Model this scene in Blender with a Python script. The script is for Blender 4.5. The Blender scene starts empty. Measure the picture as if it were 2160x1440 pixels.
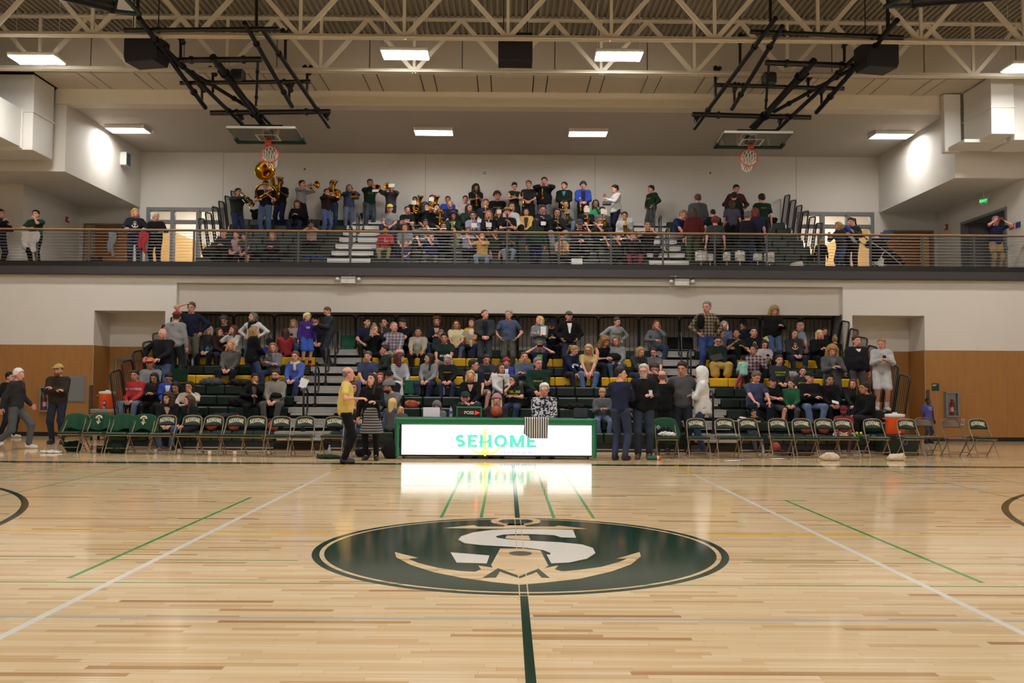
import bpy, bmesh, math, random
import numpy as np
from mathutils import Matrix, Vector

random.seed(7)
SC = bpy.context.scene
COL = SC.collection
R = math.radians

# ------------------------------------------------------------------ camera
F_PX, CAM_H = 1913.0, 1.47
_cd = Vector((-11.5, -90.0, -F_PX)).normalized()
_cx = Vector((1.0, -0.0060, 0.0)); _cx = (_cx - _cx.dot(_cd) * _cd).normalized()
_cz = _cx.cross(_cd)
CAMROT = Matrix((_cx, _cd, _cz))            # camera space -> world space
cam = bpy.data.cameras.new('camera'); cam.sensor_width = 36.0; cam.lens = F_PX / 2160 * 36.0
cam.clip_end = 200
cam_o = bpy.data.objects.new('camera', cam); COL.objects.link(cam_o)
cam_o.matrix_world = Matrix.Translation((0, 0, CAM_H)) @ CAMROT.to_4x4()
SC.camera = cam_o

def at(u, v, D):
    """world point on the depth plane Y = D seen at photo pixel (u, v)"""
    w = CAMROT @ Vector((u - 1080, -(v - 720), -F_PX))
    return Vector((0, 0, CAM_H)) + w * (D / w.y)
def ground(u, v, z=0.0):
    w = CAMROT @ Vector((u - 1080, -(v - 720), -F_PX))
    return Vector((0, 0, CAM_H)) + w * ((z - CAM_H) / w.z)

# ------------------------------------------------------------------ world, exposure
wd = bpy.data.worlds.new('world'); SC.world = wd; wd.use_nodes = True
wd.node_tree.nodes['Background'].inputs[0].default_value = (0.9, 0.85, 0.8, 1)
wd.node_tree.nodes['Background'].inputs[1].default_value = 0.0
SC.view_settings.view_transform = 'Standard'
SC.view_settings.look = 'None'
SC.view_settings.gamma = 1.0
SC.view_settings.use_curve_mapping = False
SC.view_settings.exposure = 1.1
LAMP = 46.0          # strength of the gym light lenses

# ------------------------------------------------------------------ helpers
def lin(h):
    h = h.lstrip('#')
    c = [int(h[i:i + 2], 16) / 255 for i in (0, 2, 4)]
    return [x / 12.92 if x <= .04045 else ((x + .055) / 1.055) ** 2.4 for x in c]

MATS = {}
def mat(key, hexcol, rough=.6, metal=0.0, gain=1.0, spec=.5, noise=0.0, nscale=8.0, bump=0.0, bscale=60.0,
        emit=0.0, alpha=None, trans=0.0, coat=0.0):
    if key in MATS: return MATS[key]
    m = bpy.data.materials.new(key); m.use_nodes = True
    nt = m.node_tree; b = nt.nodes['Principled BSDF']
    c = [min(.9, x * gain) for x in lin(hexcol)] + [1]
    b.inputs['Base Color'].default_value = c
    b.inputs['Roughness'].default_value = rough
    b.inputs['Metallic'].default_value = metal
    b.inputs['Specular IOR Level'].default_value = spec
    if coat: b.inputs['Coat Weight'].default_value = coat; b.inputs['Coat Roughness'].default_value = .08
    if trans: b.inputs['Transmission Weight'].default_value = trans
    if emit:
        b.inputs['Emission Color'].default_value = c; b.inputs['Emission Strength'].default_value = emit
    if noise or bump:
        tc = nt.nodes.new('ShaderNodeTexCoord')
    if noise:
        n = nt.nodes.new('ShaderNodeTexNoise'); n.inputs['Scale'].default_value = nscale; n.inputs['Detail'].default_value = 3
        nt.links.new(tc.outputs['Object'], n.inputs['Vector'])
        mx = nt.nodes.new('ShaderNodeMix'); mx.data_type = 'RGBA'
        mx.inputs['A'].default_value = [x * (1 - noise) for x in c[:3]] + [1]
        mx.inputs['B'].default_value = [min(.95, x * (1 + noise)) for x in c[:3]] + [1]
        nt.links.new(n.outputs['Fac'], mx.inputs['Factor']); nt.links.new(mx.outputs['Result'], b.inputs['Base Color'])
    if bump:
        n2 = nt.nodes.new('ShaderNodeTexNoise'); n2.inputs['Scale'].default_value = bscale
        nt.links.new(tc.outputs['Object'], n2.inputs['Vector'])
        bp = nt.nodes.new('ShaderNodeBump'); bp.inputs['Strength'].default_value = bump; bp.inputs['Distance'].default_value = .01
        nt.links.new(n2.outputs['Fac'], bp.inputs['Height']); nt.links.new(bp.outputs['Normal'], b.inputs['Normal'])
    MATS[key] = m
    return m

def tag(o, label=None, cat=None, group=None, kind=None):
    if label: o['label'] = label
    if cat: o['category'] = cat
    if group: o['group'] = group
    if kind: o['kind'] = kind
    return o
def empty(name, loc=(0, 0, 0), rz=0.0, parent=None):
    o = bpy.data.objects.new(name, None); COL.objects.link(o)
    o.location = loc; o.rotation_euler = (0, 0, rz); o.empty_display_size = .1
    if parent: o.parent = parent
    return o
def mk_mesh(name, V, F, m=None, mi=None, smooth=False):
    me = bpy.data.meshes.new(name)
    me.from_pydata([tuple(v) for v in V], [], [tuple(f) for f in F])
    ms = m if isinstance(m, (list, tuple)) else ([m] if m else [])
    for x in ms: me.materials.append(x)
    if mi is not None and len(ms) > 1: me.polygons.foreach_set('material_index', np.array(mi, dtype=np.int32))
    if smooth is not False:
        me.polygons.foreach_set('use_smooth', np.ones(len(me.polygons), dtype=bool) if smooth is True else np.array(smooth, dtype=bool))
    me.update()
    return me
def place(name, me, parent=None, loc=(0, 0, 0), rot=(0, 0, 0), sc=(1, 1, 1), m=None):
    o = bpy.data.objects.new(name, me); COL.objects.link(o)
    if parent: o.parent = parent
    o.location = loc
    if isinstance(rot, Matrix): o.rotation_euler = rot.to_euler()
    else: o.rotation_euler = rot
    o.scale = sc
    if m is not None:
        if not me.materials: me.materials.append(m)
        o.material_slots[0].link = 'OBJECT'; o.material_slots[0].material = m
    return o

class MB:
    """collects simple solids; build() links them as one mesh object"""
    def __init__(s): s.v = []; s.f = []; s.mi = []; s.sm = []
    def add(s, V, F, mi=0, sm=False):
        n = len(s.v); s.v += [tuple(v) for v in V]
        for f in F: s.f.append(tuple(i + n for i in f)); s.mi.append(mi); s.sm.append(sm)
        return s
    def box(s, x0, x1, y0, y1, z0, z1, mi=0, b=0.0, M=None):
        if x0 > x1: x0, x1 = x1, x0
        if y0 > y1: y0, y1 = y1, y0
        if z0 > z1: z0, z1 = z1, z0
        if b <= 0:
            V = [(x, y, z) for x in (x0, x1) for y in (y0, y1) for z in (z0, z1)]
            F = [(0, 1, 3, 2), (4, 6, 7, 5), (0, 4, 5, 1), (2, 3, 7, 6), (0, 2, 6, 4), (1, 5, 7, 3)]
        else:
            b = min(b, (x1 - x0) * .49, (y1 - y0) * .49, (z1 - z0) * .49)
            cx, cy, cz = (x0 + x1) / 2, (y0 + y1) / 2, (z0 + z1) / 2
            hx, hy, hz = (x1 - x0) / 2, (y1 - y0) / 2, (z1 - z0) / 2
            V = []; idx = {}
            for sx in (-1, 1):
                for sy in (-1, 1):
                    for sz in (-1, 1):
                        for k in range(3):
                            h = [hx, hy, hz]; d = [b, b, b]; d[k] = 0
                            idx[(sx, sy, sz, k)] = len(V)
                            V.append((cx + sx * (h[0] - d[0]), cy + sy * (h[1] - d[1]), cz + sz * (h[2] - d[2])))
            F = []
            S = (-1, 1)
            for k in range(3):
                a, c = (k + 1) % 3, (k + 2) % 3
                for sg in S:
                    def I(p, q):
                        t = [0, 0, 0]; t[k] = sg; t[a] = p; t[c] = q
                        return idx[(t[0], t[1], t[2], k)]
                    q4 = (I(-1, -1), I(1, -1), I(1, 1), I(-1, 1))
                    F.append(q4 if sg > 0 else q4[::-1])
                for p in S:      # edges parallel to axis k
                    for q in S:
                        def J(sg, kk):
                            t = [0, 0, 0]; t[k] = sg; t[a] = p; t[c] = q
                            return idx[(t[0], t[1], t[2], kk)]
                        q4 = (J(-1, a), J(1, a), J(1, c), J(-1, c))
                        F.append(q4 if p * q < 0 else q4[::-1])
            for sx in S:
                for sy in S:
                    for sz in S:
                        t3 = (idx[(sx, sy, sz, 0)], idx[(sx, sy, sz, 1)], idx[(sx, sy, sz, 2)])
                        F.append(t3 if sx * sy * sz > 0 else t3[::-1])
        if M is not None: V = [M @ Vector(v) for v in V]
        return s.add(V, F, mi)
    def tube(s, pts, r, n=8, mi=0, closed=False, caps=True, sm=True):
        P = [Vector(p) for p in pts]; k = len(P)
        rr = r if isinstance(r, (list, tuple)) else [r] * k
        T = []
        for i in range(k):
            if closed: d = P[(i + 1) % k] - P[i - 1]
            else: d = P[min(i + 1, k - 1)] - P[max(i - 1, 0)]
            T.append(d.normalized())
        u = Vector((0, 0, 1)) if abs(T[0].z) < .9 else Vector((1, 0, 0))
        u = (u - u.dot(T[0]) * T[0]).normalized(); V = []
        for i in range(k):
            u = (u - u.dot(T[i]) * T[i]).normalized(); w = T[i].cross(u)
            for j in range(n):
                a = 2 * math.pi * j / n
                V.append(P[i] + (u * math.cos(a) + w * math.sin(a)) * rr[i])
        F = []
        for i in range(k if closed else k - 1):
            i2 = (i + 1) % k
            for j in range(n):
                j2 = (j + 1) % n
                F.append((i * n + j, i * n + j2, i2 * n + j2, i2 * n + j))
        s.add(V, F, mi, sm)
        if caps and not closed:
            s.add(V[:n], [tuple(range(n))[::-1]], mi); s.add(V[-n:], [tuple(range(n))], mi)
        return s
    def lathe(s, prof, n=20, M=None, mi=0, sm=True, close=False):
        V = []
        for r, z in prof:
            for j in range(n):
                a = 2 * math.pi * j / n; p = Vector((r * math.cos(a), r * math.sin(a), z))
                V.append(M @ p if M is not None else p)
        F = []
        for i in range(len(prof) - 1):
            for j in range(n):
                j2 = (j + 1) % n; F.append((i * n + j, i * n + j2, (i + 1) * n + j2, (i + 1) * n + j))
        s.add(V, F, mi, sm)
        if prof[0][0] > 1e-4 and close: s.add(V[:n], [tuple(range(n))[::-1]], mi)
        if prof[-1][0] > 1e-4 and close: s.add(V[-n:], [tuple(range(n))], mi)
        return s
    def prism(s, poly, z0, z1, M=None, mi=0, side=None):
        """extrude a 2D polygon (x, y) from z0 to z1; M maps to place"""
        n = len(poly)
        V = [Vector((x, y, z0)) for x, y in poly] + [Vector((x, y, z1)) for x, y in poly]
        A = sum(poly[i][0] * poly[(i + 1) % n][1] - poly[(i + 1) % n][0] * poly[i][1] for i in range(n))
        if M is not None: V = [M @ v for v in V]
        top = tuple(range(n, 2 * n)); bot = tuple(range(n))[::-1]
        F = [top, bot] + [(i, (i + 1) % n, n + (i + 1) % n, n + i) for i in range(n)]
        if A < 0: F = [f[::-1] for f in F]
        return s.add(V, F, mi)
    def build(s, name, m, parent=None, smooth=None, loc=(0, 0, 0), rot=(0, 0, 0)):
        me = mk_mesh(name, s.v, s.f, m, s.mi, s.sm if smooth is None else smooth)
        return place(name, me, parent, loc, rot)
    def mesh(s, name, m=None):
        return mk_mesh(name, s.v, s.f, m, s.mi, s.sm)

def structure(o): o['kind'] = 'structure'; return o

# ------------------------------------------------------------------ lettering (flat print, triangulated from the built-in font)
def text_geo(txt, size=1.0, bold=0.0, align='CENTER', space=1.0):
    cu = bpy.data.curves.new('lettering', 'FONT'); cu.body = txt; cu.size = size; cu.offset = bold
    cu.align_x = align; cu.align_y = 'CENTER'; cu.resolution_u = 3; cu.space_character = space
    o = bpy.data.objects.new('lettering', cu); COL.objects.link(o)
    dg = bpy.context.evaluated_depsgraph_get()
    me = bpy.data.meshes.new_from_object(o.evaluated_get(dg))
    V = [tuple(v.co) for v in me.vertices]; F = [tuple(p.vertices) for p in me.polygons]
    bpy.data.objects.remove(o); bpy.data.curves.remove(cu); bpy.data.meshes.remove(me)
    return V, F

# ------------------------------------------------------------------ materials of the place
def nodes_of(key, rough=.5):
    m = bpy.data.materials.new(key); m.use_nodes = True; MATS[key] = m
    nt = m.node_tree; b = nt.nodes['Principled BSDF']; b.inputs['Roughness'].default_value = rough
    return m, nt, b
def mth(nt, op, a, b=None, c=None):
    n = nt.nodes.new('ShaderNodeMath'); n.operation = op
    for i, x in enumerate((a, b, c)):
        if x is None: continue
        if isinstance(x, (int, float)): n.inputs[i].default_value = x
        else: nt.links.new(x, n.inputs[i])
    return n.outputs[0]

def maple():
    m, nt, b = nodes_of('maple floor', .09)
    tc = nt.nodes.new('ShaderNodeTexCoord'); sp = nt.nodes.new('ShaderNodeSeparateXYZ')
    nt.links.new(tc.outputs['Object'], sp.inputs[0])
    W = .057
    row = mth(nt, 'FLOOR', mth(nt, 'DIVIDE', sp.outputs[1], W))
    wn = nt.nodes.new('ShaderNodeTexWhiteNoise'); wn.noise_dimensions = '1D'; nt.links.new(row, wn.inputs['W'])
    off = mth(nt, 'MULTIPLY', wn.outputs[0], 7.0)
    ln = mth(nt, 'ADD', mth(nt, 'MULTIPLY', wn.outputs[0], .5), .55)
    px = mth(nt, 'DIVIDE', mth(nt, 'ADD', sp.outputs[0], off), ln)
    pid = mth(nt, 'FLOOR', px)
    cb = nt.nodes.new('ShaderNodeCombineXYZ'); nt.links.new(row, cb.inputs[0]); nt.links.new(pid, cb.inputs[1])
    w2 = nt.nodes.new('ShaderNodeTexWhiteNoise'); w2.noise_dimensions = '2D'; nt.links.new(cb.outputs[0], w2.inputs['Vector'])
    rp = nt.nodes.new('ShaderNodeValToRGB'); e = rp.color_ramp.elements
    e[0].position = 0; e[0].color = (*lin('eed6ae'), 1); e[1].position = .55; e[1].color = (*lin('e8cba0'), 1)
    for p, h in ((.84, 'e2c294'), (.95, 'd6b384'), (.985, 'c2986a'), (1.0, 'ac8258')):
        x = e.new(p); x.color = (*lin(h), 1)
    nt.links.new(w2.outputs[0], rp.inputs[0])
    # grain stretched along the strips
    mp = nt.nodes.new('ShaderNodeMapping'); mp.inputs['Scale'].default_value = (1.1, 75, 1)
    av = nt.nodes.new('ShaderNodeVectorMath'); av.operation = 'ADD'
    nt.links.new(tc.outputs['Object'], av.inputs[0]); nt.links.new(w2.outputs['Color'], av.inputs[1])
    nt.links.new(av.outputs[0], mp.inputs[0])
    gn = nt.nodes.new('ShaderNodeTexNoise'); gn.inputs['Scale'].default_value = 1.0; gn.inputs['Detail'].default_value = 4
    nt.links.new(mp.outputs[0], gn.inputs['Vector'])
    gr = nt.nodes.new('ShaderNodeValToRGB'); g = gr.color_ramp.elements
    g[0].position = .30; g[0].color = (.72, .66, .58, 1); g[1].position = .55; g[1].color = (1, 1, 1, 1)
    nt.links.new(gn.outputs['Fac'], gr.inputs[0])
    mx = nt.nodes.new('ShaderNodeMix'); mx.data_type = 'RGBA'; mx.blend_type = 'MULTIPLY'; mx.inputs['Factor'].default_value = .55
    nt.links.new(rp.outputs[0], mx.inputs['A']); nt.links.new(gr.outputs[0], mx.inputs['B'])
    # strip joints
    fy = mth(nt, 'FRACT', mth(nt, 'DIVIDE', sp.outputs[1], W)); fx = mth(nt, 'MULTIPLY', mth(nt, 'FRACT', px), ln)
    jy = mth(nt, 'LESS_THAN', fy, .03); jx = mth(nt, 'LESS_THAN', fx, .003)
    jt = mth(nt, 'MULTIPLY', mth(nt, 'MAXIMUM', jy, jx), .35)
    m2 = nt.nodes.new('ShaderNodeMix'); m2.data_type = 'RGBA'; m2.inputs['B'].default_value = (*lin('8a6038'), 1)
    nt.links.new(jt, m2.inputs['Factor']); nt.links.new(mx.outputs['Result'], m2.inputs['A'])
    nt.links.new(m2.outputs['Result'], b.inputs['Base Color'])
    # faint waviness of the varnish
    n3 = nt.nodes.new('ShaderNodeTexNoise'); n3.inputs['Scale'].default_value = 1.0
    mp3 = nt.nodes.new('ShaderNodeMapping'); mp3.inputs['Scale'].default_value = (1.5, 17, 1)
    nt.links.new(tc.outputs['Object'], mp3.inputs[0]); nt.links.new(mp3.outputs[0], n3.inputs['Vector'])
    bp = nt.nodes.new('ShaderNodeBump'); bp.inputs['Strength'].default_value = .03; bp.inputs['Distance'].default_value = .01
    nt.links.new(n3.outputs['Fac'], bp.inputs['Height']); nt.links.new(bp.outputs['Normal'], b.inputs['Normal'])
    b.inputs['Specular IOR Level'].default_value = .5
    return m
M_FLOOR = maple()
def woodgrain(key, h1, h2, sc=(14, 14, .8), rough=.45):
    m, nt, b = nodes_of(key, rough)
    tc = nt.nodes.new('ShaderNodeTexCoord'); mp = nt.nodes.new('ShaderNodeMapping'); mp.inputs['Scale'].default_value = sc
    nt.links.new(tc.outputs['Object'], mp.inputs[0])
    n = nt.nodes.new('ShaderNodeTexNoise'); n.inputs['Scale'].default_value = 2.0; n.inputs['Detail'].default_value = 5
    nt.links.new(mp.outputs[0], n.inputs['Vector'])
    rp = nt.nodes.new('ShaderNodeValToRGB'); e = rp.color_ramp.elements
    e[0].position = .3; e[0].color = (*lin(h1), 1); e[1].position = .7; e[1].color = (*lin(h2), 1)
    nt.links.new(n.outputs['Fac'], rp.inputs[0]); nt.links.new(rp.outputs[0], b.inputs['Base Color'])
    return m
M_WALL = mat('painted wall', 'd9d4cc', .75, noise=.03, nscale=1.5, bump=.05, bscale=120)
M_PANELWALL = mat('grey painted panel', 'c4bcb0', .75, noise=.03, nscale=1.5)
M_WAIN = woodgrain('wood veneer wainscot', '9a6a34', 'a4733c')
M_DOOR = woodgrain('brown wood door', '8a5324', '965c2a', (10, 10, .6))
M_BLACK = mat('black paint', '161515', .45)
M_BASE = mat('black rubber base', '100f0f', .5)
M_STEELGREY = mat('dark grey steel fascia', '3c3a3c', .5, noise=.05, nscale=2)
M_FRAME = mat('grey painted frame', '77787a', .45)
M_BEAM = mat('cream painted steel', 'ddd3c0', .6)
M_DECK = mat('ribbed steel deck', '8f8778', .6)
M_WHITE = mat('white enamel', 'dcdad4', .5)
M_TUBEBLK = mat('black gloss tube', '0d0d0d', .28, spec=.6)
M_SILVER = mat('brushed aluminium', 'b9b6b2', .38, metal=.85, noise=.08, nscale=5)
M_ALU = mat('silver step paint', 'a9a6a2', .42, metal=.35, noise=.1, nscale=6)
M_GREEN = mat('dark green plastic', '14251c', .42, noise=.1, nscale=3)
M_YELLOW = mat('yellow plastic', 'e2ae12', .4)
M_LENS = mat('lit lamp lens', 'ffffff', .5, emit=LAMP)
M_LENS2 = mat('lit lamp tube', 'ffffff', .5, emit=LAMP * .44)
for _m in (M_LENS, M_LENS2):
    _m.node_tree.nodes['Principled BSDF'].inputs['Emission Color'].default_value = (1.0, .968, .925, 1)
M_GLASS = mat('clear glass', 'f4fbf8', .02, trans=1.0)
M_GLASS.node_tree.nodes['Principled BSDF'].inputs['IOR'].default_value = 1.1
M_CHROME = mat('chrome', 'd8d8d8', .15, metal=1.0)
M_SHINYBRASS = mat('polished brass', 'd9a02c', .16, metal=1.0)
# ================================================================== the setting
XC = .13                                   # court centre line
CY = 8.23                                  # court centre depth
YW = 24.6                                  # far wall plane
YB = 29.7                                  # back wall of the balcony bay
ZB = 4.58                                  # balcony floor
BX0, BX1 = -12.1, 12.28                    # balcony bay sides
HX0, HX1 = -14.07, 14.2                    # corridor side walls
AL = (-11.19, -9.27); AR = (9.41, 11.38)   # door alcoves in the lower wall
PX0, PX1 = -8.98, 9.16                     # bleacher bay
ZH = 3.40                                  # lintel height

floor = structure(MB().box(-18, 18, -9, 26.4, -.2, 0).build('floor', M_FLOOR))
structure(MB().box(-18.3, -18, -9, 30, 0, 10.6).build('wall_left', M_WALL))
structure(MB().box(18, 18.3, -9, 30, 0, 10.6).build('wall_right', M_WALL))
structure(MB().box(-18.3, 18.3, -9.3, -9, 0, 10.6).build('wall_behind', M_WALL))

w = MB()
zf = 4.42                                  # underside of the fascia
for x0, x1, z0, z1 in ((-18, AL[0], 0, zf), (AL[0], AL[1], ZH, zf), (AL[1], PX0, 0, zf), (PX1, AR[0], 0, zf), (AR[0], AR[1], ZH, zf), (AR[1], 18, 0, zf)):
    w.box(x0, x1, YW, YW + .25, z0, z1)
w.box(PX0, PX1, YW, YW + .25, 4.17, zf)
wall_far = structure(w.build('wall_far', M_WALL))
# bay header set a little back, bay walls
structure(MB().box(PX0, PX1, YW + .10, YW + .3, ZH, 4.17).build('wall_header', M_PANELWALL))
structure(MB().box(PX0, PX1, 26.15, 26.4, 0, 4.4).build('wall_bay', mat('shaded concrete wall', 'd6cec4', .8, noise=.06, nscale=3)))
structure(MB().box(PX0 - .2, PX0, YW + .25, 26.4, 0, 4.4).build('wall_bay_side', M_WALL))
structure(MB().box(PX1, PX1 + .2, YW + .25, 26.4, 0, 4.4).build('wall_bay_side', M_WALL))
# alcoves
for (x0, x1), s in ((AL, -1), (AR, 1)):
    a = MB()
    a.box(x0 - .15, x1 + .15, 25.6, 25.75, 0, 4.3)
    a.box(x0 - .15, x0, YW + .25, 25.6, 0, ZH); a.box(x1, x1 + .15, YW + .25, 25.6, 0, ZH)
    a.box(x0 - .15, x1 + .15, YW + .25, 25.75, ZH, ZH + .15)
    structure(a.build('wall_alcove', M_WALL))
# wainscot: veneer panels with recessed joints
WZ = 2.46
def wain_run(parent, p0, p1, n, nrm):
    """panels along the segment p0-p1 (x, y), standing proud towards nrm"""
    p0 = Vector((*p0, 0)); p1 = Vector((*p1, 0)); d = (p1 - p0) / n
    L = d.length; ang = math.atan2(d.y, d.x)
    b = MB(); b.box(.003, L - .003, -.012, 0, .11, WZ, b=.003)
    side = Vector((nrm[0], nrm[1], 0))
    flip = 1 if Vector((math.sin(ang), -math.cos(ang), 0)).dot(side) > 0 else -1
    me = b.mesh('panel', M_WAIN)
    for i in range(n):
        p = p0 + d * i
        if flip > 0: place('panel', me, parent, p, (0, 0, ang))
        else: place('panel', me, parent, p + d, (0, 0, ang + math.pi))
wain_run(wall_far, (-18, YW), (AL[0], YW), 6, (0, -1))
wain_run(wall_far, (AR[1], YW), (18, YW), 6, (0, -1))
for (x0, x1) in (AL, AR):
    wain_run(wall_far, (x0, YW + .01), (x0, 25.6), 1, (1, 0)); wain_run(wall_far, (x1, YW + .01), (x1, 25.6), 1, (-1, 0))
    wain_run(wall_far, (x0, 25.6), (x1, 25.6), 2, (0, -1))
bb = MB()
for x0, x1 in ((-18, AL[0]), (AR[1], 18)): bb.box(x0, x1, YW - .018, YW, 0, .11)
structure(bb.build('baseboard_far', M_BASE))
bb = MB()
for x0, x1 in (AL, AR): bb.box(x0, x1, 25.57, 25.6, 0, .11)
structure(bb.build('baseboard_alcove', M_BASE))

def door(idx, x0, x1, y, z0, z1, nrm=-1, light=None):
    """framed door standing against a wall whose face is Y = y"""
    r = empty('door_%d' % idx, (0, 0, 0)); structure(r)
    t = .06
    f = MB(); f.box(x0, x0 + t, y - .05, y, z0, z1, b=.006); f.box(x1 - t, x1, y - .05, y, z0, z1, b=.006); f.box(x0 + t, x1 - t, y - .05, y, z1 - t, z1, b=.006)
    f.build('door_frame', M_FRAME, r)
    a, c = x0 + t, x1 - t
    if light:
        w_ = light; s = MB(); s.box(a, a + w_, y - .03, y - .015, z0 + .1, z1 - t); s.build('side_light', mat('tan side panel', 'b58f55', .6), r)
        s = MB(); s.box(a + w_, a + w_ + t, y - .05, y, z0, z1 - t, b=.006); s.build('mullion', M_FRAME, r); a += w_ + t
    MB().box(a + .004, c - .004, y - .04, y - .005, z0 + .008, z1 - t - .004, b=.003).build('door_leaf', M_DOOR, r)
    MB().tube([(c - .09, y - .04, z0 + 1.0), (c - .09, y - .09, z0 + 1.0), (c - .2, y - .09, z0 + 1.0)], .01, 6).build('door_handle', M_CHROME, r)
    return r
# alcove doors
door(1, -11.0, -9.75, 25.58, 0, 2.15)
door(2, 9.75, 11.0, 25.58, 0, 2.15)

# ---------------------------------------------------------------- balcony
structure(MB().box(-18, 18, 24.45, 30.2, 4.36, ZB).build('floor_balcony', mat('grey balcony floor', '6d6862', .5)))
fz = [at(1068, v, 24.42).z for v in (583, 567, 556)]
structure(MB().box(-18, 18, 24.40, 24.52, fz[0], fz[1]).build('trim_1', M_STEELGREY))
structure(MB().box(-18, 18, 24.42, 24.50, fz[1] + .001, fz[2]).build('trim_2', M_BLACK))

win_z = (ZB + .02, 7.22)
WL = (-11.89, -9.35); WR = (9.58, 12.12)
DL = (-13.92, -12.28); DR = (12.42, 14.08)
b = MB()
def wall_with_holes(mb, x0, x1, y0, y1, z0, z1, holes):
    xs = x0
    for h0, h1, b0, b1 in holes:
        mb.box(xs, h0, y0, y1, z0, z1)
        if b0 > z0 + .01: mb.box(h0, h1, y0, y1, z0, b0)
        if b1 < z1 - .01: mb.box(h0, h1, y0, y1, b1, z1)
        xs = h1
    mb.box(xs, x1, y0, y1, z0, z1)
wall_with_holes(b, HX0 - .2, HX1 + .2, YB, YB + .2, ZB, 9.1, ((WL[0], WL[1], ZB, win_z[1]), (WR[0], WR[1], ZB, win_z[1])))
wall_back = structure(b.build('wall_back', M_WALL))
for px in (470, 897, 1255, 1680):          # painted panel joints
    p = at(px, 420, YB)
    structure(MB().box(p.x - .006, p.x + .006, YB - .004, YB, ZB + 1.4, 9.06).build('trim_3', mat('wall joint', '8f877c', .8)))
# corridor side walls, bulkheads
structure(MB().box(HX0 - .2, HX0, 26.2, YB, ZB, 7.2).box(-16.2, -16, YW, 26.4, ZB, 7.2).box(-16, HX0 - .2, 26.2, 26.4, ZB, 7.2).build('wall_corridor_left', M_WALL))
b = MB(); b.box(HX1, HX1 + .2, 28.1, YB, ZB, 7.2); b.box(HX1, HX1 + .2, 25.5, 28.1, 6.6, 7.2); b.box(HX1, HX1 + .2, YW - 2, 25.5, ZB, 7.2)
structure(b.build('wall_corridor_right', M_WALL))
b = MB(); b.box(HX1 + .9, HX1 + 1.0, 25.2, 28.4, ZB, 6.8); b.box(HX1 + .2, HX1 + 1, 25.3, 25.5, ZB, 6.8); b.box(HX1 + .2, HX1 + 1, 28.1, 28.3, ZB, 6.8); b.box(HX1 + .2, HX1 + 1, 25.3, 28.3, 6.6, 6.8)
structure(b.build('wall_recess', mat('grey blue wall', '8e9094', .7)))
structure(MB().box(-18, BX0, YW, YB + .2, 7.2, 9.46).build('wall_bulkhead_left', M_WALL))
structure(MB().box(BX1, 18, YW, YB + .2, 7.2, 9.46).build('wall_bulkhead_right', M_WALL))
structure(MB().box(BX0, BX1, YW, YB + .2, 9.06, 9.3).build('ceiling_bay', mat('bay ceiling', 'c2b9ac', .8)))
structure(MB().box(BX0 - .25, BX1 + .3, YW - .12, YW + .3, 9.045, 9.449).build('trim_4', M_BEAM))
# panelled soffit and the wall above it
sof = structure(MB().box(-18, 18, 23.2, YW + .3, 9.5, 9.6).build('ceiling_soffit', mat('soffit backing', '4a443a', .8)))
xs = -12.3
sp_me = {}
while xs < 12.6:
    for wdt in (1.12, .36):
        if wdt not in sp_me:
            sp_me[wdt] = MB().box(.014, wdt - .014, 0, YW - 23.22, 0, .05, b=.006).mesh('panel', mat('soffit panel', 'cdc3b2', .7))
        place('panel', sp_me[wdt], sof, (xs, 23.21, 9.45)); xs += wdt
up = structure(MB().box(-18, 18, 23.16, 23.3, 9.6, 10.6).build('wall_upper', mat('upper wall backing', '5a5248', .8)))
pme = MB().box(.012, 2.388, -.02, 0, 0, 1.04, b=.006).mesh('panel', mat('upper wall panel', 'bfb5a4', .7))
for i in range(15): place('panel', pme, up, (-18 + 2.4 * i, 23.16, 9.46))
# ribbed steel roof deck
V = []; F = []; x = -18.0; prof = []
while x < 18.0:
    prof += [(x, 10.5), (x + .06, 10.5), (x + .075, 10.56), (x + .135, 10.56), (x + .15, 10.5)]; x += .15
for (px, pz) in prof: V += [(px, -9, pz), (px, 23.2, pz)]
for i in range(len(prof) - 1): F.append((2 * i, 2 * i + 1, 2 * i + 3, 2 * i + 2))
structure(place('ceiling', mk_mesh('ceiling', V, F, M_DECK)))
structure(MB().box(-18.3, 18.3, -9.3, 30.2, 10.62, 10.75).build('ceiling_roof', M_DECK))

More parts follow.
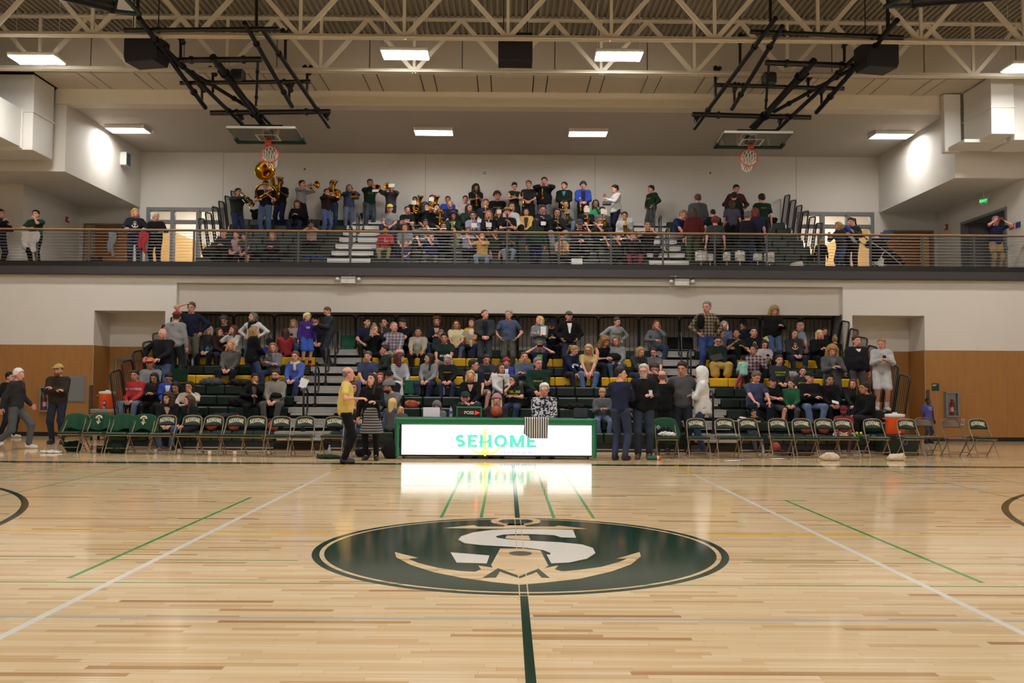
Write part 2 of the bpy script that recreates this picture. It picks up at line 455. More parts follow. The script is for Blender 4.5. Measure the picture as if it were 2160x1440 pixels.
# ---------------------------------------------------------------- glazed screens on the balcony, rooms behind
M_ROOMW = mat('pale room wall', 'efe9dc', .8); M_ROOMT = mat('tan room wall', 'c79f63', .7)
def screen(idx, x0, x1, flip):
    r = structure(empty('window_%d' % idx))
    t = .11; y0, y1 = YB - .02, YB + .2; z0, z1 = win_z
    f = MB()
    zt = at(1068, 472, YB).z
    n = 3; cw = (x1 - x0) / n
    for i in range(n + 1):
        c = x0 + cw * i; c = min(max(c, x0 + t / 2), x1 - t / 2); f.box(c - t / 2, c + t / 2, y0, y1, z0, z1)
    for zz in (z0 + t / 2, zt, z1 - t / 2): f.box(x0 + t, x1 - t, y0 + .01, y1 - .01, zz - t / 2, zz + t / 2)
    f.build('window_frame', M_FRAME, r)
    for i in range(n):
        for a, c in ((z0 + t, zt - t / 2), (zt + t / 2, z1 - t)):
            MB().box(x0 + cw * i + t / 2, x0 + cw * (i + 1) - t / 2, YB + .08, YB + .088, a, c).build('pane', M_GLASS, r)
    # the stair room behind the glass
    q = MB(); q.box(x0 - 2, x1 + 2, 33.4, 33.5, ZB, 8); q.box(x0 - 2.1, x0 - 2, YB + .2, 33.5, ZB, 8); q.box(x1 + 2, x1 + 2.1, YB + .2, 33.5, ZB, 8)
    q.box(x0 - 2, x1 + 2, YB + .2, 33.5, 8, 8.1); structure(q.build('wall_stair_room', M_ROOMW))
    structure(MB().box(x0 - 2, x1 + 2, YB + .2, 33.5, ZB - .15, ZB).build('floor_stair_room', mat('room floor', '8a8880', .6)))
    s = [(x0 - 1.9, ZB), (x1 + 1.9, ZB), (x1 + 1.9, ZB + .5), (x0 - 1.9, ZB + 3.0)]
    if flip: s = [(x1 + 1.9, ZB), (x0 - 1.9, ZB), (x0 - 1.9, ZB + .5), (x1 + 1.9, ZB + 3.0)]
    structure(MB().prism(s, 0, .12, Matrix.Translation((0, 33.2, 0)) @ Matrix.Rotation(R(90), 4, 'X')).build('wall_stair', M_ROOMT))
    l = tag(empty('ceiling_light', ((x0 + x1) / 2, 31.6, 7.9)), 'flush ceiling lamp in the room behind the %s balcony window' % ('right' if flip else 'left'), 'light')
    MB().box(-.6, .6, -.3, .3, 0, .1, b=.01).build('housing', M_WHITE, l)
    MB().box(-.56, .56, -.26, .26, -.02, 0).build('lens', M_LENS, l)
screen(1, WL[0], WL[1], False); screen(2, WR[0], WR[1], True)
door(3, DL[0], DL[1], YB - .002, ZB, 6.66, light=.28)
door(4, DR[0], DR[1], YB - .002, ZB, 6.62)
p4 = tag(MB().box(13.62, 13.9, YB - .06, YB - .045, 5.35, 6.45).build('notice_panel', mat('tan notice', 'c79f63', .7)), 'tan notice panel beside the brown balcony door', 'notice')
# steel door pair in the corridor recess
r = structure(empty('door_5')); 
f = MB(); f.box(HX1 - .03, HX1 + .2, 25.5, 25.58, ZB, 6.6); f.box(HX1 - .03, HX1 + .2, 28.02, 28.1, ZB, 6.6); f.box(HX1 - .03, HX1 + .2, 25.58, 28.02, 6.52, 6.6)
f.build('door_frame', M_FRAME, r)
for a in (25.6, 26.82):
    lf = MB().box(HX1 + .83, HX1 + .88, a, a + 1.18, ZB, 6.5, b=.006).build('door_leaf', mat('blue grey steel door', '83868c', .5), r)
    MB().tube([(HX1 + .83, a + .15, ZB + 1), (HX1 + .77, a + .15, ZB + 1), (HX1 + .77, a + 1.0, ZB + 1), (HX1 + .83, a + 1.0, ZB + 1)], .018, 6).build('push_bar', M_STEELGREY, lf)

# ---------------------------------------------------------------- roof trusses
def truss(y, zb, zt, label):
    t = tag(empty('roof_truss', (0, y, 0)), label, 'truss', 'roof trusses')
    for nm, z, h in (('bottom_chord', zb, .085), ('top_chord', zt, .10)):
        c = MB()
        c.box(-18, 18, -.09, -.012, z - .012, z + .012); c.box(-18, 18, .012, .09, z - .012, z + .012)
        c.box(-18, 18, -.025, -.012, z, z + h); c.box(-18, 18, .012, .025, z, z + h)
        c.build(nm, M_BEAM, t)
    P = 2.3; x0 = XC - .15 - P * 8
    H = zt - zb
    vme = MB().box(-.034, .034, -.028, .028, 0, H).mesh('strut', M_BEAM)
    L = math.hypot(P / 2, H); a = math.atan2(P / 2, H)
    dme = MB().box(-.05, .05, -.03, .03, 0, L).mesh('brace', M_BEAM)
    for i in range(17):
        x = x0 + P * i
        place('strut', vme, t, (x, 0, zb))
        place('brace', dme, t, (x, 0, zb), (0, a, 0)); place('brace', dme, t, (x, 0, zb), (0, -a, 0))
    return t
truss(22.0, 9.12, 10.44, 'cream steel truss nearest the far wall, with speaker hung before it')
truss(19.8, 9.12, 10.44, 'second cream steel truss from the far wall, at the top edge')
truss(17.3, 9.12, 10.44, 'third cream steel truss from the far wall, above the court')

# ---------------------------------------------------------------- lamps
hb = MB().box(-.56, .56, -.3, .3, 0, .09, b=.02).mesh('housing', M_WHITE)
ln = MB().box(-.53, .53, -.27, .27, -.018, 0).mesh('lens', M_LENS)
ly = MB().tube([(0, 0, 0), (0, 0, 1)], .006, 4).mesh('hanger', M_WHITE)
def high_bay(x, y, z, label, group='high bay lamps over the court'):
    t = tag(empty('high_bay_lamp', (x, y, z)), label, 'light', group)
    place('housing', hb, t); place('lens', ln, t)
    for s in (-1, 1): place('hanger', ly, t, (.5 * s, 0, .09), (0, 0, 0), (1, 1, 10.5 - z - .09))
fx = [(78, 126, 'far left, beside the ductwork'), (855, 116, 'left of the hanging black speaker'), (1305, 119, 'right of the hanging black speaker'), (2172, 144, 'far right, cut by the edge')]
for u, v, wds in fx:
    p = at(u, v, 21.0); high_bay(p.x, 21.0, p.z, 'lit white high bay lamp under the roof truss, ' + wds)
for j, y in enumerate((15.0, 9.0, 3.0)):
    for i, x in enumerate((-11.0, -2.34, 2.6, 11.3)):
        high_bay(x, y, 9.1, 'lit high bay lamp out of the picture, %s row out, %s from left' % (('second', 'third', 'fourth')[j], ('first', 'second', 'third', 'fourth')[i]))
tb = MB().box(-.56, .56, -.28, .28, .03, .08, b=.01).box(-.58, -.56, -.29, .29, -.03, .08).box(.56, .58, -.29, .29, -.03, .08).box(-.56, .56, -.29, -.27, -.03, .03).box(-.56, .56, .27, .29, -.03, .03).box(-.56, .56, -.012, .012, -.03, .03).mesh('housing', M_WHITE)
t2 = MB().box(-.555, .555, -.12, .12, .0, .015).mesh('tube', M_LENS2)
for u, v, wds in ((270, 282, 'next to the left bulkhead'), (915, 277, 'left of the middle'), (1240, 280, 'right of the middle'), (1880, 294, 'next to the right bulkhead')):
    p = at(u, v, 26.8)
    t = tag(empty('ceiling_light', (p.x, 26.8, 8.98)), 'two-tube lamp on the balcony bay ceiling, ' + wds, 'light', 'balcony ceiling lamps')
    place('housing', tb, t); place('tube', t2, t, (0, -.14, -.002)); place('tube', t2, t, (0, .14, -.002))
# ================================================================== bleachers
SEC = ((-8.8, -5.1), (-3.86, 4.0), (5.15, 9.0)); AIS = ((-5.1, -3.86), (4.0, 5.15))
LO = dict(z1=.40, r=.25, t=.60, D1=20.0, n=9, zf=0.0)
UP = dict(z1=5.0, r=.29, t=.60, D1=25.5, n=7, zf=ZB)
def row_z(B, i): return B['z1'] + B['r'] * i
def row_D(B, i): return B['D1'] + B['t'] * i
def deck_z(B, i): return B['z1'] + B['r'] * (i + 1) - .43
M_RAILBLK = M_TUBEBLK
M_KICK = mat('aluminium kick panel', '9a9085', .5, metal=.3)
M_STEPW = mat('white step paint', 'd6d3ce', .5, noise=.05, nscale=4)
M_UNDER = mat('dark steel understructure', '1a1a1c', .6)

def bleachers(B, label, yellow, rail_h, rear):
    top = tag(empty('bleachers', (0, B['D1'], B['zf'])), label, 'bleachers')
    ox, oy, oz = 0, B['D1'], B['zf']
    r, t, n = B['r'], B['t'], B['n']
    W = .457
    meg = {}
    for key, m in (('g', M_GREEN), ('y', M_YELLOW)):
        b = MB(); sh = r - .03
        b.box(.006, W - .006, 0, .30, -sh, 0, b=.022)
        b.box(.03, W - .03, .04, .26, 0, .006, b=.003)
        meg[key] = b.mesh('seat', m)
    clip = MB().box(-.02, .02, -.004, .03, -.012, .003).mesh('seat_clip', M_SILVER)
    nseat = 0
    for i in range(n):
        z, D = row_z(B, i) - oz, row_D(B, i) - oy
        dz = deck_z(B, i) - oz
        for (x0, x1) in SEC:
            k = int(round((x1 - x0) / W)); sc = (x1 - x0) / (k * W)
            for j in range(k):
                place('seat', meg['y' if i in yellow else 'g'], top, (x0 + j * W * sc, D, z), (0, 0, 0), (sc, 1, 1))
            d = MB(); d.box(x0, x1, D + .05, D + t + .04, dz - .03, dz); d.box(x0, x1, D + .05, D + .08, dz - r - .02, dz - .03)
            d.build('deck', M_UNDER, top)
        for (x0, x1) in AIS:
            s = MB(); s.box(x0 + .01, x1 - .01, D - .01, D + .33, z - .13, z, b=.008)
            s.build('aisle_step', M_ALU if B is LO else M_STEPW, top)
            s = MB(); s.box(x0 + .01, x1 - .01, D + .33, D + t - .02, z - .03, z - .005)
            s.box(x0 + .01, x1 - .01, D + .06, D + .1, z - r, z - .13); s.build('riser', M_UNDER, top)
            s = MB(); s.box(x0 + .02, x1 - .02, D - .015, D - .009, z - .022, z - .004); s.build('nosing', M_SILVER, top)
            if i < 2 or True:
                s = MB(); s.box(x0 + .13, x1 - .13, D - .27, D - .02, z - .175, z - .13, b=.006); s.build('half_step', M_ALU if B is LO else M_STEPW, top)
    # kick panel and front rail at the foot
    for (x0, x1) in SEC:
        MB().box(x0, x1, .25, .28, .02, .2).build('kick_panel', M_KICK, top)
        MB().box(x0, x1, .0, .04, .03, .06).build('front_rail', M_SILVER, top)
    for s_, x in ((-1, SEC[0][0] + .015), (1, SEC[2][1] - .015)):
        for i in range(n):
            dz = deck_z(B, i) - oz; D = row_D(B, i) - oy
            MB().box(x - .015, x + .015, D + .02, D + t, max(0.0, dz - r), dz + .0).build('end_panel', M_UNDER, top)
    # end rails, one a row
    depth = .58
    fr = MB(); h = rail_h; c = .07
    fr.tube([(0, 0, 0), (0, 0, h - c), (0, c * .3, h - c * .3), (0, c, h), (0, depth - c, h), (0, depth - c * .3, h - c * .3), (0, depth, h - c), (0, depth, 0)], .021, 8)
    fr.tube([(0, .0, .08), (0, depth, .08)], .014, 6)
    fme = fr.mesh('rail_frame', M_RAILBLK)
    bar = MB().tube([(0, 0, .08), (0, 0, h - .01)], .0085, 6).mesh('bar', M_RAILBLK)
    for s_, x in ((-1, SEC[0][0] - .03), (1, SEC[2][1] + .03)):
        for i in range(1, n):
            g = place('end_rail', fme, top, (x, row_D(B, i) - oy + .03, row_z(B, i) - oz - .06), (R(8), R(5.5 * s_), 0))
            for k in range(5):
                place('bar', bar, g, (0, depth * (k + 1) / 6, 0))
    # mid-aisle hand rails
    lp = MB(); lp.tube([(0, 0, 0), (0, 0, .86), (0, .03, .93), (0, .09, .95), (0, .3, .93), (0, .37, .88), (0, .38, .8), (0, .38, .45), (0, .34, .38), (0, .28, .36), (0, .0, .36)], .024, 8)
    lme = lp.mesh('hand_rail', M_RAILBLK)
    bme = MB().box(-.045, .045, -.045, .045, -.04, .1, b=.01).mesh('rail_base', M_RAILBLK)
    for (x0, x1) in AIS:
        for i in range(0, n - 1, 2):
            g = place('hand_rail', lme, top, ((x0 + x1) / 2, row_D(B, i) - oy + .1, row_z(B, i) - oz))
            place('rail_base', bme, g)
    if rear:
        P = 1.14; x = SEC[0][0]; D = row_D(B, n - 1) - oy + .68; zb = deck_z(B, n - 1) - oz - .02; h = 1.17; c = .09
        f = MB(); f.tube([(0, 0, 0), (0, 0, h - c), (c * .3, 0, h - c * .3), (c, 0, h), (P - .04 - c, 0, h), (P - .04 - c * .3, 0, h - c * .3), (P - .04, 0, h - c), (P - .04, 0, 0)], .022, 8)
        f.tube([(0, 0, .07), (P - .04, 0, .07)], .015, 6)
        rme = f.mesh('rear_rail', M_RAILBLK); b2 = MB().tube([(0, 0, .07), (0, 0, h - .01)], .009, 6).mesh('bar', M_RAILBLK)
        while x < SEC[2][1] - .6:
            g = place('rear_rail', rme, top, (x, D, zb))
            for k in range(8): place('bar', b2, g, ((P - .04) * (k + 1) / 9, 0, 0))
            x += P
    return top
bleachers(LO, 'nine-row pull-out bleachers with dark green and yellow seats on the court', (5, 7), 1.1, True)
bleachers(UP, 'seven-row dark green bleachers with white steps up on the balcony', (), .97, False)

# ---------------------------------------------------------------- balcony railing
rl = tag(empty('balcony_railing', (0, 24.47, fz[2])), 'cable railing with wooden handrail along the balcony edge', 'railing')
zr = at(1068, 488, 24.47).z - fz[2]
MB().box(-18, 18, -.03, .03, zr - .035, zr, b=.012).build('handrail', mat('oak handrail', 'b98a50', .4, noise=.1, nscale=9), rl)
MB().box(-18, 18, -.015, .015, zr - .06, zr - .035).build('top_bar', M_STEELGREY, rl)
pme = MB().box(-.025, .025, -.02, .02, 0, zr - .06, b=.004).mesh('post', mat('grey steel post', '4a4849', .45))
x = at(77 - 109, 500, 24.47).x
while x < 17.9:
    place('post', pme, rl, (x, 0, 0)); x += 1.413
cme = MB().tube([(-18, 0, 0), (18, 0, 0)], .0065, 6).mesh('cable', mat('steel cable', 'a8a29a', .35, metal=.6))
NC = 10
for k in range(NC): place('cable', cme, rl, (0, -.0, zr * .92 * (k + .55) / NC))
# ================================================================== court markings (thin paint on the floor)
def paint(key, h): return mat(key, h, .1, noise=.03, nscale=3)
P_GREEN = paint('dark green court paint', '10382a'); P_WHITE = paint('white court paint', 'e9e4da'); P_YEL = paint('yellow court paint', 'eab82c')
P_LG = paint('green court paint', '4f9a55'); P_BLUE = paint('pale blue court paint', 'b9b6b4'); P_WOOD = M_FLOOR
def fpoly(name, polys, layer, m):
    b = MB()
    for p in polys: b.prism(p, 0.0, .0004 * layer)
    return b.build(name, m, floor)
def rect(x0, x1, y0, y1): return [(x0, y0), (x1, y0), (x1, y1), (x0, y1)]
def arc_band(cx, cy, r0, r1, a0, a1, n=64):
    """band as small quads"""
    out = []
    for i in range(n):
        t0 = a0 + (a1 - a0) * i / n; t1 = a0 + (a1 - a0) * (i + 1) / n
        out.append([(cx + r0 * math.cos(t0), cy + r0 * math.sin(t0)), (cx + r1 * math.cos(t0), cy + r1 * math.sin(t0)), (cx + r1 * math.cos(t1), cy + r1 * math.sin(t1)), (cx + r0 * math.cos(t1), cy + r0 * math.sin(t1))])
    return out
ysl = ground(1068, 979).y
fpoly('sideline', [rect(-17.9, 17.9, ysl - .2, ysl + .12)], 1, P_GREEN)
ywl = ground(1068, 1021).y
fpoly('sideline', [rect(-17.9, 17.9, ywl - .03, ywl + .03)], 1, P_WHITE)
yyl = ground(1068, 1124).y
fpoly('cross_line', [rect(-17.9, XC - 1.85, yyl - .035, yyl + .035)], 1, P_YEL); fpoly('cross_line', [rect(XC + 1.85, 17.9, yyl - .035, yyl + .035)], 1, P_YEL)
for v in (1232, 1184):
    y = ground(1068, v).y
    if v > 1200: fpoly('cross_line', [rect(-17.9, 17.9, y - .012, y + .012)], 1, P_LG)
    else:
        fpoly('cross_line', [rect(-17.9, XC - 1.85, y - .01, y + .01)], 1, P_LG); fpoly('cross_line', [rect(XC + 1.85, 17.9, y - .01, y + .01)], 1, P_LG)
y = ground(1068, 1305).y
fpoly('cross_line', [rect(-17.9, 17.9, y - .02, y + .02)], 1, P_BLUE)
for s in (-1, 1):
    x = XC - .03 + 3.0 * s
    fpoly('attack_line', [rect(x - .027, x + .027, .4, ywl)], 2, P_WHITE)
    yy = ywl + .1
    while yy < ywl + 1.5:
        fpoly('attack_dash', [rect(x - .027, x + .027, yy, yy + .15)], 2, P_WHITE); yy += .23
    fpoly('attack_extension', [rect(x - .027, x + .027, yy, ysl - .1)], 2, P_YEL)
    x = XC + .03 + 3.43 * s
    fpoly('depth_line', [rect(x - .02, x + .02, 6.88, 11.75)], 2, P_LG)
    for dx in (.4, .84):
        fpoly('depth_line', [rect(XC + dx * s - .018, XC + dx * s + .018, CY + 1.84, ysl)], 2, P_LG)
    # three point arc and free throw circle
    cx = XC + 11.2 * s; base = math.pi if s > 0 else 0
    fpoly('three_point_arc', arc_band(cx, CY, 6.02 - .08, 6.02, base - 1.5, base + 1.5, 80), 2, P_GREEN)
    fpoly('free_throw_circle', arc_band(XC + 7.03 * s, CY, 1.78, 1.83, 0, 2 * math.pi, 60), 2, P_GREEN)
    fpoly('key_paint', [rect(XC + 7.0 * s, XC + 12.6 * s, CY - 1.83, CY + 1.83) if s > 0 else rect(XC - 12.6, XC - 7.0, CY - 1.83, CY + 1.83)], 1, P_YEL)
    for k in range(3):     # green side-court lines running off at a slant
        x = XC + (6.6 + 1.15 * k) * s
        fpoly('depth_line', [rect(x - .012, x + .012, 11.2, ysl - .2)], 2, P_LG)
fpoly('centre_line', [rect(XC - .027, XC + .027, .4, CY - 1.85)], 3, P_GREEN)
fpoly('centre_line', [rect(XC - .027, XC + .027, CY + 1.85, ysl)], 3, P_GREEN)
# ---- centre circle with the anchor emblem, worked out on the floor in metres from the centre
fpoly('centre_ring', arc_band(XC, CY, 1.765, 1.83, 0, 2 * math.pi, 96), 2, P_GREEN)
disc = [(XC + 1.725 * math.cos(2 * math.pi * i / 96), CY + 1.725 * math.sin(2 * math.pi * i / 96)) for i in range(96)]
fpoly('emblem_disc', [disc], 2, P_GREEN)
def zp(pts):                                # emblem outlines measured on the photographed floor -> floor metres
    out = []
    for a, c in pts:
        g = ground(640 + a / 2.4, 1060 + c / 2.4); out.append((g.x, g.y))
    return out
def smooth(pts, it=2):
    for _ in range(it):
        q = []
        for i in range(len(pts)):
            a, c = pts[i], pts[(i + 1) % len(pts)]
            q += [(a[0] * .75 + c[0] * .25, a[1] * .75 + c[1] * .25), (a[0] * .25 + c[0] * .75, a[1] * .25 + c[1] * .75)]
        pts = q
    return pts
def ring_z(cx, cy, rx, ry, qx, qy, n=40):
    out = []
    for i in range(n):
        t0, t1 = 2 * math.pi * i / n, 2 * math.pi * (i + 1) / n
        out.append(zp([(cx + qx * math.cos(t0), cy + qy * math.sin(t0)), (cx + rx * math.cos(t0), cy + ry * math.sin(t0)), (cx + rx * math.cos(t1), cy + ry * math.sin(t1)), (cx + qx * math.cos(t1), cy + qy * math.sin(t1))]))
    return out
fpoly('anchor_ring', ring_z(1075, 94, 126, 21, 88, 12), 3, P_WOOD)
fpoly('anchor_stock', [zp([(710, 128), (862, 114), (884, 121), (1012, 121), (1040, 105), (1112, 105), (1128, 121), (1272, 121), (1290, 116), (1440, 132), (1282, 133), (872, 131)])], 3, P_WOOD)
fpoly('anchor_shank', [zp([(1030, 166), (1140, 166), (1150, 190), (1016, 190)]), zp([(996, 232), (1195, 232), (1240, 318), (1220, 332), (1250, 372), (1170, 340), (1095, 392), (1010, 338), (925, 368), (960, 330), (950, 316)])], 3, P_WOOD)
fl = [(462, 250), (582, 280), (530, 284), (580, 305), (680, 330), (790, 346), (870, 350), (900, 338), (885, 318), (960, 330), (925, 368), (1010, 338), (1095, 380), (1170, 340), (1250, 372), (1220, 332), (1290, 318), (1272, 338), (1310, 348), (1400, 340), (1510, 325), (1600, 300), (1640, 283), (1588, 283), (1702, 250), (1708, 272), (1660, 312), (1560, 348), (1400, 385), (1230, 404), (1095, 416), (960, 402), (800, 380), (660, 352), (540, 314), (470, 276)]
fpoly('anchor_arms', [zp(fl)], 4, P_WOOD)
fpoly('emblem_m', [zp([(905, 382), (985, 332), (1095, 372), (1190, 334), (1248, 382), (1205, 380), (1180, 352), (1095, 384), (995, 350), (975, 380)])], 5, P_GREEN)
S = [(1365, 138), (1250, 135), (1060, 134), (950, 139), (860, 151), (800, 170), (784, 187), (815, 205), (900, 215), (1020, 222), (1130, 229), (1215, 240), (1252, 256), (1248, 264), (1230, 262), (1255, 308), (1345, 303), (1435, 284), (1478, 256), (1466, 230), (1410, 212), (1300, 201), (1150, 193), (1030, 186), (980, 178), (974, 170), (1010, 162), (1080, 159), (1180, 160), (1270, 165), (1305, 176), (1380, 178)]
def grow(poly, g):
    cx = sum(p[0] for p in poly) / len(poly); n = len(poly); out = []
    for i in range(n):
        a, c = Vector(poly[i - 1]), Vector(poly[(i + 1) % n]); d = (c - a)
        nr = Vector((d.y, -d.x)); nr.normalize()
        out.append((poly[i][0] + nr.x * g, poly[i][1] + nr.y * g))
    return out
SL = [(745, 252), (942, 268), (928, 308), (775, 303)]
sp = zp(S)
A = sum(sp[i][0] * sp[(i + 1) % len(sp)][1] - sp[(i + 1) % len(sp)][0] * sp[i][1] for i in range(len(sp)))
fpoly('letter_s_outline', [grow(sp, .035 if A > 0 else -.035)], 5, P_GREEN)
fpoly('letter_s', [sp, zp(SL)], 6, P_WHITE)
fpoly('centre_line_edge', [rect(XC - .034, XC - .026, CY - 1.82, CY + 1.82)], 7, P_WOOD); fpoly('centre_line_edge', [rect(XC + .026, XC + .034, CY - 1.82, CY + 1.82)], 7, P_WOOD)
fpoly('floor_socket', [[(XC + .1 * math.cos(2 * math.pi * i / 24), ground(1088, 1167).y + .1 * math.sin(2 * math.pi * i / 24)) for i in range(24)]], 8, mat('brass floor cap', '5a4a3c', .35, metal=.6))
# ---------------------------------------------------------------- block letters drawn as strokes
def block_word(word, w=.17, gap=.16, wide=.82):
    V = []; F = []; x = 0.0
    def rect_(x0, x1, y0, y1): q = len(V); V.extend([(x0, y0), (x1, y0), (x1, y1), (x0, y1)]); F.append((q, q + 1, q + 2, q + 3))
    def band(pts, hw):
        n = len(pts); q = len(V)
        for i, p in enumerate(pts):
            a = pts[max(i - 1, 0)]; b = pts[min(i + 1, n - 1)]; dx, dy = b[0] - a[0], b[1] - a[1]; L = math.hypot(dx, dy) or 1
            V.extend([(p[0] - dy / L * hw, p[1] + dx / L * hw), (p[0] + dy / L * hw, p[1] - dx / L * hw)])
        for i in range(n - 1): F.append((q + 2 * i + 1, q + 2 * i + 3, q + 2 * i + 2, q + 2 * i))
    def arc(cx, cy, rx, ry, a0, a1, n): return [(cx + rx * math.cos(R(a0 + (a1 - a0) * i / n)), cy + ry * math.sin(R(a0 + (a1 - a0) * i / n))) for i in range(n + 1)]
    h = w / 2; s = .05
    for ch in word:
        W = {'M': 1.1, 'O': 1.0, 'E': .72, 'S': .74, 'H': .9}[ch] * wide
        if ch == 'H':
            for u in (x + w / 2, x + W - w / 2): rect_(u - w / 2, u + w / 2, 0, 1); rect_(u - w / 2 - s, u + w / 2 + s, 0, .09); rect_(u - w / 2 - s, u + w / 2 + s, .91, 1)
            rect_(x + w, x + W - w, .5 - h * .8, .5 + h * .8)
        elif ch == 'E':
            rect_(x, x + w, 0, 1); rect_(x - s, x + w, 0, .09); rect_(x - s, x + w, .91, 1)
            for y0, L in ((0, W), (.5 - h * .8, W * .85), (1 - w * .85, W)): rect_(x + w, x + L, y0, y0 + w * .85)
        elif ch == 'O': band(arc(x + W / 2, .5, W / 2 - h, .5 - h * .85, 0, 360, 28), h)
        elif ch == 'M':
            rect_(x, x + w, 0, 1); rect_(x + W - w, x + W, 0, 1); rect_(x - s, x + w + s, 0, .09); rect_(x + W - w - s, x + W + s, 0, .09)
            q = len(V); m = x + W / 2
            V.extend([(x, 1), (x + w * 1.1, 1), (m, .32), (x + W - w * 1.1, 1), (x + W, 1), (m + w * .42, .02), (m - w * .42, .02)])
            F.extend([(q, q + 6, q + 2, q + 1), (q + 3, q + 2, q + 5, q + 4), (q + 6, q + 5, q + 2)])
        elif ch == 'S':
            r = W / 2 - h; cy1, cy0 = .5 + (.5 - h) / 2 + h * .0, (.5 - h) / 2 + h; ry = (.5 - h) / 2
            p = arc(x + W / 2, 1 - h - ry, r, ry, 35, 270, 14) + arc(x + W / 2, h + ry, r, ry, 90, -145, 14)[1:]
            band(p, h)
        x += W + gap * wide
    return [(a, b, 0) for a, b in V], F
# ================================================================== scorer's table
TD = 17.85
tl, tr = at(838, 880, TD), at(1254, 880, TD)
zt = tl.z; tx0, tx1 = tl.x, tr.x
tbl = tag(empty('scorers_table', ((tx0 + tx1) / 2, TD, 0)), "scorer's table with green padded edge and lit white team screen", 'table')
hw = (tx1 - tx0) / 2
M_PAD = mat('green vinyl pad', '15714a', .38)
MB().box(-hw, hw, -.06, .0, zt - .135, zt, b=.045).build('top_pad', M_PAD, tbl)
for s in (-1, 1):
    MB().box(s * hw - .04, s * hw + .04, -.07, .07, .03, zt + .005, b=.03).build('side_pad', M_PAD, tbl)
MB().box(-hw + .05, hw - .05, .02, .12, .05, zt - .13).build('cabinet', M_BLACK, tbl)
MB().box(-hw + .04, hw - .04, .0, .62, zt - .04, zt - .005, b=.01).build('table_top', mat('dark table top', '24302b', .4), tbl)
for s in (-1, 1):
    for y in (.08, .58):
        MB().box(s * (hw - .12) - .02, s * (hw - .12) + .02, y - .02, y + .02, .07, zt - .04).build('leg', M_BLACK, tbl)
        MB().lathe([(.0, -.018), (.035, -.018), (.035, .018), (0, .018)], 14, Matrix.Translation((s * (hw - .12), y, .035)) @ Matrix.Rotation(R(90), 4, 'Y')).build('caster', M_BLACK, tbl)
scr = MB().box(-hw + .09, hw - .055, -.006, .02, .085, zt - .14).build('screen', mat('lit white screen', 'ffffff', .4, emit=.55), tbl)
M_TEAL = mat('lit teal letters', '54b9a6', .5, emit=.55); M_LYEL = mat('lit yellow anchor', 'f5d25a', .5, emit=.6); M_LBLU = mat('lit blue grey letters', '86a3b2', .5, emit=.55); M_LWHITE = mat('lit white letters', 'ffffff', .5, emit=.55)
def on_screen(u, v): p = at(u, v, TD - .006); return p.x - (tx0 + tx1) / 2, p.z
def flat_text(name, txt, u0, u1, v0, v1, m, parent, yoff, bold=0.0, conv=on_screen, warp=None, parent_y=0.0):
    V, F = block_word(txt, .235, .2, .95) if txt == 'SEHOME' else text_geo(txt, 1.0, bold)
    xs = [v[0] for v in V]; ys = [v[1] for v in V]
    a, c = conv(u0, v1); d, e = conv(u1, v0)
    out = []
    for v in V:
        fx = (v[0] - min(xs)) / (max(xs) - min(xs)); fy = (v[1] - min(ys)) / (max(ys) - min(ys))
        out.append((a + (d - a) * fx, yoff, c + (e - c) * fy))
    return place(name, mk_mesh(name, out, F, m), parent)
flat_text('lettering', 'SEHOME', 961, 1131, 917, 943, M_TEAL, tbl, -.0085, .022)
flat_text('lettering', 'MARINERS', 1055, 1131, 950, 958.5, M_LBLU, tbl, -.0085, .0)
def scr_poly(name, pts, m, off):
    q = [on_screen(*p) for p in pts]; n = len(q)
    bm = bmesh.new(); vs = [bm.verts.new((x, off, z)) for x, z in q]; bm.faces.new(vs); bmesh.ops.triangulate(bm, faces=bm.faces[:])
    me = bpy.data.meshes.new(name); bm.to_mesh(me); bm.free(); me.materials.append(m); return place(name, me, tbl)
def zs(p): return [(880 + a / 4.909, 870 + c / 4.909) for a, c in p]
an = [(548, 335), (565, 372), (600, 402), (655, 412), (668, 408), (680, 378), (690, 405), (702, 398), (714, 405), (726, 378), (738, 408), (755, 412), (805, 400), (838, 372), (862, 335), (858, 372), (820, 412), (760, 434), (718, 438), (703, 452), (688, 438), (640, 432), (590, 412), (556, 376)]
scr_poly('anchor_halo', zs([(686, 205), (720, 205), (728, 380), (676, 380)]), M_LWHITE, -.0095)
scr_poly('anchor_arms', zs(an), M_LYEL, -.0105)
scr_poly('anchor_shank', zs([(697, 165), (711, 165), (720, 380), (688, 380)]), M_LYEL, -.0105)
scr_poly('anchor_stock', zs([(632, 206), (660, 192), (662, 200), (744, 200), (746, 192), (776, 206), (744, 206), (660, 207)]), M_LYEL, -.0105)
rg = MB()
for i in range(24):
    t0, t1 = 2 * math.pi * i / 24, 2 * math.pi * (i + 1) / 24
    P = [on_screen(880 + (704 + q * math.cos(t)) / 4.909, 870 + (153 + q * math.sin(t)) / 4.909) for q, t in ((22, t0), (28, t0), (28, t1), (22, t1))]
    rg.add([(x, -.0105, z) for x, z in P], [(0, 1, 2, 3)])
rg.build('anchor_ring', M_LYEL, tbl)
sw = MB(); p = [on_screen(880 + a / 4.909, 870 + c / 4.909) for a, c in ((640, 296), (766, 296), (766, 312), (640, 312))]
sw.add([(x, -.0115, z) for x, z in p], [(0, 1, 2, 3)]).build('lettering', M_TEAL, tbl)

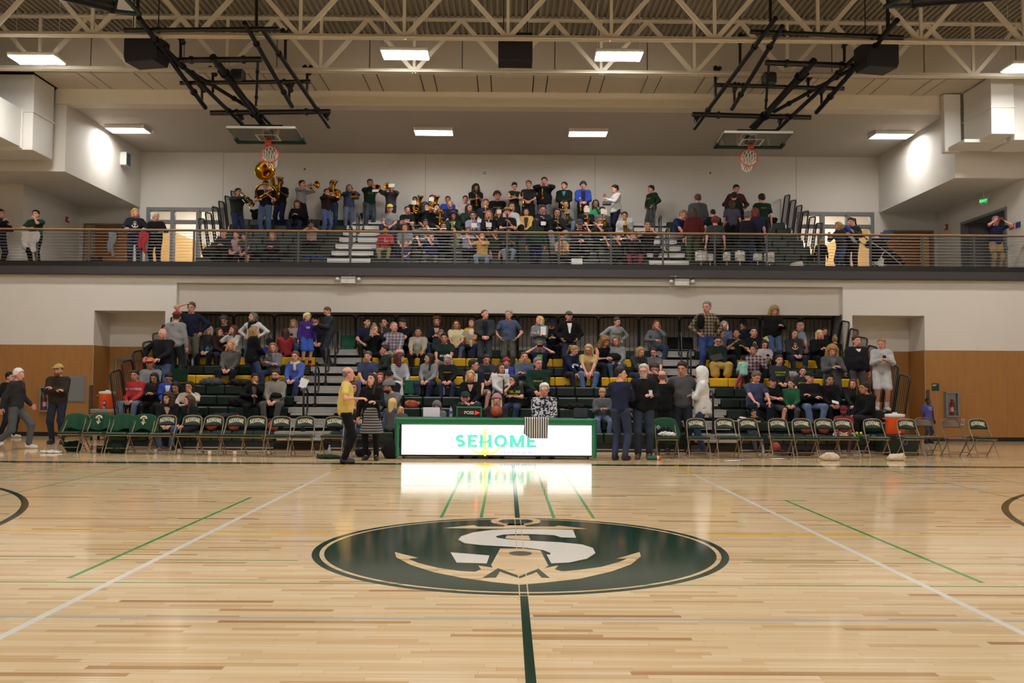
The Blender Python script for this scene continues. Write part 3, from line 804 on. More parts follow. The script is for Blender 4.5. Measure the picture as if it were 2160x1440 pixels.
# things on the table
def on_table(u, dy=.2):
    p = at(u, 880, TD + dy); return Vector((p.x, TD + dy, zt - .004))
p = on_table(989.5, .12)
bx = tag(empty('possession_box', p), 'green framed possession arrow box standing on the scorer\'s table', 'sign')
w2 = .255; h2 = .22
f = MB(); f.box(-w2, w2, -.05, .05, h2 - .035, h2, b=.008); f.box(-w2, -w2 + .035, -.05, .05, 0, h2 - .035, b=.008); f.box(w2 - .035, w2, -.05, .05, 0, h2 - .035, b=.008); f.box(-w2 + .035, w2 - .035, -.05, .05, 0, .02)
f.build('frame', M_PAD, bx)
MB().box(-w2 + .035, w2 - .035, -.035, .045, .02, h2 - .035).build('panel', M_BLACK, bx)
V, F = text_geo('POSS', .085, .002)
place('lettering', mk_mesh('lettering', [(v[0] - .0, -.0365, .1 + v[1]) for v in V], F, mat('white lettering', 'e8e6e0', .5, gain=1.0)), bx)
MB().add([(.12, -.0365, .06), (.21, -.0365, .1), (.12, -.0365, .14)], [(0, 1, 2)]).build('arrow_lamp', mat('lit red arrow', 'ff1408', .5, emit=2.5), bx)
MB().add([(-.12, -.0365, .06), (-.21, -.0365, .1), (-.12, -.0365, .14)], [(2, 1, 0)]).build('arrow_lamp', mat('unlit red arrow', '3a1210', .5), bx)
M_BALL = mat('leather basketball', '9c4128', .55, bump=.25, bscale=400)
ballme = MB(); 
prof = [(.121 * math.sin(math.pi * i / 14), -.121 * math.cos(math.pi * i / 14)) for i in range(15)]
ballme.lathe(prof, 24); ball_me = ballme.mesh('ball', M_BALL)
sm_ = MB()
for M in (Matrix.Identity(4), Matrix.Rotation(R(90), 4, 'X'), Matrix.Rotation(R(90), 4, 'Y')):
    sm_.tube([M @ Vector((.1205 * math.cos(t), .1205 * math.sin(t), 0)) for t in [2 * math.pi * i / 32 for i in range(32)]], .003, 4, closed=True)
seam_me = sm_.mesh('seams', mat('black seam', '1a100c', .6))
def basketball(p, label, group=None):
    t = tag(empty('basketball', p), label, 'ball', group)
    place('cover', ball_me, t, (0, 0, .1215), (.4, .3, random.random() * 3)); place('seams', seam_me, t, (0, 0, .1215), (.4, .3, .5))
basketball(on_table(1047, .13), "brown basketball sitting on the scorer's table")
def bottle(p, label, cap='2a56a8', body='cfd8dc', s=1.0, h=.21):
    t = tag(empty('water_bottle', p), label, 'bottle', 'drink bottles')
    MB().lathe([(0, 0), (.032 * s, 0), (.034 * s, .02), (.031 * s, h * .35), (.034 * s, h * .6), (.03 * s, h * .75), (.013 * s, h * .9), (.013 * s, h)], 14).build('body', mat('clear plastic ' + body, body, .15, trans=.55), t)
    MB().lathe([(.034 * s, h * .38), (.0345 * s, h * .4), (.0345 * s, h * .58), (.034 * s, h * .6)], 14).build('wrap', mat('bottle wrap ' + cap, cap, .5), t)
    MB().lathe([(.016 * s, h - .012), (.016 * s, h + .012), (0, h + .012)], 12).build('cap', mat('bottle cap ' + cap, cap, .5), t)
bottle(on_table(951, .2), "clear water bottle standing on the scorer's table beside the arrow box")
def laptop(p, label, w, m_shell, screen_m, rz=0):
    t = tag(empty('laptop', p, rz), label, 'laptop')
    MB().box(-w / 2, w / 2, 0, .24, 0, .016, b=.005).build('base', m_shell, t)
    MB().box(-w / 2, w / 2, -.01, .01, .012, .2, b=.005).build('lid', m_shell, t)
    MB().box(-w / 2 + .012, w / 2 - .012, .0101, .0115, .03, .19).build('display', screen_m, t)
laptop(on_table(910, .12), 'white laptop with its lid towards the court on the table', .33, mat('white laptop shell', 'dcd8e6', .4), mat('lit laptop display', 'd0dcff', .4, emit=.5))
laptop(on_table(1225, .15), 'small dark laptop with blue lid at the right table end', .28, mat('dark laptop shell', '2a3140', .4), mat('lit laptop display', 'd0dcff', .4, emit=.5))
# striped referee shirt over the table front
def hung_sheet(fn, nu, nv, th, name, m, parent=None):
    """sheet with thickness from fn(u, v) -> (x, y, z)"""
    G = np.array([[fn(i / nu, j / nv) for i in range(nu + 1)] for j in range(nv + 1)])
    du = np.gradient(G, axis=1); dv = np.gradient(G, axis=0); N = np.cross(du, dv); N /= np.linalg.norm(N, axis=2, keepdims=True) + 1e-9
    A = (G + N * th / 2).reshape(-1, 3); B_ = (G - N * th / 2).reshape(-1, 3); n = (nu + 1) * (nv + 1)
    V = np.vstack([A, B_]); F = []
    for j in range(nv):
        for i in range(nu):
            a = j * (nu + 1) + i; b = a + 1; c = a + nu + 2; d = a + nu + 1
            F += [(a, b, c, d), (n + d, n + c, n + b, n + a)]
    for i in range(nu):
        a = i; F.append((a + n, a + 1 + n, a + 1, a)); a = nv * (nu + 1) + i; F.append((a, a + 1, a + 1 + n, a + n))
    for j in range(nv):
        a = j * (nu + 1); F.append((a, a + nu + 1, a + nu + 1 + n, a + n)); a += nu; F.append((a + n, a + nu + 1 + n, a + nu + 1, a))
    me = mk_mesh(name, V, F, m, None, True)
    return place(name, me, parent)
m, nt, b = nodes_of('black and white stripes', .85)
tc = nt.nodes.new('ShaderNodeTexCoord'); spx = nt.nodes.new('ShaderNodeSeparateXYZ'); nt.links.new(tc.outputs['Object'], spx.inputs[0])
st = mth(nt, 'GREATER_THAN', mth(nt, 'FRACT', mth(nt, 'DIVIDE', spx.outputs[0], .044)), .5)
mx = nt.nodes.new('ShaderNodeMix'); mx.data_type = 'RGBA'; mx.inputs['A'].default_value = (.75, .73, .7, 1); mx.inputs['B'].default_value = (.01, .01, .012, 1)
nt.links.new(st, mx.inputs['Factor']); nt.links.new(mx.outputs['Result'], b.inputs['Base Color'])
pc = at(1131, 880, TD - .07)
def refshirt(u, v):
    x = (u - .5) * .46 + .01 * math.sin(v * 5)
    L = v * .62
    if L < .22: y, z = .12 - L * .83, .012 + .0 * L
    else: y, z = -.083 - .012 * math.sin(u * 30) * (L - .2), .01 - (L - .22) * (1 - .22 * max(0, .28 - u) / .28)
    return (x, y, z)
rs = hung_sheet(refshirt, 30, 24, .008, 'striped_shirt', m)
rs.location = (pc.x, TD, zt)
tag(rs, "black and white striped referee shirt hung over the scorer's table", 'shirt')

# ================================================================== folding chairs
M_TAN = mat('tan steel tube', '8d7a62', .4, metal=.4); M_VINYL = mat('dark green vinyl', '123026', .4); M_BROWN = mat('brown steel', '6e6056', .45, metal=.2)
M_CREAM = mat('cream lettering', 'ddd0b4', .6)
def chair_meshes(tube_m, seat_m, back_m, plain):
    d = {}
    for s, nm in ((-1, 'l'), (1, 'r')):
        d['frame' + nm] = MB().tube([(s * .215, -.235, 0), (s * .21, -.02, .40), (s * .205, .09, .56), (s * .2, .15, .66), (s * .19, .19, .78)], .0125, 8).mesh('side_tube', tube_m)
        d['leg' + nm] = MB().tube([(s * .195, -.16, .42), (s * .2, .03, .22), (s * .205, .24, 0)], .012, 8).mesh('rear_leg', tube_m)
    b = MB(); b.tube([(-.19, .19, .78), (-.165, .198, .825), (-.1, .206, .85), (0, .21, .857), (.1, .206, .85), (.165, .198, .825), (.19, .19, .78)], .0125, 8); d['arch'] = b.mesh('top_tube', tube_m)
    b = MB()
    b.box(-.2, .2, -.2, .2, .405, .425, b=.006)
    b.tube([(-.205, -.2, .405), (.205, -.2, .405)], .012, 8); d['pan'] = b.mesh('seat_pan', mat('gold brown seat edge', '9a7a48', .45, metal=.3) if not plain else tube_m)
    d['pad'] = MB().box(-.215, .215, -.225, .215, .425, .47 if not plain else .437, b=.022).mesh('seat_pad', seat_m)
    d['bar1'] = MB().tube([(-.212, -.17, .12), (.212, -.17, .12)], .009, 6).mesh('crossbar', tube_m)
    d['bar2'] = MB().tube([(-.203, .19, .055), (.203, .19, .055)], .009, 6).mesh('crossbar', tube_m)
    # backrest: curved panel with an arched top
    nu, nv = 16, 6; V = []; F = []
    for sgn in (0, 1):
        for j in range(nv + 1):
            for i in range(nu + 1):
                u = i / nu * 2 - 1; w_ = .175 + .02 * (1 - j / nv)
                top = .845 - .07 * u ** 4 if not plain else .82 - .02 * u ** 6; bot = .625 if not plain else .66
                z = bot + (top - bot) * j / nv
                y = .145 + (z - .62) * .28 + .035 * (1 - u * u) + (.03 if sgn else 0)
                V.append((u * w_, y, z))
    n = (nu + 1) * (nv + 1)
    for j in range(nv):
        for i in range(nu):
            a = j * (nu + 1) + i; F += [(a, a + 1, a + nu + 2, a + nu + 1), (n + a + nu + 1, n + a + nu + 2, n + a + 1, n + a)]
    for i in range(nu):
        F.append((i + n, i + 1 + n, i + 1, i)); a = nv * (nu + 1) + i; F.append((a, a + 1, a + 1 + n, a + n))
    for j in range(nv):
        a = j * (nu + 1); F.append((a, a + nu + 1, a + nu + 1 + n, a + n)); a += nu; F.append((a + n, a + nu + 1 + n, a + nu + 1, a))
    d['back'] = mk_mesh('backrest', V, F, back_m, None, True)
    if not plain:
        T, Fc = block_word('SEHOME', .23, .12, .72)
        xs = [v[0] for v in T]; ys = [v[1] for v in T]; out = []
        for v in T:
            u = ((v[0] - min(xs)) / (max(xs) - min(xs)) * 2 - 1) * .86
            fy = (v[1] - min(ys)) / (max(ys) - min(ys))
            z = .722 + fy * .092 - .055 * u * u
            y = .145 + (z - .62) * .28 + .035 * (1 - u * u) - .0025
            out.append((u * .175, y, z))
        d['txt'] = mk_mesh('lettering', out, Fc, M_CREAM)
    return d
CH = chair_meshes(M_TAN, M_VINYL, M_VINYL, False); CHB = chair_meshes(M_BROWN, M_BROWN, M_BROWN, True)
def folding_chair(p, label, group, rz=0.0, plain=False):
    d = CHB if plain else CH
    t = tag(empty('folding_chair', p, rz), label, 'chair', group); t.scale = (1, 1, .92)
    for k in ('framel', 'framer', 'arch', 'pan', 'pad', 'legl', 'legr', 'bar1', 'bar2', 'back'): place(d[k].name.split('.')[0], d[k], t)
    if not plain: place('lettering', d['txt'], t)
    return t
ORD = ['first', 'second', 'third', 'fourth', 'fifth', 'sixth', 'seventh', 'eighth', 'ninth', 'tenth', 'eleventh', 'twelfth', 'thirteenth', 'fourteenth']
def chair_at(u, foot_v):
    g = ground(u, foot_v); D = g.y + .235
    p = at(u, 880, D + .19)                    # the back sits at u
    return Vector((p.x, D, 0))
LCH = [162, 213, 262, 307, 353, 407, 452, 499, 543, 594, 644, 706, 772]
chairs_left = []
for i, u in enumerate(LCH):
    p = chair_at(u, 955 + 9 * min(1, i / 9)); chairs_left.append(p)
    t = folding_chair(p, 'green lettered folding chair, %s from the left end of the left bench row' % ORD[i] if i else 'green folding chair under a plain green jersey, at the far left end', 'team chairs on the left')
RCH = [1402, 1468, 1528, 1577, 1640, 1690, 1737, 1777, 1840, 1911, 1947, 2005, 2062]
chairs_right = []
for i, u in enumerate(RCH):
    p = chair_at(u, 967 - 1.5 * i / 12 if i != 10 else 961); chairs_right.append(p)
    pl = i in (10, 11)
    lab = 'green lettered folding chair, %s in the right bench row counted from the table' % ORD[i]
    if pl: lab = ['plain brown folding chair partly behind a green lettered chair', 'plain brown folding chair, second from the right end'][i - 10]
    folding_chair(p, lab, 'team chairs on the right', plain=pl)
# jerseys over chair backs
M_JERSEY = mat('green jersey', '0f4a31', .8, noise=.12, nscale=14)
def drape(u, v, wob=0.0, wide=.26, drop=.36, back=.5):
    """over the top of a chair back: v 0 front hem .. 1 rear hem"""
    s = (v - .42) * (drop + back)
    x = (u - .5) * 2
    top = .872 - .05 * abs(x) ** 2.5
    if s < 0:
        d = -s; z = top - d; y = .178 + .02 - d * .24 - .02 * (1 - x * x) * 0 + .012 * math.sin(x * 9 + wob) * d * 3
    else:
        d = s; z = top - d; y = .235 + d * .06 + .015 * math.sin(x * 8 + wob) * d * 2
    w_ = wide * (.82 + .35 * min(1, d / .3))
    y += .02 * math.exp(-(d / .03) ** 2) * (1 if s > 0 else -1) * 0
    return (x * w_, y, z - .03 * math.sin(x * 5 + wob) * min(1, d / drop))
def emblem(parent, p, s):
    """small anchor-S emblem printed on cloth"""
    b = MB(); Y = 0
    for i in range(12):
        a0, a1 = math.pi * i / 12, math.pi * (i + 1) / 12
        b.add([(math.cos(a) * r_ * s, Y, math.sin(a) * r_ * s + .3 * s) for r_, a in ((.55, a0), (1, a0), (1, a1), (.55, a1))], [(0, 1, 2, 3)])
    b.add([(-.5 * s, Y, -1.0 * s), (.5 * s, Y, -1.0 * s), (.7 * s, Y, -.7 * s), (-.7 * s, Y, -.7 * s)], [(0, 1, 2, 3)])
    b.add([(-.2 * s, Y, -1.5 * s), (.2 * s, Y, -1.5 * s), (.25 * s, Y, -1.0 * s), (-.25 * s, Y, -1.0 * s)], [(0, 1, 2, 3)])
    V, F = text_geo('S', 1.5 * s, .03 * s); b.add([(v[0], Y - .001, v[1] - .1 * s) for v in V], F)
    return b.build('emblem', M_CREAM, parent, loc=p)
for i in range(4):
    def fn(u, v, i=i): return drape(u, v, i * 1.7)
    o = hung_sheet(fn, 26, 34, .012, 'jersey', M_JERSEY); o.location = chairs_left[i]; o.scale = (1, 1, .93)
    tag(o, ['plain green jersey over the far left chair back', 'green jersey with tan emblem over the second chair from the left', 'plain green jersey over the third chair from the left', 'green jersey with tan emblem over the fourth chair from the left'][i], 'jersey', 'green jerseys over chair backs')
    if i in (1, 3):
        e = emblem(o, (0, .09, .74), .075); e.rotation_euler = (R(-15), 0, 0)
o = hung_sheet(lambda u, v: drape(u, v, 5.0, .27, .34, .62), 26, 34, .012, 'jacket', M_JERSEY); o.location = chairs_right[0]; o.scale = (1, 1, .93)
tag(o, 'green track jacket with white stripes over the chair beside the table', 'jacket')
for k in range(3): MB().box(-.19 + .025 * k, -.178 + .025 * k, -.002, .002, -.05, .05).build('stripe', mat('white stripe', 'd8d4cc', .7), o, loc=(0, .10, .72), rot=(R(-14), R(-28), 0))
# ================================================================== folded basketball backstops
M_RIM = mat('orange red rim', 'e03c18', .4); M_NET = mat('white net cord', 'efeae0', .8); M_DKGREEN = mat('dark green pad', '10332a', .5)
M_BOARD = mat('backboard glass', 'dfeae6', .03, trans=1.0); M_BOARD.node_tree.nodes['Principled BSDF'].inputs['IOR'].default_value = 1.45
def backstop(label, near, far, pipes, hangers, winch, rim_px):
    t = tag(empty('basketball_backstop', at(*far, 24.3)), label, 'backstop', 'folded backstops'); o0 = t.location.copy()
    def depth(v): return 18.9 + (v - 40) * (4.8 / 225)
    def P(u, v): return at(u, v, depth(v)) - o0
    for nm, (u1, v1, u2, v2, r) in pipes:
        r *= 1.45
        a, b = P(u1, v1), P(u2, v2)
        pp = MB().tube([a, b], r, 10).build(nm, M_TUBEBLK, t)
        d = (b - a).normalized()
        for f in (.22, .8):
            q = a + (b - a) * f; MB().tube([q - d * .03, q + d * .03], r * 1.45, 10).build('clamp', M_TUBEBLK, pp)
    for u, v0, v1 in hangers:
        a = P(u, v0); b = at(u, v1, depth(v0)) - o0
        h = MB().tube([a, b], .034, 8).build('hanger', M_TUBEBLK, t)
        MB().tube([b + Vector((-.03, -.16, .06)), b + Vector((.03, .12, -.03))], .06, 8).build('swivel', M_TUBEBLK, h)
        MB().tube([b + Vector((.0, .02, -.05)), b + Vector((.12, -.1, .1))], .05, 8).build('swivel', M_TUBEBLK, h)
    w = P(*winch); MB().box(w.x - .16, w.x + .16, w.y - .14, w.y + .14, w.z - .02, w.z + .28, b=.04).build('winch', mat('winch grey', '3a3a38', .4, metal=.5), t)
    # horizontal glass board, face down
    n0, f0 = at(*near, 23.2) - o0, at(*far, 24.3) - o0
    sl = (f0 - n0); L = sl.length; mid = (n0 + f0) / 2
    M = Matrix.Translation((mid.x, mid.y, mid.z)) @ Matrix.Rotation(math.atan2(sl.z, sl.y), 4, 'X')
    hw, hd = .89, L / 2
    MB().box(-hw + .03, hw - .03, -hd + .03, hd - .03, -.006, .006, M=M).build('board_glass', M_BOARD, t)
    MB().box(-hw, hw, -hd, -hd + .04, -.03, .03, b=.006, M=M).build('board_edge', M_WHITE, t)
    for s in (-1, 1): MB().box(s * hw - .02, s * hw + .02, -hd + .04, hd, -.02, .02, b=.006, M=M).build('board_edge', M_SILVER, t)
    MB().box(-hw, hw, hd - .06, hd + .03, -.05, .03, b=.015, M=M).build('edge_pad', M_DKGREEN, t)
    for s in (-1, 1): MB().box(s * hw - .05, s * hw + .05, hd - .3, hd + .03, -.05, .035, b=.015, M=M).build('edge_pad', M_DKGREEN, t)
    b = MB()
    for x0, x1, y0, y1 in ((-.3, .3, hd - .16, hd - .11), (-.3, .3, hd - .6, hd - .55), (-.3, -.25, hd - .55, hd - .16), (.25, .3, hd - .55, hd - .16)): b.box(x0, x1, y0, y1, -.0075, -.0065, M=M)
    b.build('target_square', M_WHITE, t)
    MB().box(-.55, .55, -hd + .05, -hd + .12, .03, .09, b=.01, M=M).build('mount_bar', M_TUBEBLK, t)
    MB().box(-.13, .13, hd - .35, hd - .1, .03, .22, b=.03, M=M).build('mount_bracket', M_TUBEBLK, t)
    # rim hanging upright below the far edge
    rc = at(*rim_px, 24.35) - o0
    top = M @ Vector((0, hd - .12, -.02))
    MB().box(rc.x - .08, rc.x + .08, top.y - .06, top.y + .06, rc.z + .21, top.z, b=.01).build('rim_plate', M_RIM, t)
    rim = MB().tube([(rc.x + .235 * math.cos(a), rc.y, rc.z + .235 * math.sin(a)) for a in [2 * math.pi * i / 32 for i in range(32)]], .016, 8, closed=True).build('rim', M_RIM, t)
    nb = MB(); n = 12
    def ringp(k, j):
        f = k / 4; a = 2 * math.pi * (j + .5 * (k % 2)) / n; r = .23 * (1 - .45 * f)
        return Vector((rc.x + r * math.cos(a), rc.y + .26 * f + .02 * math.sin(3 * a), rc.z + r * math.sin(a) * (1 - .25 * f) - .22 * f * f - .03 * f))
    for k in range(4):
        for j in range(n):
            nb.tube([ringp(k, j), ringp(k + 1, j)], .009, 4, caps=False); nb.tube([ringp(k, j), ringp(k + 1, j - 1 if k % 2 == 0 else j + 1)], .009, 4, caps=False)
    net = nb.build('net', M_NET, rim); net['kind'] = 'stuff'
H = 'cross_pipe'; Lp = 'long_pipe'
backstop('black pipe framed backstop folded up at the left, over the tuba bell', (552, 268), (571, 300), [
    (H, (262, 64, 588, 61, .036)), (H, (362, 127, 552, 125, .046)), (H, (380, 175, 655, 172, .036)), (H, (444, 238, 697, 235, .046)),
    (Lp, (293, 37, 433, 227, .042)), (Lp, (345, 100, 512, 263, .036)), ('mast', (449, 120, 556, 265, .06)), ('mast_rail', (462, 150, 572, 264, .03)),
    ('brace', (370, 132, 522, 225, .032)), (Lp, (516, 48, 616, 225, .036)), (Lp, (552, 60, 694, 268, .036)), ('strut', (544, 130, 540, 222, .022))],
    [(291, 42, -25), (381, 122, 84), (449, 195, 152), (541, 55, -25), (602, 128, 74), (648, 198, 150), (426, 212, 186), (610, 212, 186), (506, 260, 245), (686, 255, 246)], (502, 172), (569, 325))
backstop('black pipe framed backstop folded up at the right', (1598, 278), (1580, 310), [
    (H, (1583, 67, 1905, 79, .036)), (H, (1615, 132, 1815, 139, .046)), (H, (1507, 179, 1780, 187, .036)), (H, (1460, 241, 1710, 248, .046)),
    (Lp, (1893, 42, 1722, 237, .042)), (Lp, (1810, 115, 1639, 274, .036)), ('mast', (1717, 128, 1590, 270, .06)), ('mast_rail', (1704, 155, 1583, 268, .03)),
    ('brace', (1805, 141, 1632, 236, .032)), (Lp, (1650, 55, 1544, 230, .036)), (Lp, (1636, 38, 1465, 271, .036)), ('strut', (1622, 135, 1615, 229, .022))],
    [(1872, 60, -25), (1781, 130, 92), (1705, 205, 165), (1625, 45, -25), (1561, 135, 84), (1509, 203, 152), (1549, 215, 186), (1733, 222, 192), (1468, 262, 250), (1645, 265, 252)], (1622, 178), (1580, 332))
# rolled divider curtains and the glass boards of the main hoops at the very top
for u0, v0, u1, v1, wd, gl in ((120, -14, 235, 14, 'left', [(225, -30), (250, -20), (296, 30), (240, 24)]), (2070, -8, 1930, 4, 'right', [(1955, -30), (1935, -20), (1866, 14), (1925, 10)])):
    a, b = at(u0, v0, 16.5), at(u1, v1, 17.5)
    c = tag(empty('curtain_roll', (a + b) / 2), 'black rolled divider curtain at the top %s of the picture' % wd, 'curtain', 'rolled divider curtains'); m0 = (a + b) / 2
    MB().tube([a - m0 - (b - a) * 3, b - m0], .11, 14).build('roll', M_TUBEBLK, c); d = (b - a).normalized()
    MB().tube([b - m0 - d * .02, b - m0 + d * .03], .13, 14).build('end_cap', M_BLACK, c)
    MB().tube([b - m0 - d * .3, b - m0 - d * .3 + Vector((0, 0, 1.75))], .02, 6).build('hanger', M_TUBEBLK, c)
    P4 = [at(x, y, 18.2 + .3 * i) for i, (x, y) in enumerate(gl)]; cc = sum(P4, Vector()) / 4
    g = tag(empty('main_backboard', cc), 'green edged glass backboard folded away at the top %s' % wd, 'backboard', 'folded main backboards')
    q = MB(); V = [p - cc for p in P4] + [p - cc + Vector((0, 0, .03)) for p in P4]
    q.add(V, [(0, 1, 2, 3), (7, 6, 5, 4), (0, 4, 5, 1), (1, 5, 6, 2), (2, 6, 7, 3), (3, 7, 4, 0)]).build('board_glass', M_BOARD, g)
    for i in range(4): MB().tube([V[i], V[(i + 1) % 4]], .05, 8).build('edge_pad', M_DKGREEN, g)
    MB().tube([V[1], V[1] + Vector((0, .2, 1.6))], .03, 8).build('mount_pipe', M_TUBEBLK, g)
# ---------------------------------------------------------------- loudspeakers
def speaker(u0, v0, u1, v1, D, label, tilt):
    a, b = at(u0, v1, D), at(u1, v0, D); w, h = (b.x - a.x) / 2, (b.z - a.z) / 2
    t = tag(empty('loudspeaker', ((a.x + b.x) / 2, D, (a.z + b.z) / 2)), label, 'speaker', 'hung loudspeakers')
    c = .12; poly = [(-w + c * .4, -h), (w - c * .4, -h), (w, -h + c), (w, h - c * .6), (w - c * .6, h), (-w + c * .6, h), (-w, h - c * .6), (-w, -h + c)]
    if tilt == 0: poly = [(-w, -h), (w, -h), (w, h), (-w, h)]
    M = Matrix.Rotation(R(tilt), 4, 'Z') @ Matrix.Rotation(R(90), 4, 'X')
    MB().prism(poly, -.32, .2, M).build('cabinet', M_BLACK, t)
    MB().prism([(x * .92, y * .9) for x, y in poly], .2, .212, M).build('grille', mat('black speaker grille', '1b1718', .8, bump=.6, bscale=300), t)
    for s in (-1, 1):
        MB().tube([(s * w * .7, 0, h), (s * w * .7, 0, 10.44 - t.location.z - (0 if D > 19 else 0))], .012, 6).build('hanger', M_TUBEBLK, t)
        MB().box(s * w * .7 - .04, s * w * .7 + .04, -.05, .05, h, h + .06).build('bracket', M_TUBEBLK, t)
speaker(1051, 76, 1123, 133, 20.2, 'square black loudspeaker hung in the middle between two lamps', 0)
speaker(268, 80, 345, 135, 20.2, 'black loudspeaker hung behind the left folded backstop', -12)
speaker(1815, 92, 1888, 147, 20.2, 'black loudspeaker hung behind the right folded backstop', 12)
# ---------------------------------------------------------------- ductwork
def duct(label, boxes, flanges):
    x0 = boxes[0]
    t = tag(empty('air_duct', (x0[0], x0[2], x0[4])), label, 'duct', 'white air ducts'); o = t.location
    for i, b in enumerate(boxes):
        MB().box(b[0] - o.x, b[1] - o.x, b[2] - o.y, b[3] - o.y, b[4] - o.z, b[5] - o.z, b=.01).build('duct_run', M_WHITE, t)
    for b in flanges: MB().box(b[0] - o.x, b[1] - o.x, b[2] - o.y, b[3] - o.y, b[4] - o.z, b[5] - o.z, b=.005).build('flange', M_WHITE, t)
a = at(52, 232, 23.3); b = at(55, 312, 23.3); vx = at(70, 240, 23.25).x
duct('white box duct at the left, turning down beside the bulkhead', [(-15.5, vx, 23.25, 24.3, at(60, 316, 23.25).z, 9.42), (-14.2, a.x - .02, 12, 23.24, b.z, a.z)],
     [(-15.5, vx + .03, 23.22, 24.33, at(70, 235, 23.25).z - .025, at(70, 235, 23.25).z + .025), (-14.23, a.x + .01, 20.0, 20.06, b.z - .03, a.z + .03), (-14.23, a.x + .01, 23.18, 23.24, b.z - .03, a.z + .03)])
c = at(2092, 282, 22.8); d = at(2141, 282, 22.8)
duct('pair of white duct drops at the right, beside the bulkhead', [(c.x, d.x, 22.8, 24.2, c.z, 9.42), (d.x + .1, d.x + .9, 23.0, 24.2, c.z - .1, 9.42), (c.x - .5, c.x - .05, 24.25, 24.45, c.z - .1, 9.42)],
     [(c.x - .4, 17.5, 23.4, 24.3, at(2060, 300, 23.4).z, at(2060, 293, 23.4).z), (c.x - .02, d.x + .02, 22.78, 24.22, 8.6, 8.63)])
# ---------------------------------------------------------------- fittings on walls
def emergency(u, v, side):
    p = at(u, v, YW - .08)
    t = tag(empty('emergency_light', p), 'white twin-head emergency light in a wire guard, under the %s balcony edge' % side, 'light', 'emergency lights')
    MB().box(-.2, .2, -.05, .08, -.1, .1, b=.01).build('case', M_WHITE, t)
    for z in (-.045, .03): MB().box(-.2, .2, -.0515, -.05, z - .003, z + .003).build('groove', M_FRAME, t)
    for s in (-1, 1):
        MB().lathe([(.0, .05), (.05, .04), (.062, 0), (.055, -.02), (0, -.02)], 14, Matrix.Translation((s * .29, -.03, .02)) @ Matrix.Rotation(R(140), 4, 'X')).build('lamp_head', M_WHITE, t)
        MB().tube([(s * .2, 0, .03), (s * .26, -.01, .03)], .012, 6).build('arm', M_WHITE, t)
    b = MB()
    for z in (-.17, .14): b.tube([(-.36, .08, z), (-.36, -.14, z), (.36, -.14, z), (.36, .08, z)], .004, 4)
    for x in (-.36, -.2, 0, .2, .36): b.tube([(x, -.14, -.17), (x, -.14, .14)], .003, 4)
    b.build('wire_guard', M_CHROME, t)
emergency(735, 590, 'left'); emergency(1438, 595, 'right')
# public address speaker on the bay side wall
p = tag(empty('wall_speaker', (BX0, 28.2, at(249, 336, 28.2).z)), 'white wall speaker with blue grey front on the left bulkhead', 'speaker')
MB().box(0, .2, -.16, .16, -.21, .21, b=.015).build('case', M_WHITE, p)
MB().box(.2, .215, -.14, .14, -.19, .19, b=.005).build('front', mat('blue grey speaker front', '3c4a58', .5), p)
def plate(name, u, v, D, w, h, m, label, cat, m2=None):
    q = at(u, v, D); t = tag(empty(name, (q.x, D, q.z)), label, cat)
    MB().box(-w, w, -.015, 0, -h, h, b=.004).build('plate', m, t)
    MB().box(-w * .5, w * .5, -.019, -.015, -h * .5, h * .5, b=.002).build('insert', m2 or M_FRAME, t)
    return t
plate('wall_outlet', 643, 357, YB, .07, .07, M_WHITE, 'small white outlet plate on the back wall above the mellophone', 'outlet')
plate('wall_outlet', 1498, 365, YB, .07, .07, M_WHITE, 'small white outlet plate on the back wall at the right', 'outlet')
vt = plate('wall_vent', 1022, 365, YB, .12, .12, M_WHITE, 'square pale vent on the middle of the back wall', 'vent', mat('pale grey vent', 'b4b0b0', .7))
plate('switch_box', 2030, 890, YW - .013, .05, .09, M_SILVER, 'small steel outlet box low on the right wall', 'outlet')
# corridor strobes, exit sign, small signs
for X, D, v, s, wds in ((HX0, 28.8, 463, 1, 'left'), (HX1, 29.0, 479, -1, 'right')):
    u = 134 if s > 0 else 2004
    q = at(u, v, D); t = tag(empty('alarm_strobe', (X, D, q.z)), 'red fire alarm strobe on the %s corridor wall' % wds, 'alarm', 'fire alarm strobes')
    MB().box(0, .06 * s, -.07, .07, -.09, .09, b=.01).build('case', mat('red alarm', 'c81414', .4), t)
    MB().box(.06 * s, .085 * s, -.03, .03, -.05, .05, b=.006).build('strobe_lens', M_WHITE, t)
q = at(2075, 424, 26.3); t = tag(empty('exit_sign', (q.x, 26.3, q.z)), 'green lit EXIT sign under the right corridor ceiling', 'sign'); t.rotation_euler = (0, 0, R(-52)); t.scale = (.8, .8, .8)
MB().box(-.15, .15, -.03, .03, -.11, .11, b=.008).build('case', M_WHITE, t); MB().box(-.02, .02, -.02, .02, .11, (7.2 - q.z) / .8).build('stem', M_WHITE, t)
MB().box(-.135, .135, -.034, -.03, -.095, .095).build('face', mat('lit green face', '0e8a3c', .5, emit=.35), t)
V, F = text_geo('EXIT', .13, .002); place('lettering', mk_mesh('lettering', [(v[0], -.0355, v[1]) for v in V], F, mat('lit pale green letters', '7df0a4', .5, emit=.8)), t)
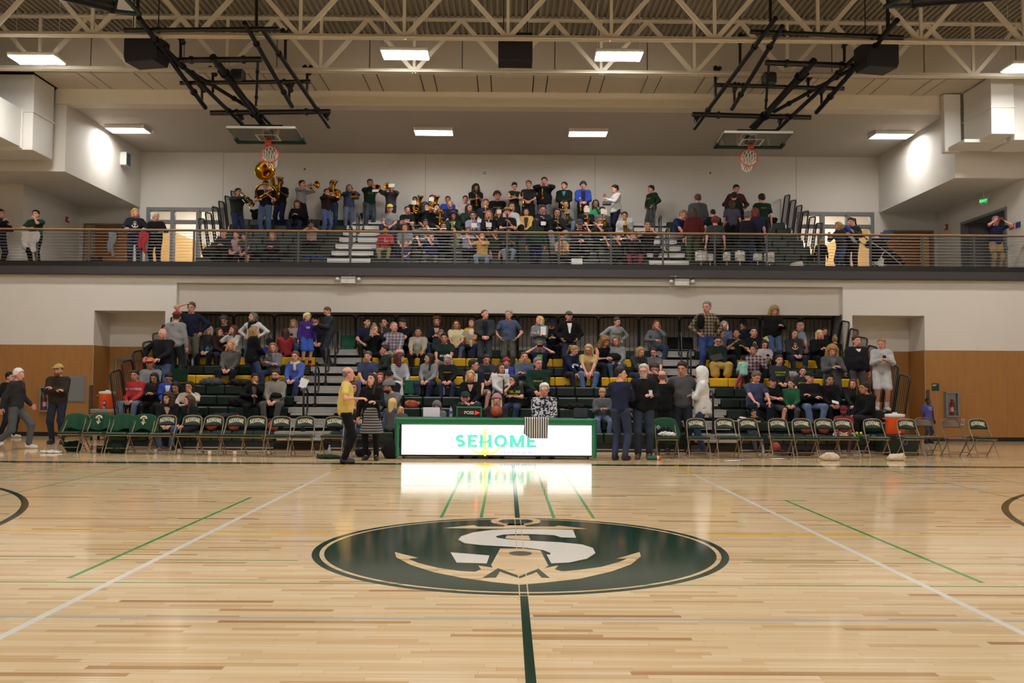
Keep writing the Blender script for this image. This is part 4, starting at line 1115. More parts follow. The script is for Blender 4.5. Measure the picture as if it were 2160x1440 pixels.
for D, v, col, wds, tx in ((25.28, 478, 'b03038', 'red sign', '#'), (24.95, 474, '3a3a78', 'blue sign', '')):
    q = at(1068 + HX1 * F_PX / D, v, D); t = tag(empty('wall_sign', (HX1, D, q.z)), 'small %s on the right corridor wall' % wds, 'sign')
    MB().box(-.012, 0, -.12, .12, -.08, .08, b=.003).build('plate', mat('sign ' + col, col, .5), t)
    if tx:
        V, F = [(x + i * .035 - .09, y, 0) for i in range(6) for x, y in ((0, -.025), (.024, -.025), (.024, .025), (0, .025))], [(4 * i, 4 * i + 1, 4 * i + 2, 4 * i + 3) for i in range(6)]; place('lettering', mk_mesh('lettering', [(-.0135, -v[0], v[1]) for v in V], F, M_WHITE), t)
# lower wall: cabinets, panel, sign
M_CABIN = mat('cabinet inside', 'c9c3ba', .6); M_RED = mat('extinguisher red', 'a81418', .3)
def extinguisher(u0, v0, u1, v1, wds):
    a, b = at(u0, v1, YW - .02), at(u1, v0, YW - .02); w, h = (b.x - a.x) / 2, (b.z - a.z) / 2
    o = ((a.x + b.x) / 2, YW - .014, (a.z + b.z) / 2)
    t = tag(empty('extinguisher_cabinet', o), 'grey framed extinguisher cabinet on the %s wall' % wds, 'cabinet', 'extinguisher cabinets')
    f = MB(); e = .045
    for x0, x1, z0, z1 in ((-w, w, h - e, h), (-w, w, -h, -h + e), (-w, -w + e, -h + e, h - e), (w - e, w, -h + e, h - e)): f.box(x0, x1, -.13, .0, z0, z1, b=.006)
    f.build('frame', M_FRAME, t); MB().box(-w + e, w - e, -.01, 0, -h + e, h - e).build('back', M_CABIN, t)
    MB().box(-w + e, w - e, -.128, -.124, -h + e, h - e).build('glass_door', M_GLASS, t)
    x = tag(empty('fire_extinguisher', (o[0], YW - .085, o[2] - h + e)), 'red fire extinguisher inside the %s wall cabinet' % wds, 'extinguisher', 'fire extinguishers')
    MB().lathe([(0, 0), (.045, .0), (.05, .02), (.05, .3), (.035, .35), (.018, .37), (.018, .4), (0, .4)], 16).build('cylinder', M_RED, x)
    MB().lathe([(.0507, .1), (.0507, .22)], 16).build('print_label', M_WHITE, x)
    MB().box(-.012, .012, -.05, .04, .4, .43, b=.004).build('handle', M_BLACK, x); MB().tube([(0, .02, .4), (.05, 0, .39), (.062, 0, .3), (.06, -.01, .12)], .008, 6).build('hose', M_BLACK, x)
extinguisher(86, 815, 108, 868, 'left'); extinguisher(1992, 826, 2019, 879, 'right')
a, b = at(149, 846, YW - .02), at(179, 795, YW - .02); t = tag(empty('wall_panel', ((a.x + b.x) / 2 - .1, YW - .013, (a.z + b.z) / 2)), 'flat grey access panel on the left wall behind the yellow cap', 'panel')
MB().box(-.42, .42 - .14, -.03, 0, -.33, .33, b=.008).build('door', M_FRAME, t); MB().box(-.45, .31, -.015, 0, -.36, .36, b=.004).build('frame', M_FRAME, t)
q = at(1973, 816, YW - .014); t = tag(empty('room_sign', (q.x, YW - .013, q.z)), 'dark green room sign beside the right alcove', 'sign')
MB().box(-.1, .1, -.012, 0, -.1, .1, b=.004).build('plate', mat('dark green sign', '12352b', .4), t)
V, F = [(-.06, -.008, 0), (.05, -.008, 0), (.05, .004, 0), (-.06, .004, 0), (-.06, -.03, 0), (.02, -.03, 0), (.02, -.018, 0), (-.06, -.018, 0)], [(0, 1, 2, 3), (4, 5, 6, 7)]; place('lettering', mk_mesh('lettering', [(v[0] - .02, -.0135, v[1] + .06) for v in V], F, M_WHITE), t)
for u, v0, v1, D in ((191, 812, 872, YW - .03), (1958, 822, 890, YW - .03)):
    a, b = at(u, v1, D), at(u, v0, D)
    tag(MB().box(-.045, .045, -.02, .012, 0, b.z - a.z, b=.006).build('corner_guard', M_STEELGREY, None, loc=(a.x, D, a.z)), 'dark steel corner guard at the %s alcove' % ('left' if u < 1000 else 'right'), 'guard')
# ================================================================== people: bodies and clothes grown as smooth implicit surfaces
def n3(*a): return np.array(a, dtype=float)
def sd_caps(P, a, b, ra, rb):
    ba = b - a; L = ba @ ba + 1e-9
    t = np.clip(((P - a) @ ba) / L, 0, 1)
    return np.linalg.norm(P - a - t[:, None] * ba, axis=1) - (ra + (rb - ra) * t)
def sd_ell(P, c, Rm, rad):
    q = (P - c) @ Rm
    k = np.linalg.norm(q / rad, axis=1); g = np.linalg.norm(q / (rad * rad), axis=1) + 1e-9
    return k * (k - 1) / g
def field(P, prims, k=.035):
    d = None
    for p in prims:
        e = sd_caps(P, *p[1:]) if p[0] == 'c' else sd_ell(P, *p[1:])
        if d is None: d = e
        else:
            h = np.clip(.5 + .5 * (d - e) / k, 0, 1); d = d + (e - d) * h - k * h * (1 - h)
    return d
def bounds(prims, pad):
    lo = np.full(3, 1e9); hi = -lo
    for p in prims:
        if p[0] == 'c':
            for q, r in ((p[1], p[3]), (p[2], p[4])): lo = np.minimum(lo, q - r); hi = np.maximum(hi, q + r)
        else:
            m = float(np.max(p[3])); ext = np.sqrt(((p[2] * p[3]) ** 2).sum(axis=1)); lo = np.minimum(lo, p[1] - ext); hi = np.maximum(hi, p[1] + ext)
    return lo - pad, hi + pad
_E = [((0, 0, 0), (1, 0, 0)), ((0, 1, 0), (1, 1, 0)), ((0, 0, 1), (1, 0, 1)), ((0, 1, 1), (1, 1, 1)),
      ((0, 0, 0), (0, 1, 0)), ((1, 0, 0), (1, 1, 0)), ((0, 0, 1), (0, 1, 1)), ((1, 0, 1), (1, 1, 1)),
      ((0, 0, 0), (0, 0, 1)), ((1, 0, 0), (1, 0, 1)), ((0, 1, 0), (0, 1, 1)), ((1, 1, 0), (1, 1, 1))]
def surfnet(fn, lo, hi, h):
    n = np.maximum(3, np.ceil((hi - lo) / h).astype(int) + 1)
    ax = [lo[i] + np.arange(n[i]) * h for i in range(3)]
    X, Y, Z = np.meshgrid(*ax, indexing='ij')
    Fv = fn(np.stack([X.ravel(), Y.ravel(), Z.ravel()], 1)).reshape(n)
    ins = Fv < 0; c = n - 1
    acc = np.zeros((*c, 3)); cnt = np.zeros(c)
    sl = lambda o: tuple(slice(o[i], o[i] + c[i]) for i in range(3))
    for a, b in _E:
        fa, fb = Fv[sl(a)], Fv[sl(b)]; m = (ins[sl(a)] != ins[sl(b)])
        t = np.where(m, fa / np.where(m, fa - fb, 1), 0)
        for i in range(3): acc[..., i] += np.where(m, a[i] + (b[i] - a[i]) * t, 0)
        cnt += m
    act = cnt > 0; idx = np.full(c, -1); idx[act] = np.arange(act.sum())
    base = np.stack(np.nonzero(act), 1)
    V = lo + (base + acc[act] / cnt[act][:, None]) * h
    Fs = []
    for d in range(3):
        u, v = (d + 1) % 3, (d + 2) % 3
        A = [slice(None)] * 3; B = [slice(None)] * 3
        A[d] = slice(0, n[d] - 1); B[d] = slice(1, n[d])
        for q in (u, v): A[q] = slice(1, n[q] - 1); B[q] = slice(1, n[q] - 1)
        a, b = ins[tuple(A)], ins[tuple(B)]
        for m, flip in ((a & ~b, False), (~a & b, True)):
            w = np.stack(np.nonzero(m), 1)
            if not len(w): continue
            g = w.copy(); g[:, u] += 1; g[:, v] += 1
            def cell(du, dv):
                k = g.copy(); k[:, u] += du - 1; k[:, v] += dv - 1
                return idx[k[:, 0], k[:, 1], k[:, 2]]
            q = np.stack([cell(0, 0), cell(1, 0), cell(1, 1), cell(0, 1)], 1)
            Fs.append(q[:, ::-1] if flip else q)
    return V, (np.vstack(Fs) if Fs else np.zeros((0, 4), int))
def np_mesh(name, V, F, m, mi=None, smooth=True):
    me = bpy.data.meshes.new(name)
    nv, nf = len(V), len(F)
    me.vertices.add(nv); me.vertices.foreach_set('co', np.asarray(V, dtype=np.float32).ravel())
    me.loops.add(nf * 4); me.loops.foreach_set('vertex_index', np.asarray(F, dtype=np.int32).ravel())
    me.polygons.add(nf); me.polygons.foreach_set('loop_start', np.arange(0, nf * 4, 4, dtype=np.int32))
    for x in (m if isinstance(m, (list, tuple)) else [m]): me.materials.append(x)
    if mi is not None: me.polygons.foreach_set('material_index', np.asarray(mi, dtype=np.int32))
    me.polygons.foreach_set('use_smooth', np.full(nf, smooth, dtype=bool))
    me.update(calc_edges=True); me.validate()
    return me
I3 = np.eye(3)
# ---------------------------------------------------------------- head template
def head_field(P):
    d = field(P, [('e', n3(0, .012, .032), I3, n3(.076, .096, .09)), ('e', n3(0, -.022, -.03), I3, n3(.063, .072, .092)), ('e', n3(0, -.04, -.082), I3, n3(.042, .042, .036))], .03)
    f2 = field(P, [('c', n3(0, -.088, .004), n3(0, -.112, -.030), .009, .014)], .01); k = .012
    h = np.clip(.5 + .5 * (d - f2) / k, 0, 1); d = d + (f2 - d) * h - k * h * (1 - h)
    for s in (-1, 1):
        e = sd_ell(P, n3(s * .03, -.104, .006), I3, n3(.02, .02, .014)); d = np.maximum(d, -e)
        d = np.minimum(d, sd_ell(P, n3(s * .079, .012, -.012), I3, n3(.012, .022, .033)))
    d = np.minimum(d, sd_caps(P, n3(-.018, -.0935, -.064), n3(.018, -.0935, -.064), .009, .009))
    b = sd_caps(P, n3(-.045, -.082, .026), n3(.045, -.082, .026), .011, .011); k = .012
    h = np.clip(.5 + .5 * (d - b) / k, 0, 1); return d + (b - d) * h - k * h * (1 - h)
HV, HF = surfnet(head_field, n3(-.11, -.14, -.14), n3(.11, .13, .14), .0125)
def _ball(c, r, k=6, flat=1.0):
    b = MB(); b.lathe([(r * math.sin(math.pi * i / 4), -r * math.cos(math.pi * i / 4)) for i in range(5)], k)
    V = np.array(b.v); V[:, 1] *= flat
    return V + np.array(c), [tuple(f) for f in b.f]
hv = [HV]; hf = [HF]; hm = [np.zeros(len(HF), int)]; n0 = len(HV)
cen = HV[HF].mean(axis=1)
lip = (np.abs(cen[:, 2] + .064) < .009) & (np.abs(cen[:, 0]) < .026) & (cen[:, 1] < -.085); hm[0][lip] = 1
brow = (np.abs(cen[:, 2] - .03) < .007) & (np.abs(np.abs(cen[:, 0]) - .031) < .019) & (cen[:, 1] < -.07); hm[0][brow] = 3
for s in (-1, 1):
    for c, r, mi_, fl_ in (((s * .03, -.083, .006), .0125, 2, .8), ((s * .03, -.0935, .006), .0065, 3, .5)):
        V, F = _ball(c, r, 6, fl_); hv.append(V); hf.append(np.array(F) + n0); hm.append(np.full(len(F), mi_)); n0 += len(V)
HV = np.vstack(hv); HF = np.vstack(hf); HM = np.concatenate(hm)
# ---------------------------------------------------------------- hand template: fingers along +Z, palm facing -Y, thumb at +X
def hand_geo():
    b = MB()
    b.box(-.038, .038, -.013, .013, -.005, .088, b=.011)
    for k, (x, L) in enumerate(((-.029, .058), (-.010, .074), (.010, .080), (.029, .072))):
        b.tube([(x, 0, .075), (x * 1.05, -.006, .075 + L * .45), (x * 1.05, -.026, .075 + L * .8), (x * 1.0, -.044, .075 + L * .88)], [.0095, .009, .008, .006], 5)
    b.tube([(.030, 0, .015), (.056, -.012, .045), (.062, -.024, .072), (.058, -.034, .088)], [.012, .011, .009, .007], 5)
    V = np.array(b.v); Q = [f for f in b.f]
    F = []
    for f in Q:
        f = list(f)
        if len(f) == 3: F.append(f + [f[2]])
        elif len(f) == 4: F.append(f)
        else:
            F += [[f[0], f[1], f[2], f[3]], [f[0], f[3], f[4], f[4]]]
    return V, np.array(F)
GV, GF = hand_geo()
# ---------------------------------------------------------------- shared pieces in the head frame
def head_shell(P, g): return field(P, [('e', n3(0, .014, .034), I3, n3(.076 + g, .096 + g, .09 + g)), ('e', n3(0, -.0, -.03), I3, n3(.066 + g, .078 + g, .08 + g))], .03)
def hairline(P, z0=.088, sl=.92): return z0 - sl * (P[:, 1] + .08) - P[:, 2] + .006 * np.sin(P[:, 0] * 120 + 2 * np.sin(P[:, 0] * 300)) - .012 * np.clip((np.abs(P[:, 0]) - .055) / .02, 0, 1) + .01 * np.clip(1 - np.abs(np.abs(P[:, 0]) - .04) / .02, 0, 1)      # <0 above the hairline
def face_cut(P): return np.maximum(np.maximum(np.abs(P[:, 0]) - .062, P[:, 1] + .03), P[:, 2] - .108 + .6 * np.abs(P[:, 0] + .008))   # <0 in front of the face
TPL = {}
def tpl(name, fn, lo, hi, h=.015):
    V, F = surfnet(fn, n3(*lo), n3(*hi), h); TPL[name] = np_mesh(name, V, F, M_BLACK)
W_ = lambda P, a, f: a * (np.sin(P[:, 0] * f) * np.sin(P[:, 1] * f + 1) + np.sin(P[:, 2] * f + 2) * np.sin(P[:, 0] * f * .7))
tpl('s', lambda P: np.maximum(head_shell(P, .013) - .012 * np.clip((P[:, 2] - .05) / .06, 0, 1) - W_(P, .004, 75), hairline(P)), (-.12, -.13, -.13), (.12, .14, .16))
tpl('c', lambda P: np.maximum(head_shell(P, .006), hairline(P, .09)), (-.11, -.12, -.12), (.11, .13, .15))
tpl('f', lambda P: np.maximum(np.maximum(head_shell(P, .007), hairline(P)), np.maximum(P[:, 2] - .05, -P[:, 1] - .03)), (-.11, -.12, -.13), (.11, .13, .10))
def long_(P, L, w, g=.018):
    d = np.maximum(head_shell(P, g), hairline(P))
    b = field(P, [('c', n3(0, .065, .02), n3(0, .085, -L), .085, .06), ('c', n3(-.075, .02, .02), n3(-.09, -.03, -L), w, w * .7), ('c', n3(.075, .02, .02), n3(.09, -.03, -L), w, w * .7)], .03)
    b = np.maximum(b, -face_cut(P))
    return np.minimum(d, np.maximum(b, P[:, 2] - .09)) - W_(P, .003, 60)
tpl('l', lambda P: long_(P, .30, .034), (-.15, -.14, -.38), (.15, .19, .16), .018)
tpl('m', lambda P: long_(P, .12, .036), (-.15, -.14, -.22), (.15, .19, .16), .017)
def curl(P, g, a, L):
    d = np.maximum(head_shell(P, g), hairline(P, .07, .7))
    if L: d = np.minimum(d, np.maximum(field(P, [('c', n3(0, .06, .02), n3(0, .08, -L), .10, .09), ('c', n3(-.085, .01, .04), n3(-.10, -.01, -L), .05, .05), ('c', n3(.085, .01, .04), n3(.10, -.01, -L), .05, .05)], .03), -face_cut(P)))
    return d - W_(P, a, 110)
tpl('k', lambda P: curl(P, .034, .012, .0), (-.15, -.15, -.15), (.15, .17, .18), .016)
tpl('a', lambda P: curl(P, .038, .012, .17), (-.2, -.16, -.32), (.2, .22, .19), .018)
tpl('p', lambda P: np.minimum(np.maximum(head_shell(P, .010), hairline(P)), field(P, [('c', n3(0, .10, .07), n3(0, .15, .04), .025, .035), ('c', n3(0, .15, .04), n3(0, .15, -.16), .035, .018)], .02)), (-.11, -.12, -.22), (.11, .21, .15))
tpl('u', lambda P: np.minimum(np.maximum(head_shell(P, .010), hairline(P)), sd_ell(P, n3(0, .03, .145), I3, n3(.05, .05, .04)) - W_(P, .004, 90)), (-.11, -.12, -.13), (.11, .14, .21))
tpl('cap', lambda P: np.minimum(np.maximum(head_shell(P, .024), .052 - P[:, 2]), np.maximum(sd_ell(P, n3(0, -.115, .055), I3, n3(.078, .095, .016)), P[:, 1] + .07)), (-.13, -.24, .02), (.13, .15, .17), .013)
tpl('beanie', lambda P: np.minimum(np.maximum(sd_ell(P, n3(0, .025, .05), I3, n3(.104, .125, .12)), .035 - P[:, 2] - .3 * P[:, 1]), np.maximum(sd_ell(P, n3(0, .022, .045), I3, n3(.112, .133, .12)), np.maximum(.028 - P[:, 2] - .3 * P[:, 1], P[:, 2] + .3 * P[:, 1] - .068))), (-.14, -.14, -.05), (.14, .18, .2))
tpl('hood', lambda P: np.maximum(np.maximum(field(P, [('e', n3(0, .02, .02), I3, n3(.118, .135, .145)), ('c', n3(0, .03, -.08), n3(0, .03, -.15), .11, .12)], .05), -sd_ell(P, n3(0, -.10, -.02), I3, n3(.075, .13, .105))), -.18 - P[:, 2]), (-.16, -.16, -.22), (.16, .2, .2), .018)
tpl('beard', lambda P: np.maximum(np.maximum(field(P, [('e', n3(0, -.022, -.03), I3, n3(.069, .079, .099)), ('e', n3(0, -.042, -.084), I3, n3(.048, .048, .043))], .03), P[:, 2] + .048), P[:, 1] - .0), (-.1, -.13, -.16), (.1, .04, -.03), .012)
tpl('scarf', lambda P: field(P, [('c', n3(.085 * math.cos(a), .015 + .08 * math.sin(a), -.155 - .025 * -math.sin(a)), n3(.085 * math.cos(a + .8), .015 + .08 * math.sin(a + .8), -.155 - .025 * -math.sin(a + .8)), .036, .036) for a in [.785 * i for i in range(8)]] + [('c', n3(.02, -.10, -.17), n3(.035, -.135, -.33), .04, .035)], .02), (-.16, -.2, -.4), (.16, .17, -.08), .018)
tpl('shoe', lambda P: np.maximum(field(P, [('c', n3(0, .035, .045), n3(0, -.15, .036), .046, .036), ('c', n3(0, .03, .06), n3(0, .035, .105), .044, .042), ('c', n3(0, -.06, .04), n3(.0, -.12, .034), .05, .045)], .03), -P[:, 2]), (-.08, -.22, -.03), (.08, .1, .15), .015)
_g = MB()
for s in (-1, 1):
    _g.tube([(s * .033 + .023 * math.cos(t), -.107, .004 + .017 * math.sin(t)) for t in [2 * math.pi * i / 12 for i in range(12)]], .0024, 4, closed=True)
    _g.tube([(s * .056, -.105, .008), (s * .082, -.04, .006), (s * .084, .02, .0)], .002, 4)
_g.tube([(-.01, -.112, .008), (.01, -.112, .008)], .002, 4)
TPL['glasses'] = _g.mesh('glasses', M_BLACK)

# ---------------------------------------------------------------- cloth and skin
GAIN = 1.08
def dye(h):
    c = lin(h); g = .3 * c[0] + .55 * c[1] + .15 * c[2]
    return [min(.85, (x * .8 + g * .2) * GAIN) for x in c]
def cloth(code):
    """hex, or hex~plaid~hex2, hex~stripe~hex2, hex~floral~hex2"""
    key = 'cloth ' + code
    if key in MATS: return MATS[key]
    a = code.split('~')
    if len(a) == 1: return mat(key, '%02x%02x%02x' % tuple(int(round(255 * (12.92 * x if x < .0031308 else 1.055 * x ** (1 / 2.4) - .055))) for x in dye(a[0])), .88, noise=.22, nscale=9, spec=.25, bump=.7, bscale=16)
    m, nt, b = nodes_of(key, .88); b.inputs['Specular IOR Level'].default_value = .25
    c1 = (*dye(a[0]), 1); c2 = (*dye(a[2]), 1)
    tc = nt.nodes.new('ShaderNodeTexCoord'); sp = nt.nodes.new('ShaderNodeSeparateXYZ'); nt.links.new(tc.outputs['Object'], sp.inputs[0])
    if a[1] == 'plaid':
        f = mth(nt, 'MULTIPLY', mth(nt, 'ADD', mth(nt, 'GREATER_THAN', mth(nt, 'FRACT', mth(nt, 'DIVIDE', sp.outputs[0], .085)), .5), mth(nt, 'GREATER_THAN', mth(nt, 'FRACT', mth(nt, 'DIVIDE', sp.outputs[2], .085)), .5)), .5)
    elif a[1] == 'stripe': f = mth(nt, 'GREATER_THAN', mth(nt, 'FRACT', mth(nt, 'DIVIDE', sp.outputs[2], .05)), .55)
    else:
        v = nt.nodes.new('ShaderNodeTexNoise'); v.inputs['Scale'].default_value = 26; v.inputs['Detail'].default_value = 1; nt.links.new(tc.outputs['Object'], v.inputs['Vector'])
        f = mth(nt, 'GREATER_THAN', v.outputs['Fac'], .5)
    mx = nt.nodes.new('ShaderNodeMix'); mx.data_type = 'RGBA'; mx.inputs['A'].default_value = c1; mx.inputs['B'].default_value = c2
    nt.links.new(f, mx.inputs['Factor']); nt.links.new(mx.outputs['Result'], b.inputs['Base Color'])
    return m
SKIN = {'l': 'c08e76', 'p': 'c48a78', 't': 'a9765a', 'b': '80553e', 'd': '4a3026'}
def skin(k): return mat('skin ' + k, SKIN[k], .55, gain=1.25, noise=.06, nscale=12, spec=.35)
M_LIP = mat('lips', '8a4a42', .5, gain=1.2); M_EYEW = mat('eye white', 'c9c2ba', .4)
def hairmat(h): return mat('hair ' + h, h, .6, gain=1.3, noise=.3, nscale=40, spec=.4, bump=.5, bscale=120)

def ik(a, b, l1, l2, hint):
    d = b - a; L = float(np.linalg.norm(d)); mx = (l1 + l2) * .995
    if L > mx: b = a + d * (mx / L); d = b - a; L = mx
    L = max(L, abs(l1 - l2) + .01)
    u = d / (np.linalg.norm(d) + 1e-9); x = (l1 * l1 - l2 * l2 + L * L) / (2 * L); y = math.sqrt(max(0, l1 * l1 - x * x))
    hp = hint - (hint @ u) * u; hp = hp / (np.linalg.norm(hp) + 1e-9)
    return a + u * x + hp * y, b
def rotm(ax, deg):
    return np.array(Matrix.Rotation(R(deg), 3, ax))
# hand targets relative to the pelvis: (viewer-right hand, viewer-left hand, elbow hints)
OUT = (.55, .45, -.6)
ARMS = {
    'down': ((.27, -.03, -.15), (-.27, -.03, -.15), (.3, .8, -.2)),
    'pocket': ((.20, -.10, .02), (-.20, -.10, .02), (.8, .6, 0)),
    'front': ((.05, -.27, .06), (-.05, -.27, .06), (.7, .4, -.4)),
    'behind': ((.10, .17, .05), (-.10, .17, .05), (.9, .3, 0)),
    'cross': ((-.05, -.20, .26), (.05, -.235, .22), (.9, .1, -.5)),
    'hips': ((.19, -.03, .10), (-.19, -.03, .10), (1, .35, .1)),
    'phone': ((.07, -.30, .26), (-.05, -.31, .25), OUT),
    'phone1': ((.03, -.32, .28), (-.12, -.34, .06), OUT),
    'lap': ((.07, -.33, .07), (-.07, -.33, .07), OUT),
    'knees': ((.15, -.42, .10), (-.15, -.42, .10), OUT),
    'elbows': ((.05, -.44, .17), (-.05, -.44, .15), (.7, -.2, -.6)),
    'face': ((.03, -.15, .53), (-.05, -.22, .22), (.5, -.4, -.7)),
    'face2': ((.0, -.2, .24), (-.03, -.15, .53), (.5, -.4, -.7)),
    'head': ((.22, -.1, .05), (-.10, -.06, .74), (1, -.2, .2)),
    'camera': ((.09, -.20, .64), (-.09, -.20, .64), (.8, -.2, -.5)),
    'reach': ((.42, -.22, .22), (-.26, -.03, -.13), (.4, .5, -.6)),
    'point': ((.36, -.26, .52), (-.1, -.3, .08), (.5, 0, -.7)),
    'hold': ((.08, -.34, .30), (-.10, -.30, .42), OUT),
    'rail': ((.26, -.33, .16), (-.2, -.33, .16), OUT),
    'drink': ((.03, -.16, .55), (-.06, -.16, .50), (.7, -.3, -.6)),
    'horn': ((.06, -.30, .56), (-.04, -.27, .56), (.8, -.1, -.5)),
    'bone': ((.10, -.24, .54), (-.02, -.48, .44), (.7, -.1, -.6)),
    'clar': ((.02, -.25, .34), (-.02, -.33, .20), OUT),
    'sax': ((.03, -.24, .30), (-.06, -.22, .06), OUT),
    'flute': ((-.10, -.16, .58), (-.40, -.13, .57), (.1, -.6, -.7)),
    'tuba': ((.12, -.25, .30), (-.14, -.24, .16), OUT),
    'walk': ((.25, -.2, -.02), (-.25, .16, -.08), (.3, .8, -.2)),
    'hand': ((.10, -.34, .22), (-.27, -.03, -.15), OUT),
    'lean': ((.38, -.05, .1), (-.07, -.33, .07), (.6, .3, -.3)),
    'baby': ((.12, -.25, .34), (-.14, -.25, .25), OUT),
}
SEATED = 'buc'
PEOPLE = {}
def marks(rows, sz):
    """print too small to read in the photograph: rows of uneven blocks"""
    V = []; F = []
    for r_ in range(rows):
        for i in range(6 - r_ % 2):
            q = len(V); x = (i - 2.5 + .5 * (r_ % 2)) * sz * .78; y = (rows / 2 - r_ - .5) * sz * 1.25; w_ = sz * (.28 + .06 * ((i * 7 + r_) % 3)); h_ = sz * (.4 + .06 * (i % 2))
            V += [(x - w_, y - h_, 0), (x + w_, y - h_, 0), (x + w_, y + h_, 0), (x - w_, y + h_, 0)]; F.append((q, q + 1, q + 2, q + 3))
    return V, F
def parse(line):
    a, desc = line.split('|'); t = a.split()
    d = dict(x=float(t[0]), y=float(t[1]), place=t[2], pose=t[3], face=[float(q) for q in t[4].split('/')], skin=t[5], hair=t[6], top=t[7], bot=t[8], desc=desc.strip())
    d['face'] += [0] * (3 - len(d['face']))
    for e in t[9:]:
        k, _, v = e.partition('='); d[k] = v or True
    return d
def locate(d):
    """depth, ground height and seat height of the place a person is in"""
    pl = d['place']; c = pl[0]; k = pl[1:]
    if c == 'b': i = int(k); return row_D(LO, i) + .19, row_z(LO, i) - .43, .43
    if c == 'u': i = int(k); return row_D(UP, i) + .19, row_z(UP, i) - .43, .43
    if c == 'd': i = int(k); return row_D(LO, i) + (.42 if i < 7 else .27), deck_z(LO, i), 0
    if c == 'e': i = int(k); return row_D(UP, i) + .42, deck_z(UP, i), 0
    if c == 's': i = int(k); return row_D(LO, i) + .17, row_z(LO, i), 0
    if c == 'a': i = int(k); return row_D(LO, i) + .25, row_z(LO, i), 0
    if c == 'f': return float(k), 0.0, 0
    if c == 'w': return float(k), ZB, 0
    if c == 'c':
        D, _, s = k.partition(','); return float(D), 0.0, float(s or .45)
    raise ValueError(pl)
ROWN = ['first', 'second', 'third', 'fourth', 'fifth', 'sixth', 'seventh', 'eighth', 'ninth']
def person(d):
    D, zg, seat = locate(d)
    P0 = at(d['x'], d['y'], D)
    hgt = P0.z - zg
    fwd_lean = float(d.get('lean', 4 if seat else 1))
    if seat: s = min(1.12, max(.5, (hgt - seat) / (.876 - .35 * (1 - math.cos(R(fwd_lean)))))) if 'sc' not in d else float(d['sc'])
    else: s = min(1.14, max(.5, hgt / 1.738))
    if 'sc' in d: s = float(d['sc'])
    yaw = d['face'][0]
    gi = float(d.get('gi', 1.0))
    sit = seat > 0
    pz = seat + .10 * s if sit else .95 * s
    pel = n3(0, 0, pz)
    T = rotm('Z', float(d.get('twist', 0))) @ rotm('Y', float(d.get('side', 0))) @ rotm('X', fwd_lean)
    tp = lambda x, y, z: pel + s * (T @ n3(x, y, z))
    HS = 1.02; hc = tp(0, -.024, .645)
    HR = rotm('Z', d['face'][1]) @ rotm('X', d['face'][2]) @ rotm('X', fwd_lean * .4)
    wmul = .94 if d.get('f') else 1.0                    # narrower build
    def torso(gr, gx=1.0, low=True):
        pr = [('e', tp(0, 0, .15), T, s * (n3(.148 * gi, .108 * gi, .16) + gr)), ('e', tp(0, .0, .32), T, s * (n3(.168 * wmul, .112, .17) + gr)),
              ('c', tp(-.135 * wmul, .01, .425), tp(.135 * wmul, .01, .425), s * (.062 + gr), s * (.062 + gr))]
        if low: pr.insert(0, ('e', tp(0, .005, .0), T, s * (n3(.160 * (.5 + gi / 2), .115 * (.5 + gi / 2), .12) + gr)))
        return pr
    trap = [('c', tp(0, .02, .49), tp(q * .14 * wmul, .015, .445), .046 * s, .05 * s) for q in (1, -1)]
    sh = {1: tp(.182 * wmul, .012, .425), -1: tp(-.182 * wmul, .012, .425)}
    A = ARMS[d['pose'].split(':')[0]]; hint = n3(*A[2])
    wrist = {}; elbow = {}
    mirror = 'mir' in d
    for sd, q in ((1, A[0]), (-1, A[1])):
        if mirror: q = (-A[1][0], *A[1][1:]) if sd == 1 else (-A[0][0], *A[0][1:])
        tgt = pel + s * (rotm('X', fwd_lean) @ n3(*q)); hh = n3(hint[0] * sd, hint[1], hint[2])
        elbow[sd], wrist[sd] = ik(sh[sd], tgt, .285 * s, .25 * s, hh)
    hip = {q: pel + s * n3(.09 * q, 0, -.03) for q in (1, -1)}
    ank = {}; knee = {}
    st = d.get('stance', '')
    for q in (1, -1):
        if sit:
            az = .085 * s if s > .8 else max(.085 * s, pz - .80 * s)
            fy = -.40 * s - .04 if s > .8 else -.36 * s - .08
            ank[q] = n3(.11 * q * s + float(d.get('legx', 0)), fy, az); kh = n3(.25 * q, -.5, 1)
        else:
            w_ = {'walk': (-.27 if q > 0 else .30), 'step': (-.16 if q > 0 else .1)}.get(st, -.02)
            ank[q] = n3((.10 + .03 * (st == 'wide')) * q * s, w_ * s + .03, .085 * s + (.04 * s if st == 'walk' and q < 0 else 0)); kh = n3(.1 * q, -1, 0)
            if st == 'walk': hip[q] = hip[q] + n3(0, 0, -.06 * s)
        knee[q], ank[q] = ik(hip[q], ank[q], .445 * s, .43 * s, kh)
    # ---- body
    leg_r = (.082, .058, .056, .040)
    body = torso(-.012) + trap + [('c', tp(0, .015, .42), hc + s * n3(0, .012, -.06), .058 * s, .052 * s)]
    for q in (1, -1):
        body += [('c', sh[q], elbow[q], .050 * s, .040 * s), ('c', elbow[q], wrist[q], .041 * s, .027 * s),
                 ('c', hip[q], knee[q], leg_r[0] * s, leg_r[1] * s), ('c', knee[q], ank[q], leg_r[2] * s, leg_r[3] * s),
                 ('c', ank[q], ank[q] + s * n3(0, -.12, -.045), .036 * s, .028 * s)]
    hvox = (.034 if d['place'][0] not in 'uew' else .038) * max(.75, s)
    lo, hi = bounds(body, hvox * 1.6)
    V, F = surfnet(lambda P: field(P, body, .03 * s), lo, hi, hvox)
    Vs = [V]; Fs = [F]; Ms = [np.zeros(len(F), int)]; n = len(V)
    V2 = (HV * s * HS) @ HR.T + hc; Vs.append(V2); Fs.append(HF + n); Ms.append(HM); n += len(V2)
